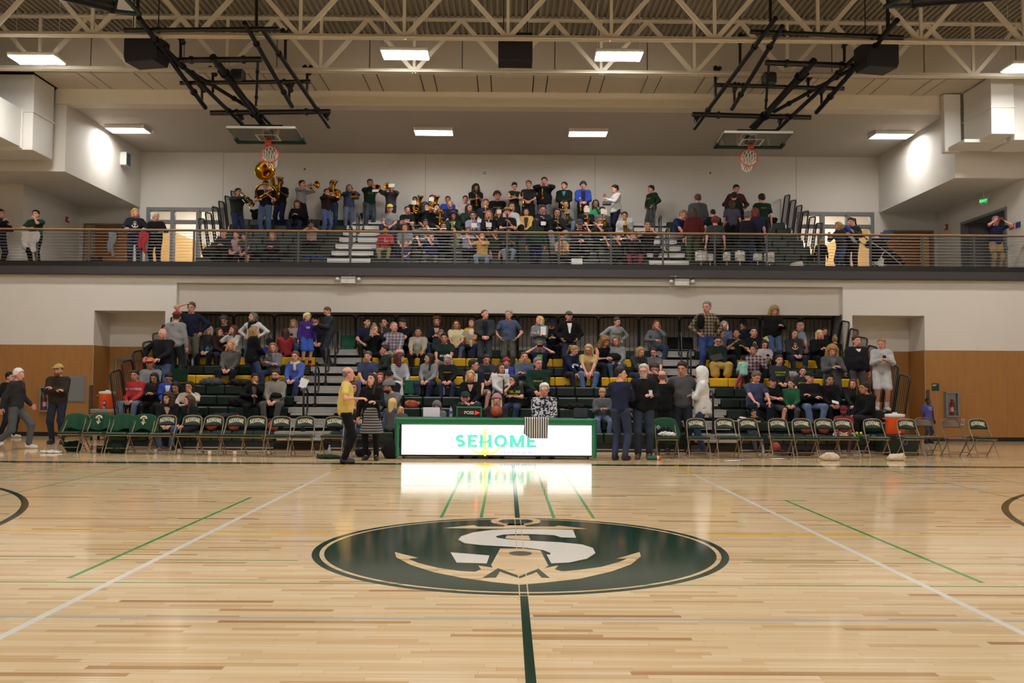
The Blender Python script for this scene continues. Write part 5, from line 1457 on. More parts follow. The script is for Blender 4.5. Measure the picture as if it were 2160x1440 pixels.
    for q in (1, -1):
        z = wrist[q] - elbow[q]; z /= np.linalg.norm(z)
        inw = n3(-q, -.3, 0) if d['pose'] in ('down', 'walk', 'pocket') else n3(-q * .3, .2, -1)
        y = -(inw - (inw @ z) * z); y /= np.linalg.norm(y) + 1e-9
        x = np.cross(y, z); M = np.stack([x, y, z], 1)
        g = GV.copy(); fl_ = 1.0
        if x[1] > 0: g[:, 0] *= -1; fl_ = -1
        Fh = GF if fl_ > 0 else GF[:, ::-1]
        Vh = (g * s) @ M.T + wrist[q] - z * .012 * s
        Vs.append(Vh); Fs.append(Fh + n); Ms.append(np.zeros(len(Fh), int)); n += len(Vh)
    hm_ = hairmat(d['hair'].split(':')[1] if ':' in d['hair'] else '3a2c22')
    me = np_mesh('person', np.vstack(Vs), np.vstack(Fs), [skin(d['skin']), M_LIP, M_EYEW, hm_], np.concatenate(Ms))
    # where the head top should land
    WX = 1.02 if d['place'][0] == 'f' else 1.09
    base = Vector((P0.x, D, zg)); Rz = Matrix.Rotation(R(yaw), 3, 'Z')
    off = Rz @ Vector((hc[0] * WX, hc[1] * WX, 0)); base.x -= off.x
    ob = place('person', me, None, base, (0, 0, R(yaw)), (WX, WX, 1.0))
    # ---- label
    x = base.x; blk = 'left' if x < -4.5 else ('right' if x > 4.6 else 'middle')
    pl = d['place']; c = pl[0]
    if 'lab' in d: where = ''
    elif c in 'bu': where = ', %s %s of %s %s bleachers' % (ROWN[int(pl[1:])], 'row', blk, 'lower' if c == 'b' else 'balcony')
    elif c in 'dsae': where = ', standing in the %s %s bleachers' % (blk, 'balcony' if c == 'e' else 'lower')
    elif c == 'w': where = ', standing on the balcony walkway'
    else: where = ''
    d['label'] = d['desc'] + where
    if len(d['label'].split()) > 16 and c in 'bu': d['label'] = d['desc'] + ', %s %s row' % ('lower' if c == 'b' else 'balcony', ROWN[int(pl[1:])])
    if len(d['label'].split()) > 16 and c in 'dsaew': d['label'] = d['desc'] + ', on the balcony' * (c in 'ew')
    tag(ob, d['label'], 'person', {'b': 'spectators on the lower bleachers', 'd': 'spectators on the lower bleachers', 's': 'spectators on the lower bleachers', 'a': 'spectators on the lower bleachers', 'u': 'band and crowd on the balcony bleachers', 'e': 'band and crowd on the balcony bleachers', 'w': 'people along the balcony walkway', 'f': 'people standing on the court floor', 'c': "people at the scorer's table"}[c])
    # ---- upper garment
    wob = n3(d['x'] * .37, d['y'] * .11, d['x'] * .05)
    kind, _, code = d['top'].partition(':'); tm = cloth(code)
    gr = {'T': .016, 'V': .012, 'L': .016, 'H': .026, 'J': .030}[kind]
    shirt = torso(gr)
    if kind != 'V': shirt += [('c', a_[1], a_[2], a_[3] + gr * s * .6, a_[4] + gr * s * .8) for a_ in trap]
    for q in (1, -1):
        if kind == 'T':
            m_ = sh[q] + (elbow[q] - sh[q]) * .62; shirt.append(('c', sh[q], m_, (.058 + gr * .5) * s, (.055 + gr * .5) * s))
        elif kind == 'V': shirt.append(('c', tp(.1 * q, .01, .3), tp(.11 * q, .01, .43), (.055 + gr * .4) * s, (.05 + gr * .4) * s))
        else:
            m_ = elbow[q] + (wrist[q] - elbow[q]) * (.55 if 'push' in d else .93)
            shirt += [('c', sh[q], elbow[q], (.052 + gr * .6) * s, (.044 + gr * .6) * s), ('c', elbow[q], m_, (.045 + gr * .6) * s, (.033 + gr * .5) * s)]
    if kind == 'H' and 'hood' not in d:
        for i in range(5):
            a0 = math.pi * (i / 5 - .0); a1 = math.pi * ((i + 1) / 5)
            shirt.append(('c', tp(.085 * math.cos(a0), .03 + .075 * math.sin(a0), .475), tp(.085 * math.cos(a1), .03 + .075 * math.sin(a1), .475 - .01), .035 * s, .035 * s))
    if kind == 'J':
        for i in range(6):
            a0 = math.pi * (i * 1.3 / 6 - .15); a1 = math.pi * ((i + 1) * 1.3 / 6 - .15)
            shirt.append(('c', tp(.07 * math.cos(a0), .018 + .07 * math.sin(a0), .49), tp(.07 * math.cos(a1), .018 + .07 * math.sin(a1), .49), .024 * s, .024 * s))
    hem = -float(d.get('hem', .11 if kind != 'V' else .10))
    if 'hem' in d and not sit:
        shirt.append(('c', tp(0, .0, .05), pel + s * n3(0, 0, hem), .15 * s * gi + .02, .165 * s * gi + .02))
    def fshirt(P):
        f = field(P, shirt, .035 * s) - W_(P + wob, .006 * s, 30 / s); q = (P - pel) @ T
        return np.maximum(np.maximum(f, q[:, 2] - .515 * s), hem * s - q[:, 2])
    lo, hi = bounds(shirt, hvox * 1.6)
    V, F = surfnet(fshirt, lo, hi, hvox)
    place({'T': 'tee_shirt', 'V': 'sleeveless_top', 'L': 'sweater', 'H': 'hoodie', 'J': 'jacket'}[kind], np_mesh('upper_garment', V, F, tm), ob)
    # ---- lower garment
    kind2, _, code2 = d['bot'].partition(':')
    pg = {'J': .016, 'K': .02, 'R': .02, 'N': .008, 'S': .022}[kind2]
    pr = [('e', tp(0, .005, .0), T, s * (n3(.158, .113, .125) + .008)), ('e', pel + s * n3(0, .0, -.02), I3, s * (n3(.15, .115, .12) + .008))]
    for q in (1, -1):
        if kind2 in 'JNS':
            pr += [('c', hip[q], knee[q], (leg_r[0] + pg) * s, (leg_r[1] + pg) * s), ('c', knee[q], ank[q] + n3(0, 0, .012), (leg_r[2] + pg) * s, (leg_r[3] + pg * 1.3) * s)]
        elif kind2 == 'K': pr.append(('c', hip[q], hip[q] + (knee[q] - hip[q]) * .88, (leg_r[0] + pg) * s, (leg_r[1] + pg + .022) * s))
    if kind2 == 'R':
        if sit:
            for q in (1, -1): pr += [('c', hip[q], knee[q], .10 * s, .10 * s), ('c', knee[q], knee[q] + (ank[q] - knee[q]) * .5, .10 * s, .11 * s)]
            pr.append(('c', pel, (knee[1] + knee[-1]) / 2, .10 * s, .09 * s))
        else: pr += [('c', pel + s * n3(0, 0, .02), pel + s * n3(0, 0, -.40), .15 * s, .235 * s)]
    cut = None
    if kind2 == 'R' and not sit: cut = pel[2] - .42 * s
    lo, hi = bounds(pr, hvox * 1.6)
    V, F = surfnet((lambda P: np.maximum(field(P, pr, .03 * s) - W_(P + wob, .007 * s, 18 / s), cut - P[:, 2])) if cut else (lambda P: field(P, pr, .03 * s) - W_(P + wob, .005 * s, 34 / s)), lo, hi, hvox)
    place({'J': 'trousers', 'N': 'leggings', 'S': 'sweatpants', 'K': 'shorts', 'R': 'skirt'}[kind2], np_mesh('lower_garment', V, F, cloth(code2)), ob)
    if 'tights' in d:
        pr2 = []
        for q in (1, -1): pr2 += [('c', hip[q], knee[q], (leg_r[0] + .008) * s, (leg_r[1] + .008) * s), ('c', knee[q], ank[q], (leg_r[2] + .012) * s, (leg_r[3] + .014) * s)]
        lo, hi = bounds(pr2, hvox * 1.6); V, F = surfnet(lambda P: field(P, pr2, .02 * s), lo, hi, hvox)
        place('tights', np_mesh('tights', V, F, cloth(d['tights'])), ob)
    # ---- shoes
    if d['y'] > 0:
        shc = d.get('sh', '1b1a1c')
        for q in (1, -1):
            dirv = ank[q] - n3(0, 0, .085 * s)
            place('shoe', TPL['shoe'], ob, (ank[q][0], ank[q][1], ank[q][2] - .085 * s), (R(-18) if st == 'walk' and q < 0 else 0, 0, R(8 * q)), (s, s, s), mat('shoe ' + shc, shc, .5, gain=1.2))
            if 'sock' in d: MB().tube([ank[q] + n3(0, 0, .0), ank[q] + (knee[q] - ank[q]) * .3], .05 * s, 10).build('sock', cloth(d['sock']), ob)
    # ---- head wear
    E = Matrix([list(r_) for r_ in HR])
    def on_head(nm, key, m): return place(nm, TPL[key], ob, hc, E, (s * HS, s * HS, s * HS), m)
    hs = d['hair'].split(':')[0]
    if 'hood' in d: on_head('hood', 'hood', tm)
    if hs != 'n' and not ('hood' in d and hs in 'scl'):
        if 'cap' in d or 'beanie' in d: hs = {'s': 'f', 'c': 'f', 'k': 'f'}.get(hs, hs)
        on_head('hair', hs, hm_)
    for nm in ('cap', 'beanie', 'beard', 'scarf'):
        if nm in d: on_head(nm, nm, cloth(d[nm]) if nm != 'beard' else hairmat(d[nm]))
    if 'g' in d: on_head('glasses', 'glasses', M_BLACK)
    # ---- prints, open fronts
    def project(pts, lift):
        """pts (x, z) in the torso frame -> points on the garment front"""
        Pq = np.array([tp(x_, -.45, z_) for x_, z_ in pts]); dr = T @ n3(0, 1, 0)
        for _ in range(26):
            dd = fshirt(Pq); Pq = Pq + dr * np.clip(dd, -.05, .2)[:, None] * .9
        return Pq - dr * lift
    if 'print' in d:
        txt, _, col = d['print'].partition(','); txt = txt.replace('_', ' ').replace('/', '\n')
        col, _, sz = col.partition(','); V, F = text_geo(txt, float(sz or .07), .0) if txt[0] != '#' else marks(len(txt), float(sz or .07))
        pz_ = float(d.get('pz', .30))
        if 'backprint' in d:
            Pq = np.array([tp(-v[0], .45, v[1] + pz_) for v in V]); dr = T @ n3(0, -1, 0)
            for _ in range(26): Pq = Pq + dr * np.clip(fshirt(Pq), -.05, .2)[:, None] * .9
            Pq = Pq - dr * .008
        else: Pq = project([(v[0], v[1] + pz_) for v in V], .008)
        place('print', mk_mesh('print', Pq, F, mat('print ' + col, col, .7, gain=1.2)), ob)
    if 'logo' in d:      # round emblem of ring, bar and anchor arms
        col = d['logo']; pts = []; F = []
        def band(c0, r0, r1, a0, a1, n_):
            for i in range(n_):
                q = len(pts)
                for r_, a_ in ((r0, i), (r1, i), (r1, i + 1), (r0, i + 1)):
                    t_ = a0 + (a1 - a0) * a_ / n_; pts.append((r_ * math.cos(t_), c0 + r_ * math.sin(t_)))
                F.append((q, q + 1, q + 2, q + 3))
        band(.36, .022, .034, 0, 6.283, 12); band(.29, .06, .085, math.pi * 1.05, math.pi * 1.95, 12)
        q = len(pts); pts += [(-.014, .21), (.014, .21), (.01, .33), (-.01, .33)]; F.append((q, q + 1, q + 2, q + 3))
        q = len(pts); pts += [(-.05, .30), (.05, .30), (.05, .315), (-.05, .315)]; F.append((q, q + 1, q + 2, q + 3))
        place('print', mk_mesh('print', project(pts, .009), F, mat('print ' + col, col, .7, gain=1.2)), ob)
    if 'in' in d:
        c3, _, deep = d['in'].partition(','); zb_ = float(deep or .12)
        G = []; nu, nv = 6, 10
        for j in range(nv + 1):
            z_ = .455 - (.455 - zb_) * j / nv; w_ = .062 * (1 - .75 * j / nv) + (.012 if zb_ < 0 else 0)
            for i in range(nu + 1): G.append(((i / nu * 2 - 1) * w_, z_))
        F = [(j * (nu + 1) + i, (j + 1) * (nu + 1) + i, (j + 1) * (nu + 1) + i + 1, j * (nu + 1) + i + 1) for j in range(nv) for i in range(nu)]
        place('shirt_front', mk_mesh('shirt_front', project(G, .007), F, cloth(c3), None, True), ob)
    # ---- keep what held things need
    Mw = Matrix.Translation(base) @ Rz.to_4x4() @ Matrix.Diagonal((WX, WX, 1.0, 1))
    mouth = hc + HR @ (s * n3(0, -.11, -.064))
    d.update(M=Mw, s=s, mouth=mouth, wrist=wrist, elbow=elbow, hc=hc, HR=HR, ob=ob, pel=pel, T=T, knee=knee)
    PEOPLE.setdefault(d['desc'], d)
    if 'phone' in d:
        hp = (wrist[1] + wrist[-1]) / 2 if d['pose'] in ('phone', 'camera') else wrist[1 if 'mir' not in d else -1]
        f_ = hp + s * n3(0, -.06, .04 if d['pose'] != 'camera' else .03)
        col = d['phone'] if isinstance(d['phone'], str) else '16161a'
        o = MB().box(-.038, .038, -.005, .005, -.075, .075, b=.004).build('phone', mat('phone ' + col, col, .25), None)
        o.matrix_world = Matrix.Translation(Mw @ Vector(f_)) @ Rz.to_4x4() @ (Matrix.Rotation(R(90), 4, 'Y') if d['pose'] == 'camera' else Matrix.Rotation(R(-35), 4, 'X'))
        tag(o, 'phone held by ' + d['desc'].replace('person in ', 'the one in ', 1), 'phone', 'phones in hands')
    return d
# ---------------------------------------------------------------- everyone on and around the lower bleachers
LOWER = """
40 776 f19.9 walk 90/0/8 p s:d8d2ca J:2c2c30 J:50545a stance=walk sh=c9c5c0 in=5a2028,.3 | person in charcoal jacket and grey jeans walking along the left wall
22 784 f23.7 walk 80 l s:1c1613 J:1a1a1e J:1e2230 stance=step sh=a8a49e | person in black jacket half hidden behind the walking one
125 767 f21.6 cross 10/-12 p s:4a3826 J:33281e J:262f42 cap=b8953c sh=2a2e36 gi=1.15 beard=6a4a34 | person in brown camouflage jacket and yellow cap with arms crossed
287 781 b2 lap 0 t s:1a1512 H:b5121a J:5d6d88 print=SKI_PATROL,e8e0d8,.075 pz=.33 gi=1.15 | person in red hoodie with white print
320 755 b3 lap 5 t c:1a1512 L:84868a J:2a3040 cap=d8581c gi=1.1 | person in grey sweatshirt and orange cap
328 786 b2 phone 0/0/22 t m:17110f J:1d1916 N:141416 scarf=7a1a20 f | person in black fur jacket and red scarf looking down
358 787 b2 lap 10/10/30 t s:100d0d J:1c3fa6 J:1a1c24 in=c4c2be,.2 sc=.9 | person in blue and white jacket bending the head
373 804 b1 phone 0/0/25 t l:120e0d L:241c20 J:1e2028 f sc=.95 | person in dark plum top looking into the lap
402 804 b1 face 20/-30/5 t l:120d0c L:b9aa96 J:20222a f | person in cream sweater turned to the neighbours
357 828 b0 lap 15/-35 l a:2e1b13 J:14191a J:3f5174 f in=b98d78,.3 | person in black jacket and jeans with curls
400 833 b0 lap -20/-40 l l:3a2418 J:0f1b17 J:14161c f | person in dark green jacket facing away from the court
345 691 d3 lean -5/35 p f:b8b2aa J:17151a J:46567a in=101012,-.05 mir gi=1.1 sh=3a3a40 | person in black leather jacket leaning on the end rail
372 656 d5 down 170/20 l s:3a2c22 H:8a888a J:222a34 cap=8a1a1e gi=1.12 | person in grey hoodie and red cap seen from behind
405 637 d6 head 15/-15/5 p s:4a3c30 L:131a33 J:5c5648 g gi=1.15 | person in navy sweater resting a hand on the head
411 694 b7 lap -10/0/25 l m:2c1c16 L:9c8e84 J:16161a f | person in beige sweater looking down
442 687 b7 lap 0 l m:9a9894 J:33343a J:101014 g f | person in charcoal zip jacket with a blue umbrella
463 691 b7 lap 60/10 l m:3a201a J:331820 J:1c2030 g f | person in maroon top in profile
475 665 b8 phone 0/0/25 l k:4a443e L:15130f J:16161c g gi=1.15 print=#,6a2a20,.08 | person in black printed sweater and glasses
494 686 b7 face2 -40/-10 l l:54261a L:c6c2be J:2a2c3c f | person in white sweater with hand to the mouth
534 658 d6 hips -10/-30 l m:5a544e L:c4c2c0 J:36466a scarf=121214 f | person in white cardigan and long black scarf, hands on hips
537 687 d4 front 125/-15 l l:8a6c44 J:0e0e10 J:2f4468 f hem=.18 | person in long black coat and jeans turned away
489 718 b5 lap 0/-5 p m:b08a52 L:5a5856 J:171a24 f | person in grey sweater smiling with hands in lap
601 692 b7 lap 200 l l:3a2018 L:9a1218 J:14141a f | person in red sweater seen from behind
621 673 b8 phone 0/0/25 l m:8a6c44 J:8c8076 J:34507c f phone | person in tan coat and jeans using a phone
649 660 s6 down 25/20 p k:d8c48c H:3a1a78 K:2450b0 sh=a01c18 sock=2a2a2e print=W,e0d8c8,.12 pz=.3 | person in purple lettered hoodie and blue shorts
667 664 b8 lap 20 p s:1a1614 L:15151a J:16181e cap=101012 | person in black cap and black top half hidden
691 646 a6 phone -60/0/30 p c:4a3c30 H:2c2e34 J:242a36 phone gi=1.1 | person in dark grey hoodie looking at a phone on the aisle
573 713 b6 elbows 0/0/30 l s:1a1614 L:1d38a0 J:22242c cap=121216 lean=18 | person in blue top and black cap bending forward
577 723 b5 cross 0/5/5 p m:7a5c3a L:6d7078 J:2a3450 scarf=75787e f | person in blue grey cowl sweater with arms crossed
624 741 b4 lap -5/0 p s:5a3826 L:3f58ac J:2a3a66 scarf=b4b0aa g f | person in blue sweater and pale scarf holding a paper
583 780 b2 lap 0/-3 l s:2a1f1a L:857d72 J:4c4a48 g beard=2a1f1a gi=1.15 | person in grey brown shirt holding a black hat
540 788 b2 face 10/20 t s:18110f J:0f0d0e N:100f11 f in=5a5652,.0 | person in black cardigan resting chin on hand
775 670 b8 point 10/40 l s:1d1814 T:161d38 J:26251e | person in navy tee pointing towards the court
791 685 b7 drink 15/20 p u:7a6244 L:121416 J:16181c f | person in black top lifting a paper bag to drink
812 670 b8 lap 10/-25 l s:26211e H:2c2d31 J:22262e g | person in dark grey hoodie and glasses
832 675 b7 knees 0/25/-8 p c:7a6a5c L:8e8f9c~plaid~6a4c50 K:a89e90 gi=1.25 | person in plaid shirt and khaki shorts calling out
852 671 b8 elbows -30/-30/20 l s:1d1815 T:0f0f11 J:1c1e26 lean=15 | person in black tee leaning sideways
883 691 b7 knees 0 t s:100d0c J:998a70 J:111114 in=8a9ab8,.25 gi=1.1 | person in tan trench coat and black trousers
922 665 b8 phone 0/0/20 l k:5c3c26 J:161417 J:2e3c5c f phone in=b58a76,.3 | person in black cardigan reading a phone
931 690 b7 phone 0/0/35 l c:6a4e38 L:25262a J:34466a sc=.9 | person in dark shirt with head bowed over the knees
938 703 b6 knees 0/-5 t s:100d0c T:0d2a1e K:6a6a70 print=BEARS,dcd8d0,.075 gi=1.2 pz=.2 | person in green white-lettered tee and grey shorts
963 675 b8 lap 0/-5 p m:6a3f20 T:c9bc84 J:56627a g f | person in pale yellow tee and glasses
996 671 b8 hand -10/-25 p l:5a3820 J:d39a28 J:1f2c4c f in=d0ccc8,.0 | person in yellow cardigan holding a fan of paper
1023 652 d6 front 5/40 p c:5a4e44 J:2e2f34 J:343a44 in=10142a,-.06 gi=1.1 | person in charcoal jacket with white hood lining
1073 653 d6 pocket 0/-25 l s:8a867e T:3f4d6c J:4a4a42 g gi=1.1 | person in blue tee and olive trousers, hands at pockets
1138 666 d6 cross -10/-40 p m:b59a66 H:6c737c J:34466a f print=L,e0dcd6,.1 | person in grey hoodie with white letter, arms crossed
1163 672 b8 phone 0/0/35 l s:1a1614 L:101012 J:141a2a cap=1a1d30 phone | person in black top and navy cap bent over a phone
1200 656 d6 pocket 5 p c:3a2c22 J:0e0e10 J:232b3e cap=57584a in=d4d0cc,.18 gi=1.2 | person in black zip jacket and camouflage cap
1300 668 d6 hips 20/20/10 p s:3a2c22 L:85878c J:4a5a70 print=#,57622a,.06 gi=1.1 lean=12 | person in grey printed sweatshirt, hands on hips
1275 709 b6 phone 20/20/25 p a:7a5a30 V:0d0d10 J:1a2030 f lean=15 | person in black sleeveless top leaning to the neighbour
1299 710 b6 lap -5/-25 p m:5c4a36 H:808086 J:33456a g gi=1.1 | person in light grey hoodie with black bag on lap
1210 727 b5 elbows 25/25/20 p p:8a6a40 H:141a3c J:26272c lean=20 print=#,d8d8e0,.06 f gi=1.1 | person in navy printed hoodie leaning forward
1240 725 b5 elbows -5/-15/15 p m:a08a5c T:c3a156 J:4c6a9c lean=18 g f sh=a8854e | person in yellow tee with hands round the knees
1138 720 b5 camera 0 p s:5a4e44 J:151c30 J:1e2c50 phone in=48a02c,0 | person in navy and lime jacket filming with a phone
1135 754 b3 lap 0/25 p s:6f6a64 H:10301f J:0f0f12 g gi=1.3 print=SEHOME,c8a45c,.05 pz=.27 | person in dark green hoodie with gold lettering
1106 742 b4 cross 10/-5 p p:4a3020 L:49566e J:5c6450 f | person in blue grey sweater sitting with crossed arms
1068 752 b4 lap 0 p s:4a3826 L:27409a J:2a3450 beanie=a81c20 sc=.82 in=d8d4d0,0 | person in red and white knit hat and blue sleeves
1057 766 b3 lap 20/15 l l:3a2618 J:c8c4bc J:2a3450 scarf=c4beb4 g f | person in white quilted jacket and cream scarf
1027 747 b4 elbows 5/5/15 p s:2c211a T:2e3338 J:24262c print=SEAHAWKS,c8ccd0,.05 lean=15 gi=1.15 | person in grey printed tee laughing
1000 758 b3 lap 25/55 p s:241d19 T:181d2e K:6a665e g gi=1.15 in=c4c4c8,.0 | person in navy and white shirt turned to the right
993 781 b2 lap 0/-3 p m:b08c50 L:0d0d0f J:2a3648 f in=c29078,.3 | person in black V-neck sweater with clasped hands
1083 791 b2 face2 -15/-45 l l:1d1413 T:242426 J:2c3c5c f print=##,8a8a3a,.08 | person in dark grey printed tee with hand at the ear
777 741 b4 lap 0/-8/5 p s:4a423a T:333e5c J:44587c phone gi=1.15 pose2=1 | person in blue tee holding a phone over the knee
812 727 b5 lap -60/-20 l s:2a1c16 L:1c2522~stripe~3a4442 J:24282e f | person in dark striped sweater in profile
845 745 b4 lap 30/50 l a:4a2018 L:a6a4a8~stripe~8c8a98 J:d0ccc8 f | person in pale banded sweater turned to the right
905 745 b4 lap -15/-45 l l:23130f L:7a7c7e J:1f2a48 f | person in grey sweater with crossed legs
945 748 b4 lap 0/-10/20 p l:a8a6a2 L:1a1b1c J:26324c f print=MARINERS,c8a42c,.045 | person in black gold-lettered sweatshirt holding a bottle
822 783 b2 lap 0 p s:3a2c22 J:15181f J:1c2438 cap=0f0f11 | person in dark jacket and black cap behind the knit hat
803 786 b2 lap -10/20 p l:7a4426 L:2a2a2c J:1e2230 f | person in dark top leaning out behind the black sweater
822 801 b1 knees -35/-40/10 p s:1f1713 L:6c6e72 J:44587c beanie=6a6c70 beard=2a1e18 g lean=18 push | person in grey sweater and grey knit hat
828 843 b0 lap 160 p l:c0a468 L:4a4a4c J:24262c f sc=.85 | person in grey top with long hair seen from behind
846 849 c19.35,.5 lap 0/-10/10 p m:c0985c L:55585c J:33456a sc=.55 | person, small, in grey top held on a lap
735 772 f16.75 reach 100/15 p f:6a625a T:d2b43c J:0e0e10 gi=1.25 sh=1c1c20 mir | person in yellow shirt and black trousers gesturing
785 786 f17.5 hand 0/-25/-10 l l:1d1210 L:0e0d0f R:3a3838~stripe~8e8a86 tights=0d0c0e f sh=0f0f11 | person in black sweater and striped skirt laughing
750 846 b0 face -10/-15/10 p l:8a6c48 L:3a3638 J:2a3450 g f sc=.85 | person in dark top and glasses behind the yellow shirt
747 806 b1 lap 0 p l:4a3020 L:2a2c30 J:2a3450 f | person in dark top hidden behind the yellow shirt
982 826 c18.75 face 10/-10 p s:2a1f1a J:141416 J:1c1e26 cap=17302e beard=3a2a20 | person in black jacket and teal brimmed cap at the table
922 852 c19.0 lap 0/0/25 l s:1a1614 H:66666a J:22242c hood sc=.75 | person in grey hood bent low behind the laptop
1048 832 c18.75 lap 0 p l:c8b080 J:2a2428 J:22242c beanie=b0707a scarf=6a4a4e f | person in pink knit hat behind the basketball
1148 808 c18.7,.58 lap 0 p s:c4c2be L:b9b8b6~floral~1b2038 J:1a1e30 g gi=1.4 | person in navy and white floral blouse behind the table
1270 820 b1 phone 0/0/30 p s:9a8052 H:55585c J:57688a f phone sc=.84 sh=9a7a68 | person in grey hoodie and pale jeans bent over a phone
1310 773 f17.8 cross 150/-75 l s:14100e L:1c2340 J:2e3b58 sh=1a1a20 | person in navy sweater and jeans turned away from the court
1357 767 f18.1 hand -5/-10 p s:a8a6a2 J:101012 J:2c3648 g beard=9a968e phone gi=1.15 sh=5a3a34 push | person in black fleece raising a phone
1398 780 f19.25 cross 175 p f:6a564a L:0c0d10 J:1c1e26 gi=1.25 | person in black sweater with bald head seen from behind
1380 766 b3 face 0/-10/30 p s:3a2820 L:4c2024~plaid~20262e J:2a3450 | person in dark plaid shirt bending over between the standing group
1438 762 f19.5 behind -5/-20/10 t s:15110f L:4a4a4c J:1f232c gi=1.25 sh=101012 | person in grey button shirt with hands behind the back
1478 773 f19.45 cross -100/-5 l s:1a1210 H:d4d2ce J:2c3a5c hood hem=.16 sh=26262c | person in white hood and jeans with arms crossed
1378 734 b5 knees -5/-15/8 p s:2c1d18 T:5a5c60 J:2a3450 f g | person in grey tee leaning on the knees
1348 730 b5 elbows 20/15/15 p m:8a6c44 L:2c2d30 J:26324c lean=22 f print=##,8a8a30,.05 | person in charcoal printed sweater leaning forward
1384 675 b8 face 0/5 p m:7a5a38 L:606266 J:2a3858 f | person in grey sweater with fist at the chin
1490 624 d6 pocket 5/-40 p s:7a746c L:8c7a58~plaid~2e2624 J:27407c g gi=1.1 | person in brown plaid shirt and blue jeans, dark coat on shoulder
1526 677 b8 lap 0/-10 p m:cfccc6 L:5a5c84 J:2a2c3c f | person in lilac blue top with white bob
1519 694 b7 phone 60/10/10 l l:3a2a20 L:8a7a7a J:22242c f | person in patterned grey top in profile
1512 707 b6 lap 0/5/28 l u:1d1512 L:12261a R:b08a1c f g sh=2a2422 | person in dark green top and mustard skirt, reading
1552 694 b7 hold 0/-25/-12 t s:17110f T:101f18 J:14181e f | person in dark green tee looking up
1566 675 b8 lap 0/10/20 t s:120f0e J:141a2c J:16181e cap=100f12 | person in navy jacket and black cap looking down
1588 690 b7 lap 0/-5 l s:1f1713 T:101012 J:1c1e26 logo=d8c89c | person in black tee with pale emblem
1632 645 d7 hand 0/5/25 p a:8c7444 J:0d0d0f J:40557c f gi=1.2 | person in black jacket and jeans looking down
1680 678 b8 elbows 20/30/30 p c:8a7466 T:7d8fa0 J:2a3858 lean=24 gi=1.1 | person in light blue shirt leaning down
1673 694 b7 lap 0/15/10 l l:2a1a17 H:2a2a2e J:1e2742 logo=cfb070 f | person in charcoal hoodie with anchor emblem
1727 696 b7 phone 0/10/15 p m:c2a670 J:0f0e10 J:121216 f gi=1.15 | person in black coat with blond bob
1738 692 b8 lap 10 p s:3a2c22 J:12151f J:16181e | person in dark jacket half hidden at the right end
1762 708 b7 lap 190 t u:8a6c3c L:0f0f12 J:121216 f | person in black top with tied hair seen from behind
1754 727 d2 phone -5/-5/25 p a:8c6c3c J:4c5054 J:2a3450 f phone in=5c5e60,0 hem=.2 | person in grey jacket with curls using a phone
1588 728 b5 baby -15/-30/-5 t u:2a1a14 L:a08c94~plaid~3c2030 J:14141a f | person in pink and navy plaid shirt holding a child
1567 740 c22.72,1.72 lap 200/0/0 t s:120d0c J:8cc4b4 N:c4567c sc=.56 sh=c8a8a8 | person, small, in mint padded vest and pink leggings
1611 717 b6 phone 0/0/25 l l:2a1a15 L:a8a0a0 J:1f2742 f phone | person in pale knit sweater typing on a phone
1642 749 b4 lap 0 l s:2a1c17 L:2c2d30 J:16181e print=##,7a8a2c,.055 pz=.3 | person in charcoal long sleeve tee with green print
1692 773 b3 phone1 0/-15 l s:2c1e18 T:2a2b2e J:1c1e26 print=##,7a8a2c,.06 pz=.3 | person in dark tee with green print behind the flat cap
1593 783 b2 knees 5/20/25 p s:5a4e44 T:3a4468 J:161c2c gi=1.25 | person in blue henley tee looking down at a child
1588 826 b0 drink 10/15/10 t c:17110f L:1a1214 J:3a3a40 sc=.62 print=##,c8c4c0,.1 | person, small, in black and red top hand at mouth
1628 795 b2 cross 0/5 p s:3a2c22 T:101012 K:3e3c38 cap=1c222c sock=2a7ab0 sh=1d3a58 | person in black track top and shorts with blue socks
1667 803 b2 lap -20/-25 l s:2c1d17 J:0e5a36 J:3a3d42 sc=.83 | person in green track jacket and grey trousers
1706 784 b2 cross 0/10 p s:8a867e J:0f0f11 J:566c94 cap=1c1b1c gi=1.1 | person in black jacket and flat cap with arms crossed
1748 790 b2 lap 0/-5 t s:14100f J:0f0e10 J:101014 f | person in black hooded coat holding a white card
1793 798 b2 elbows -15/-15 l l:4a3020 J:22201c J:26324c f lean=15 | person in dark olive jacket leaning between two in black
1822 806 b1 lap -70/-10 t s:1a1412 J:0e0e11 J:1e1e22 gi=1.1 | person in black quarter zip sitting in profile
1777 848 c20.0,.33 knees -20/0/30 d c:120d0c L:8c1420 K:c8b48c cap=6a0f18 sc=.8 | person in red sweatshirt and red cap at the foot of the rows
1806 707 d3 down 0/10 p s:3a2c22 J:1c1d22 J:4a484c in=d4d0cc,.38 gi=1.3 | person in black quarter zip with white collar, standing tall
1858 712 s2 phone -15/-25/20 p p:7a6038 H:a8a6a8 K:b8b6b4 sh=c8c8c8 sock=d0d0d0 f phone print=UCLA,d0a838,.065 | person in grey yellow-lettered hoodie and white shorts
1957 838 f23.7 down 15/25 d c:120d0c T:4a4aa0 J:3a4658 print=TAKE/THE,d8c83c,.075 sh=22242a pz=.36 | person, small, in purple TAKE THE tee by the right alcove
"""
for l in LOWER.strip().split('\n'): person(parse(l))
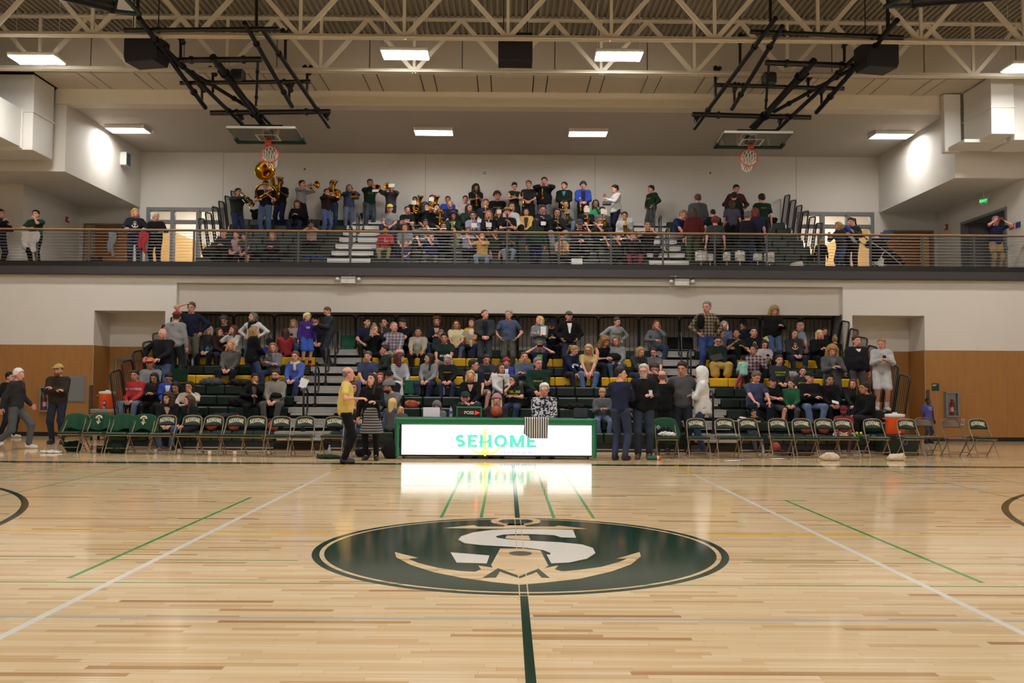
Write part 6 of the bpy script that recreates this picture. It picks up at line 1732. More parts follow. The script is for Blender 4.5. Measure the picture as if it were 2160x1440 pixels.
# ---------------------------------------------------------------- band and onlookers on the balcony
UPPER = """
2 441 w25.2 hold 60/20 p s:1a1614 J:161a28 J:14182c | person in navy cut by the left edge
77 443 w24.95 face 0/5 l s:1a1512 T:0f3a26 J:101016 gi=1.15 | person in green tee leaning with hand over mouth
287 439 w24.95 rail 20/35 p m:a8844a H:1e2430 J:28324c f logo=d8d0c8 | person in dark hoodie at the railing
330 448 w24.95 rail 5/45 p s:c4beb4 J:131316 J:141418 g f gi=1.1 | person in black cardigan and glasses at the railing
503 397 e3 bone 45/10 t s:120e0d J:262c1e J:222e52 | person in olive jacket playing a trombone
561 381 e4 tuba 5 p s:2a2420 T:14141a J:4c6288 | person in black tee and jeans carrying a sousaphone
592 377 e5 tuba -15 d c:120d0c T:161618 J:1a1a3c gi=1.2 | person in black tee and navy trousers with a euphonium
638 380 e5 horn 60 l s:1d1512 T:8c8c90 J:18181c | person in grey tee playing a mellophone
628 423 u5 phone 0/0/28 l l:4a2f20 L:14161e J:1e2842 f phone | person in dark sweater and long hair bent over a phone
690 398 e4 horn 45 p s:3a2a20 L:2c1518 J:465c86 g | person in maroon sweater playing a horn
702 381 e5 tuba 10/10 l s:17120f T:131318 J:26365c | person in black tee behind the maroon sweater with a horn
658 465 u2 drink 0/0/25 b k:130e0d L:a07c68 J:16161a f | person in pink sweater with hands at the face
473 493 u0 phone 0 p s:2a2420 L:22222a J:1c1c24 cap=26264c sc=.95 | person in dark top and navy cap
500 488 u0 lap -5/-15 p p:2a1c18 L:b08a8c J:14141a f | person in pale pink top
521 492 u0 elbows 0/-30/10 t s:17120f T:3c3a40 K:26262c lean=20 | person in grey tee and shorts
576 490 u0 phone 0/0/20 l m:6a4c30 L:28242a J:1c1e2c f | person in dark top holding something white
737 389 e5 bone 15 p m:5a3c28 J:38486a J:5c6e8c f | person in denim jacket playing a trombone
781 378 e5 bone 20 t s:17120f H:0d3020 J:3e4a58 print=SEHOME,c8a030,.045 | person in green hoodie playing a trombone
825 389 e5 horn -5 t s:17120f H:3c3c42 J:26262e | person in grey hoodie with face behind a horn
823 432 u4 lap 0/0/10 p s:4a3826 T:7e7e82 J:26365c cap=d2b01c | person in grey tee and yellow cap
860 436 u4 cross 0/20 p s:3a2618 T:101014 J:1a1a22 print=##,a8a8a8,.035 | person in black tee with white mark, arms crossed
876 416 u6 tuba 5 t s:17120f T:141418 J:1a1a22 | person in black with a baritone beside the face
897 428 u4 horn 40/20 l a:1d1311 L:15151a J:14161e f | person in black with dark curls holding a trumpet
912 412 u6 tuba 10 l m:2a1c18 L:c0901c J:22222a f | person in yellow sweater with face behind a sheet
921 431 u4 sax 20/10 t s:120e0c J:17181c J:14161e | person in black jacket playing a brass horn downwards
945 415 u6 lap 0/5 t s:120e0c J:1c3cb0 J:16182a | person in bright blue jacket
950 424 u5 elbows 0/-10 p c:8a6a40 L:141c44 J:1a1a26 lean=10 gi=1.15 | person in navy sweater with blond crop
898 463 u2 flute 0/0/10 t l:17110f L:66666c J:1a1c24 f | person in grey top playing a flute
936 469 u1 flute 0/5/8 t m:17110f L:1a1a1e J:14141a f | person in black top playing a flute behind the rail
957 447 u3 clar 0/0/15 t a:1a1311 J:152a1e J:6a8a4c f in=9aa060,0 | person in dark green jacket over a bright top
814 478 u1 hand 0/0/15 t s:120e0c L:a81820 J:8c7e5a print=1,d8d4d0,.16 | person in red number shirt and khaki trousers
855 473 u1 lap 0/-5 l m:3a281c T:77757a J:26283a f | person in grey tee with a small child in front
857 506 u0 lap 0 p c:a8884c T:34364c K:4a4a9c sc=.58 | person, small, in navy tee on the front balcony row
910 492 u0 flute 0/10/15 p s:3a2a1e T:161a54 J:4a484a gi=1.15 | person in royal blue tee playing a flute
1004 388 e5 clar 5/20 b a:0f0c0b T:101013 J:131318 gi=1.1 | person in black tee with long black curls holding a trumpet
982 414 u6 lap 0/5 p s:3a2016 L:b8a8a4 J:1e2030 | person in pale pink shirt against the back wall
990 431 u4 lap 20/15 t l:1a1210 L:142c1e J:14161e f | person in green top with long dark hair
998 447 u3 clar 0/0/10 l s:2c1c15 L:8688a4 J:26283a g f | person in lilac sweater playing a clarinet
1049 404 u6 lap 0/10 p s:3a2418 L:111114 J:16161c beanie=5c1c24 g print=MARINERS,c0a02c,.045 | person in black gold-lettered shirt and maroon knit hat
1025 421 u5 sax 0 p s:5a2e1c T:22283c J:1e2030 | person in navy vest over lime sleeves playing a saxophone
1031 445 u3 clar 0/0/8 p l:8c6436 L:18181c J:1c1c26 f | person in black top and long fair hair playing a clarinet
1070 437 u3 clar 10/-10/-5 p s:4a3420 T:141417 J:1e2030 gi=1.1 | person in straw hat and black tee playing a clarinet
1052 440 u4 sax 0 p l:6a3c22 L:1a2620 J:1a1c24 f | person in dark green behind a sheet with a saxophone
1079 428 u4 lap 15/10 l l:3a2018 L:bab6b8 J:22222a g f | person in white jacket and glasses behind the straw hat
1085 385 e5 cross 10/0/28 p s:17120f V:102c1e K:12241a print=S,c0a02c,.13 | person in green and yellow sleeveless jersey
1115 381 e5 front -5/-10 p s:4a3420 T:232428 K:16161a | person in dark grey tee resting a trumpet
1148 374 e5 horn -5 p s:17120f H:17181c S:55585e gi=1.4 | person in black hoodie and grey sweatpants
1190 384 e5 front -10/-30 l s:2a1e18 J:102018 J:14161c in=2a8ca0,.3 | person in dark green jacket over a teal shirt
1110 440 u4 lap -5/0/8 l m:2a1712 J:cc9c20 J:1c1c26 f in=26222a,0 | person in yellow cardigan holding a black sign
1145 434 u4 clar 0/0/15 p s:3a2418 L:1c1e24 J:1e2030 g gi=1.15 | person in dark sweater and glasses behind a sheet
1130 460 w25.15 down 180 t l:17110f L:10301e J:161a44 f | person in green sweater seen from behind at the railing
1175 440 u3 clar 0/0/10 t l:17110f L:101014 S:77777c f sh=d0ccc8 | person in black top and grey sweatpants playing a clarinet
1193 424 u5 sax 5 l s:2a1c16 H:77777c J:60788c g | person in grey hoodie and glasses playing a saxophone
1017 490 u0 flute 0/0/5 p m:3a2618 T:c8941c J:6c809c f | person in mustard tee and pale jeans playing a flute
987 480 u1 flute 10/5 t m:2c1c16 T:8688a4 J:14141a f | person in lilac tee playing a flute
1045 484 u1 flute 0/5 t s:17120f T:2e3830 K:1c1c22 | person in grey green tee playing a flute
1073 481 u1 clar 0/0/15 b l:17110f T:143020 J:7488a0 f | person in green tee and pale jeans playing a clarinet
1185 493 u0 clar 0/0/20 t s:17120f V:a0804c J:14141a f | person in tan sleeveless top playing a clarinet
1230 383 e5 front 0/-5 p s:3a2c22 J:1f49b4 J:1a1a20 beanie=3c3c44 in=2a1c4a,-.06 | person in bright blue jacket and bobble hat
1256 422 u5 face 0/5 b l:120d0c L:27905c J:26324c f | person in bright green sweatshirt with chin on hand
1237 434 u4 sax 0 p c:c89a78 L:141417 J:16181e | person in black playing a saxophone behind a card
1270 437 u4 sax 5 t s:120e0c H:55565c J:26324c | person in grey hoodie playing a saxophone behind a card
1297 390 e4 hold -70/-10/10 l s:17100e L:c8c6c4 J:14182c hem=.12 | person in white and black jacket carrying a box
1265 463 u2 flute 0/0/5 p k:7a5a34 T:10281c J:14161e | person in green tee with fair curls playing a flute
1222 464 u1 clar 0/0/20 p s:3a2820 L:2a1c22~plaid~1c1c2c J:16181e cap=3c3e44 | person in dark plaid shirt and grey cap
1317 448 u3 sax -5 t s:120e0c L:a8a6a4 J:1c1e26 | person in pale sweatshirt playing a saxophone
1373 391 e5 pocket -60/-15/8 p s:17120f H:0e3020 J:48484c print=SEHOME,cca030,.05 | person in green gold-lettered hoodie standing in profile
1365 467 u1 drink 0/5 t c:17120f T:1a1a1e J:1a1c24 | person in dark tee with hands at the mouth
1305 493 u0 flute 0/0/10 t m:2c1c16 T:2a2a2e J:14141a f | person in black tee with a long flute
1335 490 u0 flute 0/0/5 l m:5a2c1a L:241c1a J:7a2c34 f | person in dark top and red trousers playing a flute
1438 443 u3 knees 45/10/10 p c:7a5c38 T:1f2a52 K:6a6258 lean=18 | person in blue tee and shorts leaning on the knees
1463 438 e0 down 180 p l:3a2a1c H:541218 J:3c4a2c f | person in maroon hoodie and olive trousers from behind
1472 409 e2 down 170/20 p s:4a3624 H:44484c J:1c1e26 | person in grey hoodie with fair crop from behind
1504 440 e1 down 180 l c:120e0c T:131316 J:16161c | person in black tee and black cap from behind
1509 456 w25.25 down 180 p k:5a2416 T:33353a J:101014 | person in grey tee with red curls from behind
1552 390 e4 pocket 0/0/20 p s:17120f H:4c1a1e J:1a1a22 | person in maroon hooded jacket on the upper step
1549 405 e3 down 150/20 l s:1f1612 H:102a1e J:1a1c24 | person in green hoodie turned away
1544 422 e2 down 180 p m:3a2618 T:48485a J:1a1c24 | person in grey violet tee from behind
1578 445 w25.25 phone 130/20 p s:5a5650 J:141517 J:222c46 gi=1.15 | person in black jacket and jeans by the drums
1593 437 e0 down 165 p m:6a3018 T:232446 J:20222c f | person in navy tee with red hair from behind
1607 408 e2 down 185 p s:17120f T:0e2a20 J:1a2034 print=STAFF,c0a02c,.05 backprint pz=.34 | person in green STAFF tee from behind
1766 467 w25.3 hold -70/-20 p m:8c7444 J:2e2e34 J:2c3a60 f lean=10 | person in charcoal jacket leaning over the rail
1795 458 w25.45 baby -40/-20/20 l p:2a1c18 J:282e2e J:17171c f | person in dark jacket carrying a baby
1732 500 w25.7 down 170 p s:a8884c L:121420 J:26365c sc=.63 | person, small, in navy top from behind
2099 456 w25.0 camera 0/-5 p s:7a746c T:16183c J:8c7248 gi=1.15 phone=6a2a22 | person in navy polo and khaki trousers taking a picture
"""
for l in UPPER.strip().split('\n'): person(parse(l))
# ================================================================== band instruments
BR = M_SHINYBRASS; SV = mat('silver plate', 'd4d4d6', .2, metal=1.0); EB = mat('black grenadilla', '141214', .35)
def bell(b, pos, d, r, L, n=20, r0=.012):
    z = Vector(d).normalized(); q = z.to_track_quat('Z', 'Y').to_matrix().to_4x4()
    prof = [(r0 + (r - r0) * (i / 8) ** 3.0, L * i / 8) for i in range(9)]
    prof += [(r * .97, L * .995)] + [(max(.004, r0 * .8 + (r - r0) * (i / 8) ** 3.0 - .003), L * i / 8) for i in range(8, -1, -1)]
    b.lathe(prof, n, Matrix.Translation(pos) @ q)
def mesh_of(fn, m):
    b = MB(); fn(b); return b.mesh('instrument', m)
INS = {}
def trumpet(r):
    def body(b):
        b.tube([(0, 0, 0), (0, -.36, 0), (0, -.39, -.02), (0, -.40, -.045), (0, -.39, -.07), (0, -.36, -.09), (0, -.16, -.09), (0, -.13, -.075), (0, -.12, -.05), (.015, -.13, -.01), (.02, -.2, 0)], .009, 8)
        b.lathe([(.004, 0), (.013, .002), (.012, .012), (.006, .03), (.005, .06)], 10, Matrix.Rotation(R(90), 4, 'X'))
    return [('tubing', mesh_of(body, BR)), ('bell', mesh_of(lambda b: bell(b, (.02, -.2, 0), (0, -1, 0), r, .3), BR)),
            ('valves', None), ]
def valves(b, y, z): return b.lathe([(0, -.13), (.013, -.13), (.014, .04), (.006, .045), (.006, .07), (.012, .072), (.012, .078), (0, .078)], 10, Matrix.Translation((.01, y, z)))
VALVE = mesh_of(lambda b: valves(b, 0, -.0), SV)
def sax_geo():
    path = [(0, 0, 0), (0, -.05, .01), (0, -.10, .0), (0, -.13, -.05), (0, -.135, -.2), (0, -.13, -.42), (0, -.135, -.5), (0, -.17, -.56), (0, -.22, -.57), (0, -.26, -.53), (0, -.27, -.46)]
    rr = [.006, .008, .01, .013, .02, .03, .034, .037, .04, .045, .05]
    return ('body', mesh_of(lambda b: b.tube(path, rr, 10), BR)), ('bell', mesh_of(lambda b: bell(b, (0, -.27, -.47), (0, -.12, 1), .075, .2, r0=.048), BR)), ('keys', mesh_of(lambda b: [b.lathe([(0, 0), (.016, 0), (.016, .008), (0, .008)], 8, Matrix.Translation((0, -.16 - .0 * k, -.12 - .05 * k)) @ Matrix.Rotation(R(90), 4, 'X')) for k in range(7)], BR))
SAX = sax_geo()
CLAR = [('body', mesh_of(lambda b: b.tube([(0, 0, 0), (0, -.02, -.02), (0, -.17, -.24), (0, -.31, -.46)], [.006, .013, .014, .016], 10), EB)), ('bell', mesh_of(lambda b: bell(b, (0, -.31, -.46), (0, -.53, -.83), .034, .08, r0=.015), EB)), ('keywork', mesh_of(lambda b: b.tube([(.012, -.06, -.08), (.013, -.28, -.41)], .006, 5), SV))]
FLUTE = [('body', mesh_of(lambda b: b.tube([(.08, 0, 0), (-.58, .02, -.02)], .0105, 8), SV)), ('lip_plate', mesh_of(lambda b: b.tube([(.02, -.006, .006), (-.02, -.005, .006)], .015, 8), SV)), ('keywork', mesh_of(lambda b: b.tube([(-.12, -.012, .006), (-.5, .006, -.006)], .006, 5), SV))]
BONE = [('slide', mesh_of(lambda b: b.tube([(0, 0, 0), (0, -.66, -.0), (0, -.69, -.02), (0, -.7, -.045), (0, -.69, -.07), (0, -.66, -.09), (0, -.1, -.09)], .0085, 8), SV)), ('bell_tube', mesh_of(lambda b: b.tube([(0, -.1, -.09), (.06, -.05, -.06), (.1, .1, -.02), (.11, .16, .0), (.12, .1, .02), (.12, -.1, .0)], .011, 8), BR)), ('bell', mesh_of(lambda b: bell(b, (.12, -.1, 0), (0, -1, -.1), .105, .42), BR))]
def ring_pts(rx, rz, y, a0, a1, n, c=(0, 0, 0)): return [(c[0] + rx * math.cos(R(a0 + (a1 - a0) * i / n)), c[1] + y, c[2] + rz * math.sin(R(a0 + (a1 - a0) * i / n))) for i in range(n + 1)]
EUPH = [('coil', mesh_of(lambda b: (b.tube(ring_pts(.11, .2, -.0, 0, 350, 24), .035, 10), b.tube(ring_pts(.08, .13, -.06, 30, 330, 20), .02, 8)), BR)), ('bell', mesh_of(lambda b: bell(b, (.1, 0, .0), (.12, -.12, 1), .14, .46, r0=.035), BR)), ('lead_pipe', mesh_of(lambda b: b.tube([(0, .1, .22), (-.04, .0, .16), (-.08, -.04, .05)], .01, 8), BR))]
INST_NAME = {'trumpet': 'brass trumpet', 'mello': 'wide-belled brass horn', 'sax': 'golden saxophone', 'clarinet': 'black clarinet', 'flute': 'silver flute', 'bone': 'brass trombone', 'euph': 'brass euphonium'}
TR = trumpet(.062); ME = trumpet(.13)
def who(key):
    for k, d in PEOPLE.items():
        if key in k: return d
    raise KeyError(key)
def instrument(kind, key, pitch=0.0, pos=None, yaw=0.0, scale=1.0):
    d = who(key); M = d['M']; s = d['s'] * scale
    p = Vector(d['mouth']) + Vector((0, -.012, 0)) if pos is None else Vector(d['pel']) + Vector(pos) * d['s']
    rot = M.to_3x3().normalized().to_4x4() @ Matrix([list(r_) for r_ in (d['HR'] if pos is None else np.eye(3))]).to_4x4()
    t = tag(empty({'mello': 'mellophone', 'bone': 'trombone', 'euph': 'euphonium', 'sax': 'saxophone'}.get(kind, kind)), '%s played by %s' % (INST_NAME[kind], d['desc'].split(' playing')[0].split(' holding')[0].split(' with a ')[0].replace('person in', 'the one in')), 'instrument', 'instruments of the band')
    t.matrix_world = Matrix.Translation(M @ p) @ rot @ Matrix.Rotation(R(yaw), 4, 'Z') @ Matrix.Rotation(R(pitch), 4, 'X') @ Matrix.Scale(s, 4)
    parts = {'trumpet': TR, 'mello': ME, 'sax': SAX, 'clarinet': CLAR, 'flute': FLUTE, 'bone': BONE, 'euph': EUPH}[kind]
    for nm, me in parts:
        if nm == 'valves':
            for k in range(3): place('valve', VALVE, t, (.008, -.2 - .03 * k, -.0))
        else: place(nm, me, t)
    return t
instrument('bone', 'in olive jacket', 38); instrument('bone', 'denim jacket', 30); instrument('bone', 'green hoodie playing', 16)
instrument('mello', 'grey tee playing a mell', 0); instrument('mello', 'maroon sweater', 8); instrument('mello', 'face behind a horn', 0)
instrument('euph', 'navy trousers with', 0, (.0, -.26, .30)); instrument('euph', 'behind the maroon', 0, (-.06, -.24, .32), scale=.9); instrument('euph', 'baritone', 0, (.05, -.24, .34), scale=.95); instrument('euph', 'yellow sweater', 0, (.02, -.24, .34), scale=.8)
instrument('trumpet', 'long black curls', 75, (.0, -.16, .42)); instrument('trumpet', 'dark curls holding', 12); instrument('trumpet', 'resting a trumpet', 85, (-.16, -.2, .36)); instrument('trumpet', 'black hoodie and grey', 70, (-.05, -.2, .5)); instrument('trumpet', 'over a teal', 60, (.0, -.3, .12)); instrument('trumpet', 'bobble hat', 75, (-.12, -.3, .2))
for k in ('playing a brass horn', 'navy vest', 'behind a sheet with a sax', 'glasses playing a sax', 'saxophone behind a card', 'hoodie playing a saxophone behind', 'pale sweatshirt'): instrument('sax', k)
for k in ('lilac sweater', 'fair hair', 'straw hat', 'sweatpants playing a cl', 'pale jeans playing a cl', 'tan sleeveless', 'grey cap', 'bright top'): instrument('clarinet', k)
for k in ('grey top playing a fl', 'black top playing a fl', 'royal blue', 'mustard tee', 'lilac tee', 'grey green tee', 'fair curls', 'long flute', 'red trousers'): instrument('flute', k, 0, None, -4, 1.08)
# sousaphone wrapped round its player
d = who('sousaphone'); o = d['M'] @ Vector(d['pel']); sc = 1.0
t = tag(empty('sousaphone', o), 'golden sousaphone with huge round bell above its player', 'instrument', 'instruments of the band')
cb = at(560, 407, o.y - .2) - o; bb_ = at(559, 363, o.y - .45) - o
b = MB(); b.tube([(cb.x + .31 * math.cos(a), cb.y + .14 - .17 * math.sin(a) * .0 + .2 * math.cos(a + 1.2), cb.z + .30 * math.sin(a)) for a in [2 * math.pi * i / 36 for i in range(37)]], [.028 + .03 * i / 36 for i in range(37)], 12); b.build('coil', BR, t)
b = MB(); b.tube([(cb.x - .2, cb.y + .1, cb.z - .12), (cb.x + .05, cb.y - .05, cb.z - .02), (cb.x + .2, cb.y, cb.z + .1)], .03, 10); b.tube([(cb.x - .16, cb.y + .06, cb.z - .18), (cb.x + .2, cb.y - .03, cb.z - .02)], .02, 8); b.build('branch', BR, t)
b = MB(); b.tube([(cb.x + .22, cb.y + .15, cb.z + .2), (bb_.x + .1, bb_.y + .5, bb_.z - .1), (bb_.x, bb_.y + .42, bb_.z)], [.06, .075, .08], 12); b.build('neck', BR, t)
b = MB(); bell(b, (bb_.x, bb_.y + .42, bb_.z), (0, -1, .12), .325, .42, 32, .08); b.build('bell', BR, t)
for k in range(3): place('valve', VALVE, t, (cb.x + .06 * k - .02, cb.y - .02, cb.z + .02), (R(60), 0, 0), (1.4, 1.4, 1.4))
# music cards clipped to instruments
M_PAPER = mat('white paper', 'dcdad8', .7); M_CARD = mat('dark card', '1a1a1e', .6)
def card(u, v, D, w, h, label, m=None, tilt=-10, rz=0):
    q = at(u, v, D); t = tag(empty('music_sheet', q, R(rz)), label, 'sheet music', 'music sheets')
    MB().box(-w / 2, w / 2, -.002, .002, -h / 2, h / 2, M=Matrix.Rotation(R(tilt), 4, 'X')).build('sheet', m or M_PAPER, t)
    MB().tube([(0, 0, -h / 2), (0, .02, -h / 2 - .12)], .004, 5).build('lyre_clip', M_CHROME, t)
for u, v, Dr, w, h, wds, m, tl in ((792, 402, 28.2, .2, .16, 'above the green hoodie trombone', M_PAPER, -50), (826, 391, 28.2, .19, .14, 'before the grey hoodie player', M_PAPER, -25), (750, 418, 28.1, .22, .16, 'beside the denim jacket trombone', M_CARD, -50),
    (873, 427, 28.6, .15, .13, 'before the baritone player', M_PAPER, 0), (910, 420, 28.6, .16, .12, 'before the yellow sweater', M_PAPER, 0), (1000, 475, 26.9, .17, .14, 'below the lilac sweater', M_PAPER, -10), (1031, 474, 26.9, .17, .14, 'below the long fair hair', M_PAPER, -10),
    (1011, 465, 27.2, .12, .12, 'between two clarinets', M_PAPER, -10), (1053, 446, 27.5, .12, .11, 'beside the straw hat', M_PAPER, 0), (1146, 471, 27.4, .15, .12, 'before the dark sweater and glasses', M_PAPER, -10), (1238, 443, 27.4, .17, .13, 'beside the black saxophone player', M_PAPER, 0), (1274, 446, 27.4, .18, .15, 'before the grey hoodie saxophone', M_PAPER, 0), (1328, 464, 26.8, .16, .14, 'in a dark frame beside the pale sweatshirt', M_PAPER, 0), (1110, 463, 27.5, .13, .12, 'held by the yellow cardigan', M_CARD, 0)):
    card(u, v, Dr, w, h, '%s sheet clipped %s' % ('dark card' if m is M_CARD else 'white music', wds), m, tl)
# ---------------------------------------------------------------- marching drums on the balcony
M_DRUM = mat('pearl white shell', 'dcd8d0', .3); M_HEAD = mat('white drum head', 'e8e6e0', .5)
def drum(u, v0, v1, D, label, sq=1.0):
    a, b_ = at(u, v1, D), at(u, v0, D); h = b_.z - a.z; r = h * .52 * sq
    t = tag(empty('marching_drum', (a.x, D, a.z)), label, 'drum', 'white marching drums')
    MB().lathe([(r * .96, .02), (r, .03), (r, h - .03), (r * .96, h - .02)], 24).build('shell', M_DRUM, t)
    MB().lathe([(0, h - .012), (r * .98, h - .012)], 24).build('head', M_HEAD, t); MB().lathe([(r * .98, .012), (0, .012)], 24).build('head', M_HEAD, t)
    for z in (.015, h - .02): MB().tube([(r * 1.02 * math.cos(k), r * 1.02 * math.sin(k), z) for k in [2 * math.pi * i / 24 for i in range(24)]], .014, 6, closed=True).build('hoop', M_CHROME, t)
    for i in range(8):
        k = 2 * math.pi * i / 8; MB().tube([(r * 1.04 * math.cos(k), r * 1.04 * math.sin(k), z) for z in (.03, h - .03)], .006, 5).build('lug', M_CHROME, t)
    p0 = a.z - ZB
    if p0 > .05: MB().tube([(0, 0, -p0), (0, 0, .0)], .02, 8).build('stand', M_CHROME, t); MB().lathe([(0, -p0), (.16, -p0), (.16, -p0 + .02), (0, -p0 + .02)], 16).build('stand_foot', M_BLACK, t)
for i, (u, v0, v1, wds, q) in enumerate(((1479, 529, 552, 'behind the olive trousers', 1.0), (1498, 534, 552, 'small, second from the left', .7), (1533, 532, 552, 'small, third from the left', .7), (1561, 529, 552, 'beside the jeans', .85), (1598, 534, 551, 'with a dark opening', 1.0), (1623, 533, 555, 'at the right end of the drums', .9))):
    drum(u, v0, v1, 25.05 + .02 * i, 'white marching drum on the balcony, ' + wds, q)

# ================================================================== soft things: coats, bags, towels
def soft(name, label, cat, p, size, col, seed=0, fold=.25, rz=0.0, group=None, flat=True):
    rs_ = np.random.RandomState(seed); sx, sy, sz = size
    pr = [('e', n3(0, 0, sz * .4), I3, n3(sx * .5, sy * .5, sz * .55))]
    for k in range(5):
        c = n3((rs_.rand() - .5) * sx * .7, (rs_.rand() - .5) * sy * .6, sz * (.2 + .5 * rs_.rand()))
        e = n3((rs_.rand() - .5) * sx * .6, (rs_.rand() - .5) * sy * .5, sz * .2)
        pr.append(('c', c, c + e, min(sz * .35, sy * .3), min(sz * .2, sy * .2)))
    f_ = 18 / max(sx, .2)
    def fn(P):
        dd = field(P, pr, .04) - W_(P, fold * .04, f_ * 1.6)
        return np.maximum(dd, -P[:, 2]) if flat else dd
    lo, hi = bounds(pr, .05); V, F = surfnet(fn, lo, hi, max(.014, min(sx, sy, sz) / 9))
    o = place(name, np_mesh(name, V, F, cloth(col)), None, p, (0, 0, R(rz)))
    return tag(o, label, cat, group)
def on_row(B, u, i, back=.12): D = row_D(B, i) + back; q = at(u, 800, D); return Vector((q.x, D, row_z(B, i)))
def on_deck(B, u, i, f=.45): D = row_D(B, i) + f; q = at(u, 800, D); return Vector((q.x, D, deck_z(B, i)))
G1 = 'coats and bags left on the bleachers'
soft('coat', 'grey and black coat heaped on the fifth lower row at left', 'coat', on_row(LO, 447, 4), (.62, .3, .2), '4a484a', 1, group=G1)
soft('coat', 'dark brown coat heaped on the fifth row beside a grey one', 'coat', on_row(LO, 506, 4), (.6, .3, .17), '261f1c', 2, group=G1)
soft('coat', 'black puffy coat left on the third lower row at left', 'coat', on_row(LO, 507, 2), (.5, .28, .26), '121114', 3, group=G1)
soft('coat', 'charcoal coat spread on the second lower row at left', 'coat', on_row(LO, 470, 1), (.7, .3, .12), '26262c', 4, group=G1)
soft('pouch', 'red pouch beside the charcoal coat on the left rows', 'bag', on_row(LO, 500, 1, .04), (.2, .12, .1), 'a01828', 5, group=G1)
soft('bag', 'orange bag left on the third row between two groups', 'bag', on_row(LO, 868, 2), (.3, .2, .18), 'b8501c', 6, group=G1)
soft('coat', 'black coat left on the third row behind the floral blouse', 'coat', on_row(LO, 1213, 2), (.6, .3, .14), '131315', 7, group=G1)
soft('bag', 'black bag at the feet of the navy hoodie', 'bag', on_deck(LO, 1197, 4, .36), (.28, .2, .24), '141414', 8, group=G1)
soft('bag', 'black bag on the lap of the light grey hoodie', 'bag', on_row(LO, 1298, 6, -.12) + Vector((0, 0, .2)), (.3, .16, .2), '121216', 9, group=G1)
soft('coat', 'dark coat slung over the shoulder of the brown plaid shirt', 'coat', at(1478, 690, row_D(LO, 6) + .22), (.19, .14, .36), '0d0d0f', 10, flat=False)
soft('coat', 'dark coat hanging over the knees beside the yellow tee', 'coat', on_row(LO, 1262, 5, -.05) + Vector((0, 0, -.3)), (.16, .16, .42), '17171c', 11, group=G1)
soft('bag', 'black backpack with white lettering on the seventh right row', 'bag', on_row(LO, 1640, 6, -.02) + Vector((0, 0, .0)), (.3, .22, .46), '131318', 12, group=G1)
soft('bag', 'pale plastic bag on the sixth right row', 'bag', on_row(LO, 1668, 5, .1), (.26, .18, .2), '9a9496', 13, group=G1)
soft('hat', 'black hat on the lap of the grey brown shirt', 'hat', on_row(LO, 583, 2, -.1) + Vector((0, 0, .22)), (.26, .22, .12), '0f0e0e', 14)
soft('bag', 'black bag behind the table beside the striped skirt', 'bag', ground(822, 968) + Vector((0, .15, 0)), (.3, .24, .42), '17171b', 15)
soft('bag', 'small black bag on the floor behind the yellow shirt', 'bag', ground(762, 966) + Vector((0, .3, 0)), (.3, .2, .18), '141416', 16)
G2 = 'green clothes heaped on the floor'
for i, (u, v, s_, wds) in enumerate(((145, 953, (.34, .25, .22), 'under the first chair'), (205, 955, (.3, .22, .14), 'under the second chair'), (240, 957, (.42, .26, .24), 'under the third chair'), (690, 969, (.5, .24, .08), 'under the last left chairs'))):
    soft('warm_up_top', 'dark green warm-up top heaped ' + wds, 'clothing', ground(u, v) + Vector((0, .2, 0)), s_, '0d2c1e', 20 + i, group=G2)
G3 = 'pale towels on the floor'
soft('towel', 'white towel flat on the floor at the far left chair', 'towel', ground(108, 955), (.42, .25, .05), 'c9c6c2', 30, group=G3)
soft('towel', 'cream towel crumpled before the eighth right chair', 'towel', ground(1753, 971), (.34, .25, .16), 'cdb89c', 31, .22, group=G3)
soft('towel', 'cream towel crumpled before the tenth right chair', 'towel', ground(1890, 971), (.38, .25, .14), 'cdb89c', 32, .22, 20, group=G3)
soft('towel', 'white towel folded on the draped chair beside the table', 'towel', chairs_right[0] + Vector((0, -.02, .435)), (.36, .24, .09), 'd6d4d0', 33, .3)
soft('jumper', 'dark jumper lying behind the towel on the draped chair', 'clothing', chairs_right[0] + Vector((-.02, .1, .45)), (.3, .12, .16), '1c2028', 34, .5)
soft('duffel_bag', 'dark duffel on the floor behind the sixth right chair', 'bag', ground(1700, 966) + Vector((0, .8, 0)), (.9, .3, .12), '17141a', 35)
# balcony
def hung_on_rail(u, w, L, col, label, name='jacket'):
    q = at(u, 500, 24.42)
    o = hung_sheet(lambda a, b: ((a - .5) * w * (1 - .35 * b * (b > .5)) + .03 * math.sin(b * 7), -.05 - .03 * math.sin(a * 11) * b - .01, zr - .1 - b * L * (1 - .15 * math.sin(a * 6))), 14, 18, .02, name, cloth(col))
    o.location = (q.x, 24.47, fz[2]); return tag(o, label, 'jacket', 'jackets hung over the railing')
hung_on_rail(63, .5, .5, '9c9890', 'pale grey jacket hung over the rail near the left edge')
hung_on_rail(236, .2, .6, '66686e', 'blue grey jacket hung over the rail before the brown door')
hung_on_rail(302, .26, .5, '9a1a2c', 'red coat hung over the rail beside the dark hoodie')
soft('backpack', 'black backpack on the walkway before the left balcony door', 'bag', Vector((at(200, 500, 25.6).x, 25.6, ZB)), (.42, .3, .46), '100f11', 40)
soft('backpack', 'black backpack on the top row beside the sousaphone player', 'bag', on_row(UP, 537, 6), (.4, .26, .38), '121214', 41)
soft('backpack', 'teal backpack on the top row beside the green hoodie', 'bag', on_row(UP, 768, 6), (.34, .24, .26), '1a3444', 42)
soft('coat', 'blue coat lying on the first balcony row at left', 'coat', on_row(UP, 655, 0), (.6, .28, .1), '26387c', 43)
soft('coat', 'black and olive coat at the left end of the balcony front row', 'coat', on_row(UP, 440, 0), (.55, .3, .36), '1c2018', 44)
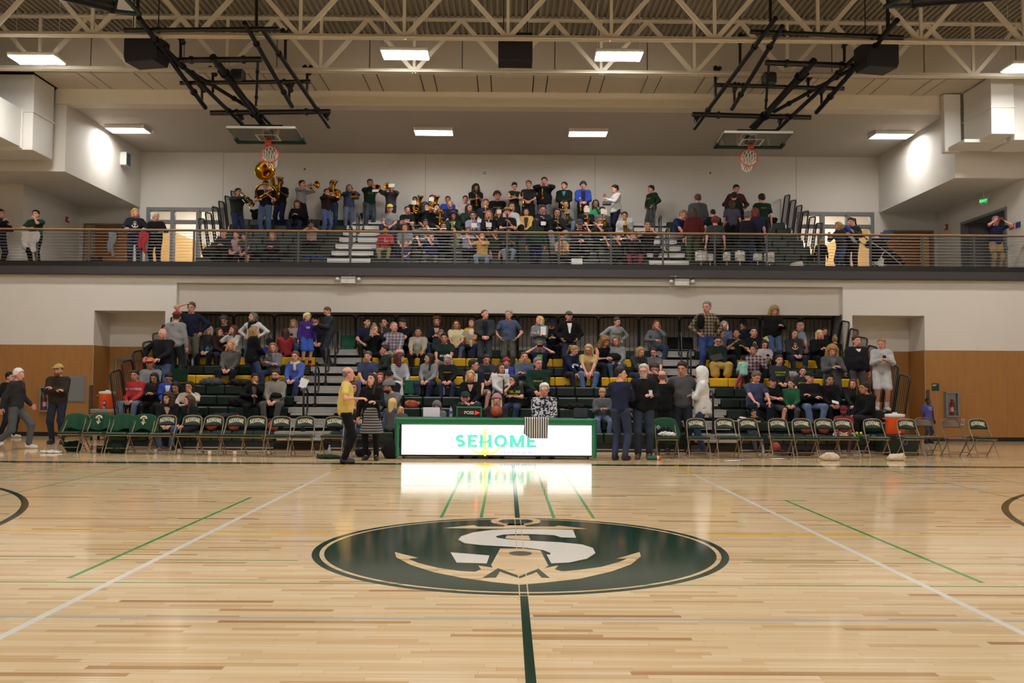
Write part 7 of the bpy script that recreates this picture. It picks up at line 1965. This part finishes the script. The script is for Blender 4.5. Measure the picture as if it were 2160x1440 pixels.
soft('coat', 'black coat on the balcony step beside the right aisle', 'coat', Vector((at(1385, 520, 26.4).x, 26.4, row_z(UP, 1))), (.5, .3, .2), '16161c', 45)
soft('bag', 'pair of red bags at the walkway rail in the middle', 'bag', Vector((at(1093, 500, 24.95).x, 24.95, ZB)), (.4, .18, .24), 'b8281c', 46)
soft('backpack', 'black backpack on the top row at the right end', 'bag', on_row(UP, 1628, 6), (.42, .26, .2), '151518', 47)
card(1217, 553, 24.75, .3, .22, 'white sheet standing on the walkway floor in the middle', M_PAPER, -15)
t = tag(empty('bucket', (at(1668, 500, 24.95).x, 24.95, ZB)), 'white bucket lying on the walkway beside the drums', 'bucket')
MB().lathe([(0, 0), (.12, 0), (.15, .3), (.155, .3), (.155, .28), (.125, .02), (0, .02)], 20, Matrix.Translation((0, 0, .155)) @ Matrix.Rotation(R(82), 4, 'Y')).build('pail', M_DRUM, t)
MB().tube([(.3 + .02 * math.cos(a), .15 * math.cos(a), .155 + .15 * math.sin(a)) for a in [math.pi * i / 8 for i in range(9)]], .006, 5).build('handle', M_CHROME, t)
# ---------------------------------------------------------------- stroller
q = at(1862, 565, 25.0); t = tag(empty('stroller', (q.x, 25.05, ZB)), 'black stroller with silver struts on the walkway at the right', 'stroller')
M_STF = cloth('121214')
def spt(u, v, y=0): w_ = at(u, v, 25.05); return Vector((w_.x - q.x, y, w_.z - ZB))
for y in (-.24, .24):
    MB().tube([spt(1822, 508, y), spt(1858, 530, y), spt(1893, 560, y)], .017, 8).build('side_strut', M_CHROME, t)
    MB().tube([spt(1858, 532, y), spt(1842, 558, y)], .017, 8).build('rear_strut', M_CHROME, t)
    for (u_, r_) in ((1838, .13), (1903, .09)):
        w_ = spt(u_, 560, y); w_.z = r_
        MB().tube([(w_.x + (r_ - .025) * math.cos(a), y, r_ + (r_ - .025) * math.sin(a)) for a in [2 * math.pi * i / 20 for i in range(20)]], .025, 8, closed=True).build('tyre', M_BLACK, t)
        MB().lathe([(0, -.02), (r_ * .6, -.012), (r_ * .6, .012), (0, .02)], 14, Matrix.Translation((w_.x, y, r_)) @ Matrix.Rotation(R(90), 4, 'X')).build('wheel_hub', M_FRAME, t)
MB().tube([spt(1822, 508, -.24), spt(1814, 500, -.22), spt(1818, 496, 0), spt(1814, 500, .22), spt(1822, 508, .24)], .02, 8).build('push_handle', M_BLACK, t)
def strf(P):
    return np.minimum(field(P, [('c', np.array(spt(1848, 520)), np.array(spt(1893, 548)), .17, .12), ('c', np.array(spt(1850, 522)), np.array(spt(1846, 540)), .15, .16)], .05), field(P, [('c', np.array(spt(1872, 553)), np.array(spt(1905, 556)), .1, .06)], .04))
V, F = surfnet(strf, np.array(spt(1820, 560)) - n3(.2, .35, .2), np.array(spt(1915, 500)) + n3(.2, .35, .3), .03); place('seat_shell', np_mesh('seat_shell', V, F, M_STF), t)
def canf(P): return np.maximum(sd_ell(P, np.array(spt(1848, 518)), I3, n3(.3, .24, .22)), (np.array(spt(1848, 522))[2] - P[:, 2]))
V, F = surfnet(canf, np.array(spt(1848, 518)) - n3(.35, .3, .3), np.array(spt(1848, 518)) + n3(.35, .3, .3), .03); place('canopy', np_mesh('canopy', V, F, M_STF), t)
soft('blanket', 'blue and white blanket bundled on top of the stroller', 'blanket', at(1868, 503, 25.05), (.34, .24, .2), '3c4a78', 50, .6, flat=False)
person(parse('1789 477 c25.15,%.2f lap 40 p n L:2c3c9c J:8c8c90 sc=.42 | person, small, held against the dark jacket on the balcony' % (at(1789, 494, 25.15).z)))

# ================================================================== around the court
def cooler(p, label, stand=None):
    t = tag(empty('drink_cooler', p), label, 'cooler', 'orange drink coolers')
    MB().lathe([(0, 0), (.185, 0), (.195, .02), (.2, .36), (.2, .38), (0, .38)], 28).build('tank', mat('orange plastic', 'e2531a', .4), t)
    MB().lathe([(.205, .38), (.21, .4), (.205, .44), (.05, .455), (.05, .48), (0, .48)], 28).build('lid', mat('white lid', 'd6d4d2', .45), t)
    for s in (-1, 1): MB().tube([(s * .2, -.06, .33), (s * .245, -.05, .34), (s * .245, .05, .34), (s * .2, .06, .33)], .014, 6).build('handle', mat('orange plastic', 'e2531a', .4), t)
    MB().box(-.02, .02, -.24, -.18, .04, .08, b=.008).build('spigot', M_WHITE, t)
    return t
q = at(226, 862, 23.2)
ct = tag(empty('utility_cart', (q.x, 23.2, 0)), 'grey utility cart under the left drink cooler', 'cart'); hc_ = q.z
MB().box(-.33, .36, -.25, .25, hc_ - .1, hc_, b=.02).build('tray', mat('grey plastic', '8a857c', .6), ct); MB().box(-.33, .36, -.25, .25, .12, .2, b=.02).build('tray', mat('grey plastic', '8a857c', .6), ct)
for x in (-.29, .32):
    for y in (-.2, .2): MB().tube([(x, y, .06), (x, y, hc_ - .08)], .022, 8).build('leg', mat('grey plastic', '8a857c', .6), ct); MB().lathe([(0, -.015), (.05, -.015), (.05, .015), (0, .015)], 14, Matrix.Translation((x, y, .05)) @ Matrix.Rotation(R(90), 4, 'Y')).build('caster', M_BLACK, ct)
cooler(Vector((q.x, 23.2, hc_)), 'orange drink cooler with white lid on the grey cart at left')
bottle(Vector((q.x + .02, 22.98, hc_)), 'small bottle with purple wrap before the left cooler', '3a2a78')
q = at(1888, 916, 19.7); zc = q.z
sb = tag(empty('plinth', (q.x, 19.7, 0)), 'dark green box with blue round mark under the right cooler', 'box')
MB().box(-.34, .4, -.26, .24, 0, zc, b=.02).build('body', M_GREEN, sb)
MB().tube([(.1 + .05 * math.cos(a), -.262, zc - .14 + .06 * math.sin(a)) for a in [2 * math.pi * i / 16 for i in range(16)]], .012, 5, closed=True).build('mark', mat('blue mark', '3a6ac0', .5), sb)
cooler(Vector((q.x, 19.7, zc)), 'orange drink cooler with white lid at the right end of the bleachers')
for i, (u, wds) in enumerate(((448, 'seventh left chair'), (495, 'eighth left chair'), (578, 'tenth left chair'), (1700, 'sixth right chair'), (1737, 'seventh right chair'))):
    basketball(on_row(LO, u, 0, .14), 'brown basketball on the first row behind the ' + wds, 'basketballs behind the benches')
basketball(ground(1665, 962) + Vector((0, 1.0, 0)), 'brown basketball on the floor under the right chairs', 'basketballs behind the benches')
tb_ = MB().lathe([(.034 * math.sin(math.pi * i / 8), -.034 * math.cos(math.pi * i / 8)) for i in range(9)], 14).mesh('ball', mat('yellow felt', 'c8d43c', .9))
for i, u in enumerate((1806, 1815)): tag(place('tennis_ball', tb_, None, on_row(LO, u, 0, .05) + Vector((0, 0, .034))), 'yellow tennis ball, %s of two on the first right row' % ('left', 'right')[i], 'ball', 'tennis balls')
for u, v, h, c, wds in ((194, 957, .26, 'd8601c', 'with orange cap under the second chair'), (692, 966, .24, '9aa0a4', 'under the last left chair'), (1613, 965, .24, '9aa8c0', 'before the fourth right chair'), (408, 0, 0, '', '')):
    if h: bottle(ground(u, v) + Vector((0, .12, 0)), 'clear drink bottle ' + wds, c, h=h)
bottle(on_row(LO, 406, 7, -.0) + Vector((0, -.3, -.25)), 'dark cola bottle on the left upper rows', '2a1410', '3a2420'); bottle(on_row(LO, 413, 7, -.0) + Vector((0, -.3, -.25)), 'clear bottle on the left upper rows', '8aa0c8')
bottle(on_row(LO, 936, 4, -.12) + Vector((0, 0, -.2)), 'water bottle in the hand of the gold-lettered sweatshirt', '5a86c8'); bottle(on_deck(LO, 1003, 7, .3), 'water bottle on the step beside the yellow cardigan', '5a86c8')
cup_me = MB().lathe([(0, 0), (.028, 0), (.038, .1), (.035, .1), (.026, .005), (0, .005)], 14).mesh('cup', mat('white paper cup', 'e0cfc4', .6))
for u, v, wds in ((377, 957, 'fifth'), (442, 961, 'sixth'), (495, 962, 'eighth'), (328, 956, 'fourth')):
    tag(place('paper_cup', cup_me, None, ground(u, v)), 'white paper cup on the floor under the %s left chair' % wds, 'cup', 'paper cups on the floor')
t = tag(empty('spray_bottle', ground(1384, 971) + Vector((0, .1, 0))), 'green and orange squeeze bottle lying beside the draped chair', 'bottle')
Mx = Matrix.Translation((0, 0, .042)) @ Matrix.Rotation(R(90), 4, 'Y')
MB().lathe([(0, -.16), (.04, -.16), (.042, -.14), (.042, .03)], 16, Mx).build('body', mat('green bottle', '0f5a40', .4), t); MB().lathe([(.043, .03), (.043, .06)], 16, Mx).build('collar', M_WHITE, t); MB().lathe([(.042, .06), (.04, .11), (0, .115)], 16, Mx).build('cap', mat('orange cap', 'e0531c', .4), t)
for u, v, w_, c, wds in ((1553, 973, .3, '4a4a9a', 'blue clipboard on the floor before the third right chair'), (1650, 969, .28, '2a2426', 'dark folder on the floor before the fifth right chair')):
    q = ground(u, v); t = tag(empty('clipboard', q + Vector((0, .1, 0)), R(20)), wds, 'clipboard')
    MB().box(-w_ / 2, w_ / 2, -.11, .11, 0, .008, b=.002).build('board', mat('board ' + c, c, .5), t); MB().box(-w_ / 2 - .05, w_ / 2 - .06, -.09, .09, .008, .011).build('paper', M_PAPER, t)
# stadium seats clipped to the rows
def stadium_seat(u, B, i, col, label):
    D = row_D(B, i); q = at(u, 780, D + .3); t = tag(empty('stadium_seat', (q.x, D + .03, row_z(B, i) + .007)), label, 'seat', 'portable stadium seats'); m = cloth(col)
    MB().box(-.2, .2, .0, .32, 0, .035, b=.012).build('cushion', m, t); MB().box(-.2, .2, .33, .36, .1, .44, b=.012, M=Matrix.Rotation(R(-6), 4, 'X')).build('back_panel', m, t)
    for s in (-1, 1): MB().tube([(s * .205, .02, .02), (s * .205, .33, .03), (s * .205, .38, .46)], .012, 6).build('frame_tube', M_TUBEBLK, t)
stadium_seat(733, LO, 8, '17563a', 'green stadium seat on the top row beside the left aisle'); stadium_seat(868, LO, 3, '17563a', 'green stadium seat on the fourth row in the middle')
stadium_seat(1424, LO, 8, '101012', 'black stadium seat on the top row at the right aisle'); stadium_seat(1448, LO, 8, '101012', 'second black stadium seat on the top row at the right aisle')
stadium_seat(376, LO, 4, '0f3a26', 'green stadium seat on the fifth row below the leather jacket')
# blue umbrella, papers, skirt book, paper bag, tripod
t = tag(empty('umbrella', on_row(LO, 436, 7, -.12) + Vector((0, 0, -.28))), 'furled teal umbrella held by the charcoal zip jacket', 'umbrella')
MB().lathe([(.004, 0), (.012, .06), (.05, .35), (.055, .5), (.02, .55), (.01, .56)], 12).build('canopy', cloth('1a5a84'), t); MB().tube([(0, 0, .55), (0, 0, .66)], .01, 8).build('handle', M_BLACK, t)
def paper(u, v, D, w, h, label, rot, col='dcdad8', name='paper', cat='paper'):
    q = at(u, v, D); tag(MB().box(-w / 2, w / 2, -.002, .002, -h / 2, h / 2).build(name, mat('sheet ' + col, col, .7), None, loc=q, rot=tuple(R(x) for x in rot)), label, cat)
paper(640, 808, 22.1, .2, .24, 'white paper hanging from the hand of the blue sweater', (-20, 20, 0)); paper(986, 707, 24.45, .3, .12, 'grey fan of paper held by the yellow cardigan', (-20, 25, 0), '8a8680')
paper(1146, 697, 23.75, .14, .22, 'white paper pinned to the grey hoodie', (-5, 0, 0)); paper(1617, 715, 24.2, .09, .15, 'yellow green slip held by the black jacket with curls', (0, -25, 0), 'c4c878'); paper(1762, 848, 21.0, .16, .1, 'white card held by the black hooded coat', (-50, 15, 0))
paper(1512, 753, 23.3, .3, .2, 'dark open book held by the mustard skirt', (-40, -15, 0), '2a221a', 'book', 'book')
paper(784, 702, 24.1, .1, .2, 'brown paper bag lifted by the black top', (0, 8, 0), 'a08a68', 'paper_bag', 'bag')
b = empty('camera_monopod', at(1062, 870, 20.6)); b.location.z = row_z(LO, 0) * 0 + deck_z(LO, 0); tag(b, 'black and silver monopod standing before the white quilted jacket', 'tripod')
top = at(1060, 800, 20.6).z - b.location.z
MB().tube([(0, 0, 0), (0, 0, top * .5)], .012, 8).build('lower_tube', M_CHROME, b); MB().tube([(0, 0, top * .5), (0, 0, top)], .017, 8).build('upper_tube', M_BLACK, b); MB().tube([(0, 0, top * .55), (.13, -.05, 0)], .01, 8).build('side_leg', M_CHROME, b)
t = tag(empty('instrument_case', at(1281, 428, 27.6)), 'grey box carried by the white and black jacket', 'box'); MB().box(-.14, .12, -.1, .1, -.06, .04, b=.01).build('body', mat('grey case', '5a5458', .5), t); MB().box(-.14, .12, -.1, .1, .04, .055, b=.004).build('lid', M_SILVER, t)
t = tag(empty('straw_hat', Vector(who('straw hat')['M'] @ Vector(who('straw hat')['hc'])) + Vector((0, 0, .06))), 'straw hat on the clarinet player in the middle', 'hat')
MB().lathe([(.17, .0), (.17, .008), (.1, .012), (.095, .06), (.08, .085), (0, .09)], 24).build('crown', mat('straw', '8a7448', .8, gain=1.2), t); MB().lathe([(.101, .012), (.101, .035)], 24).build('band', M_BLACK, t)
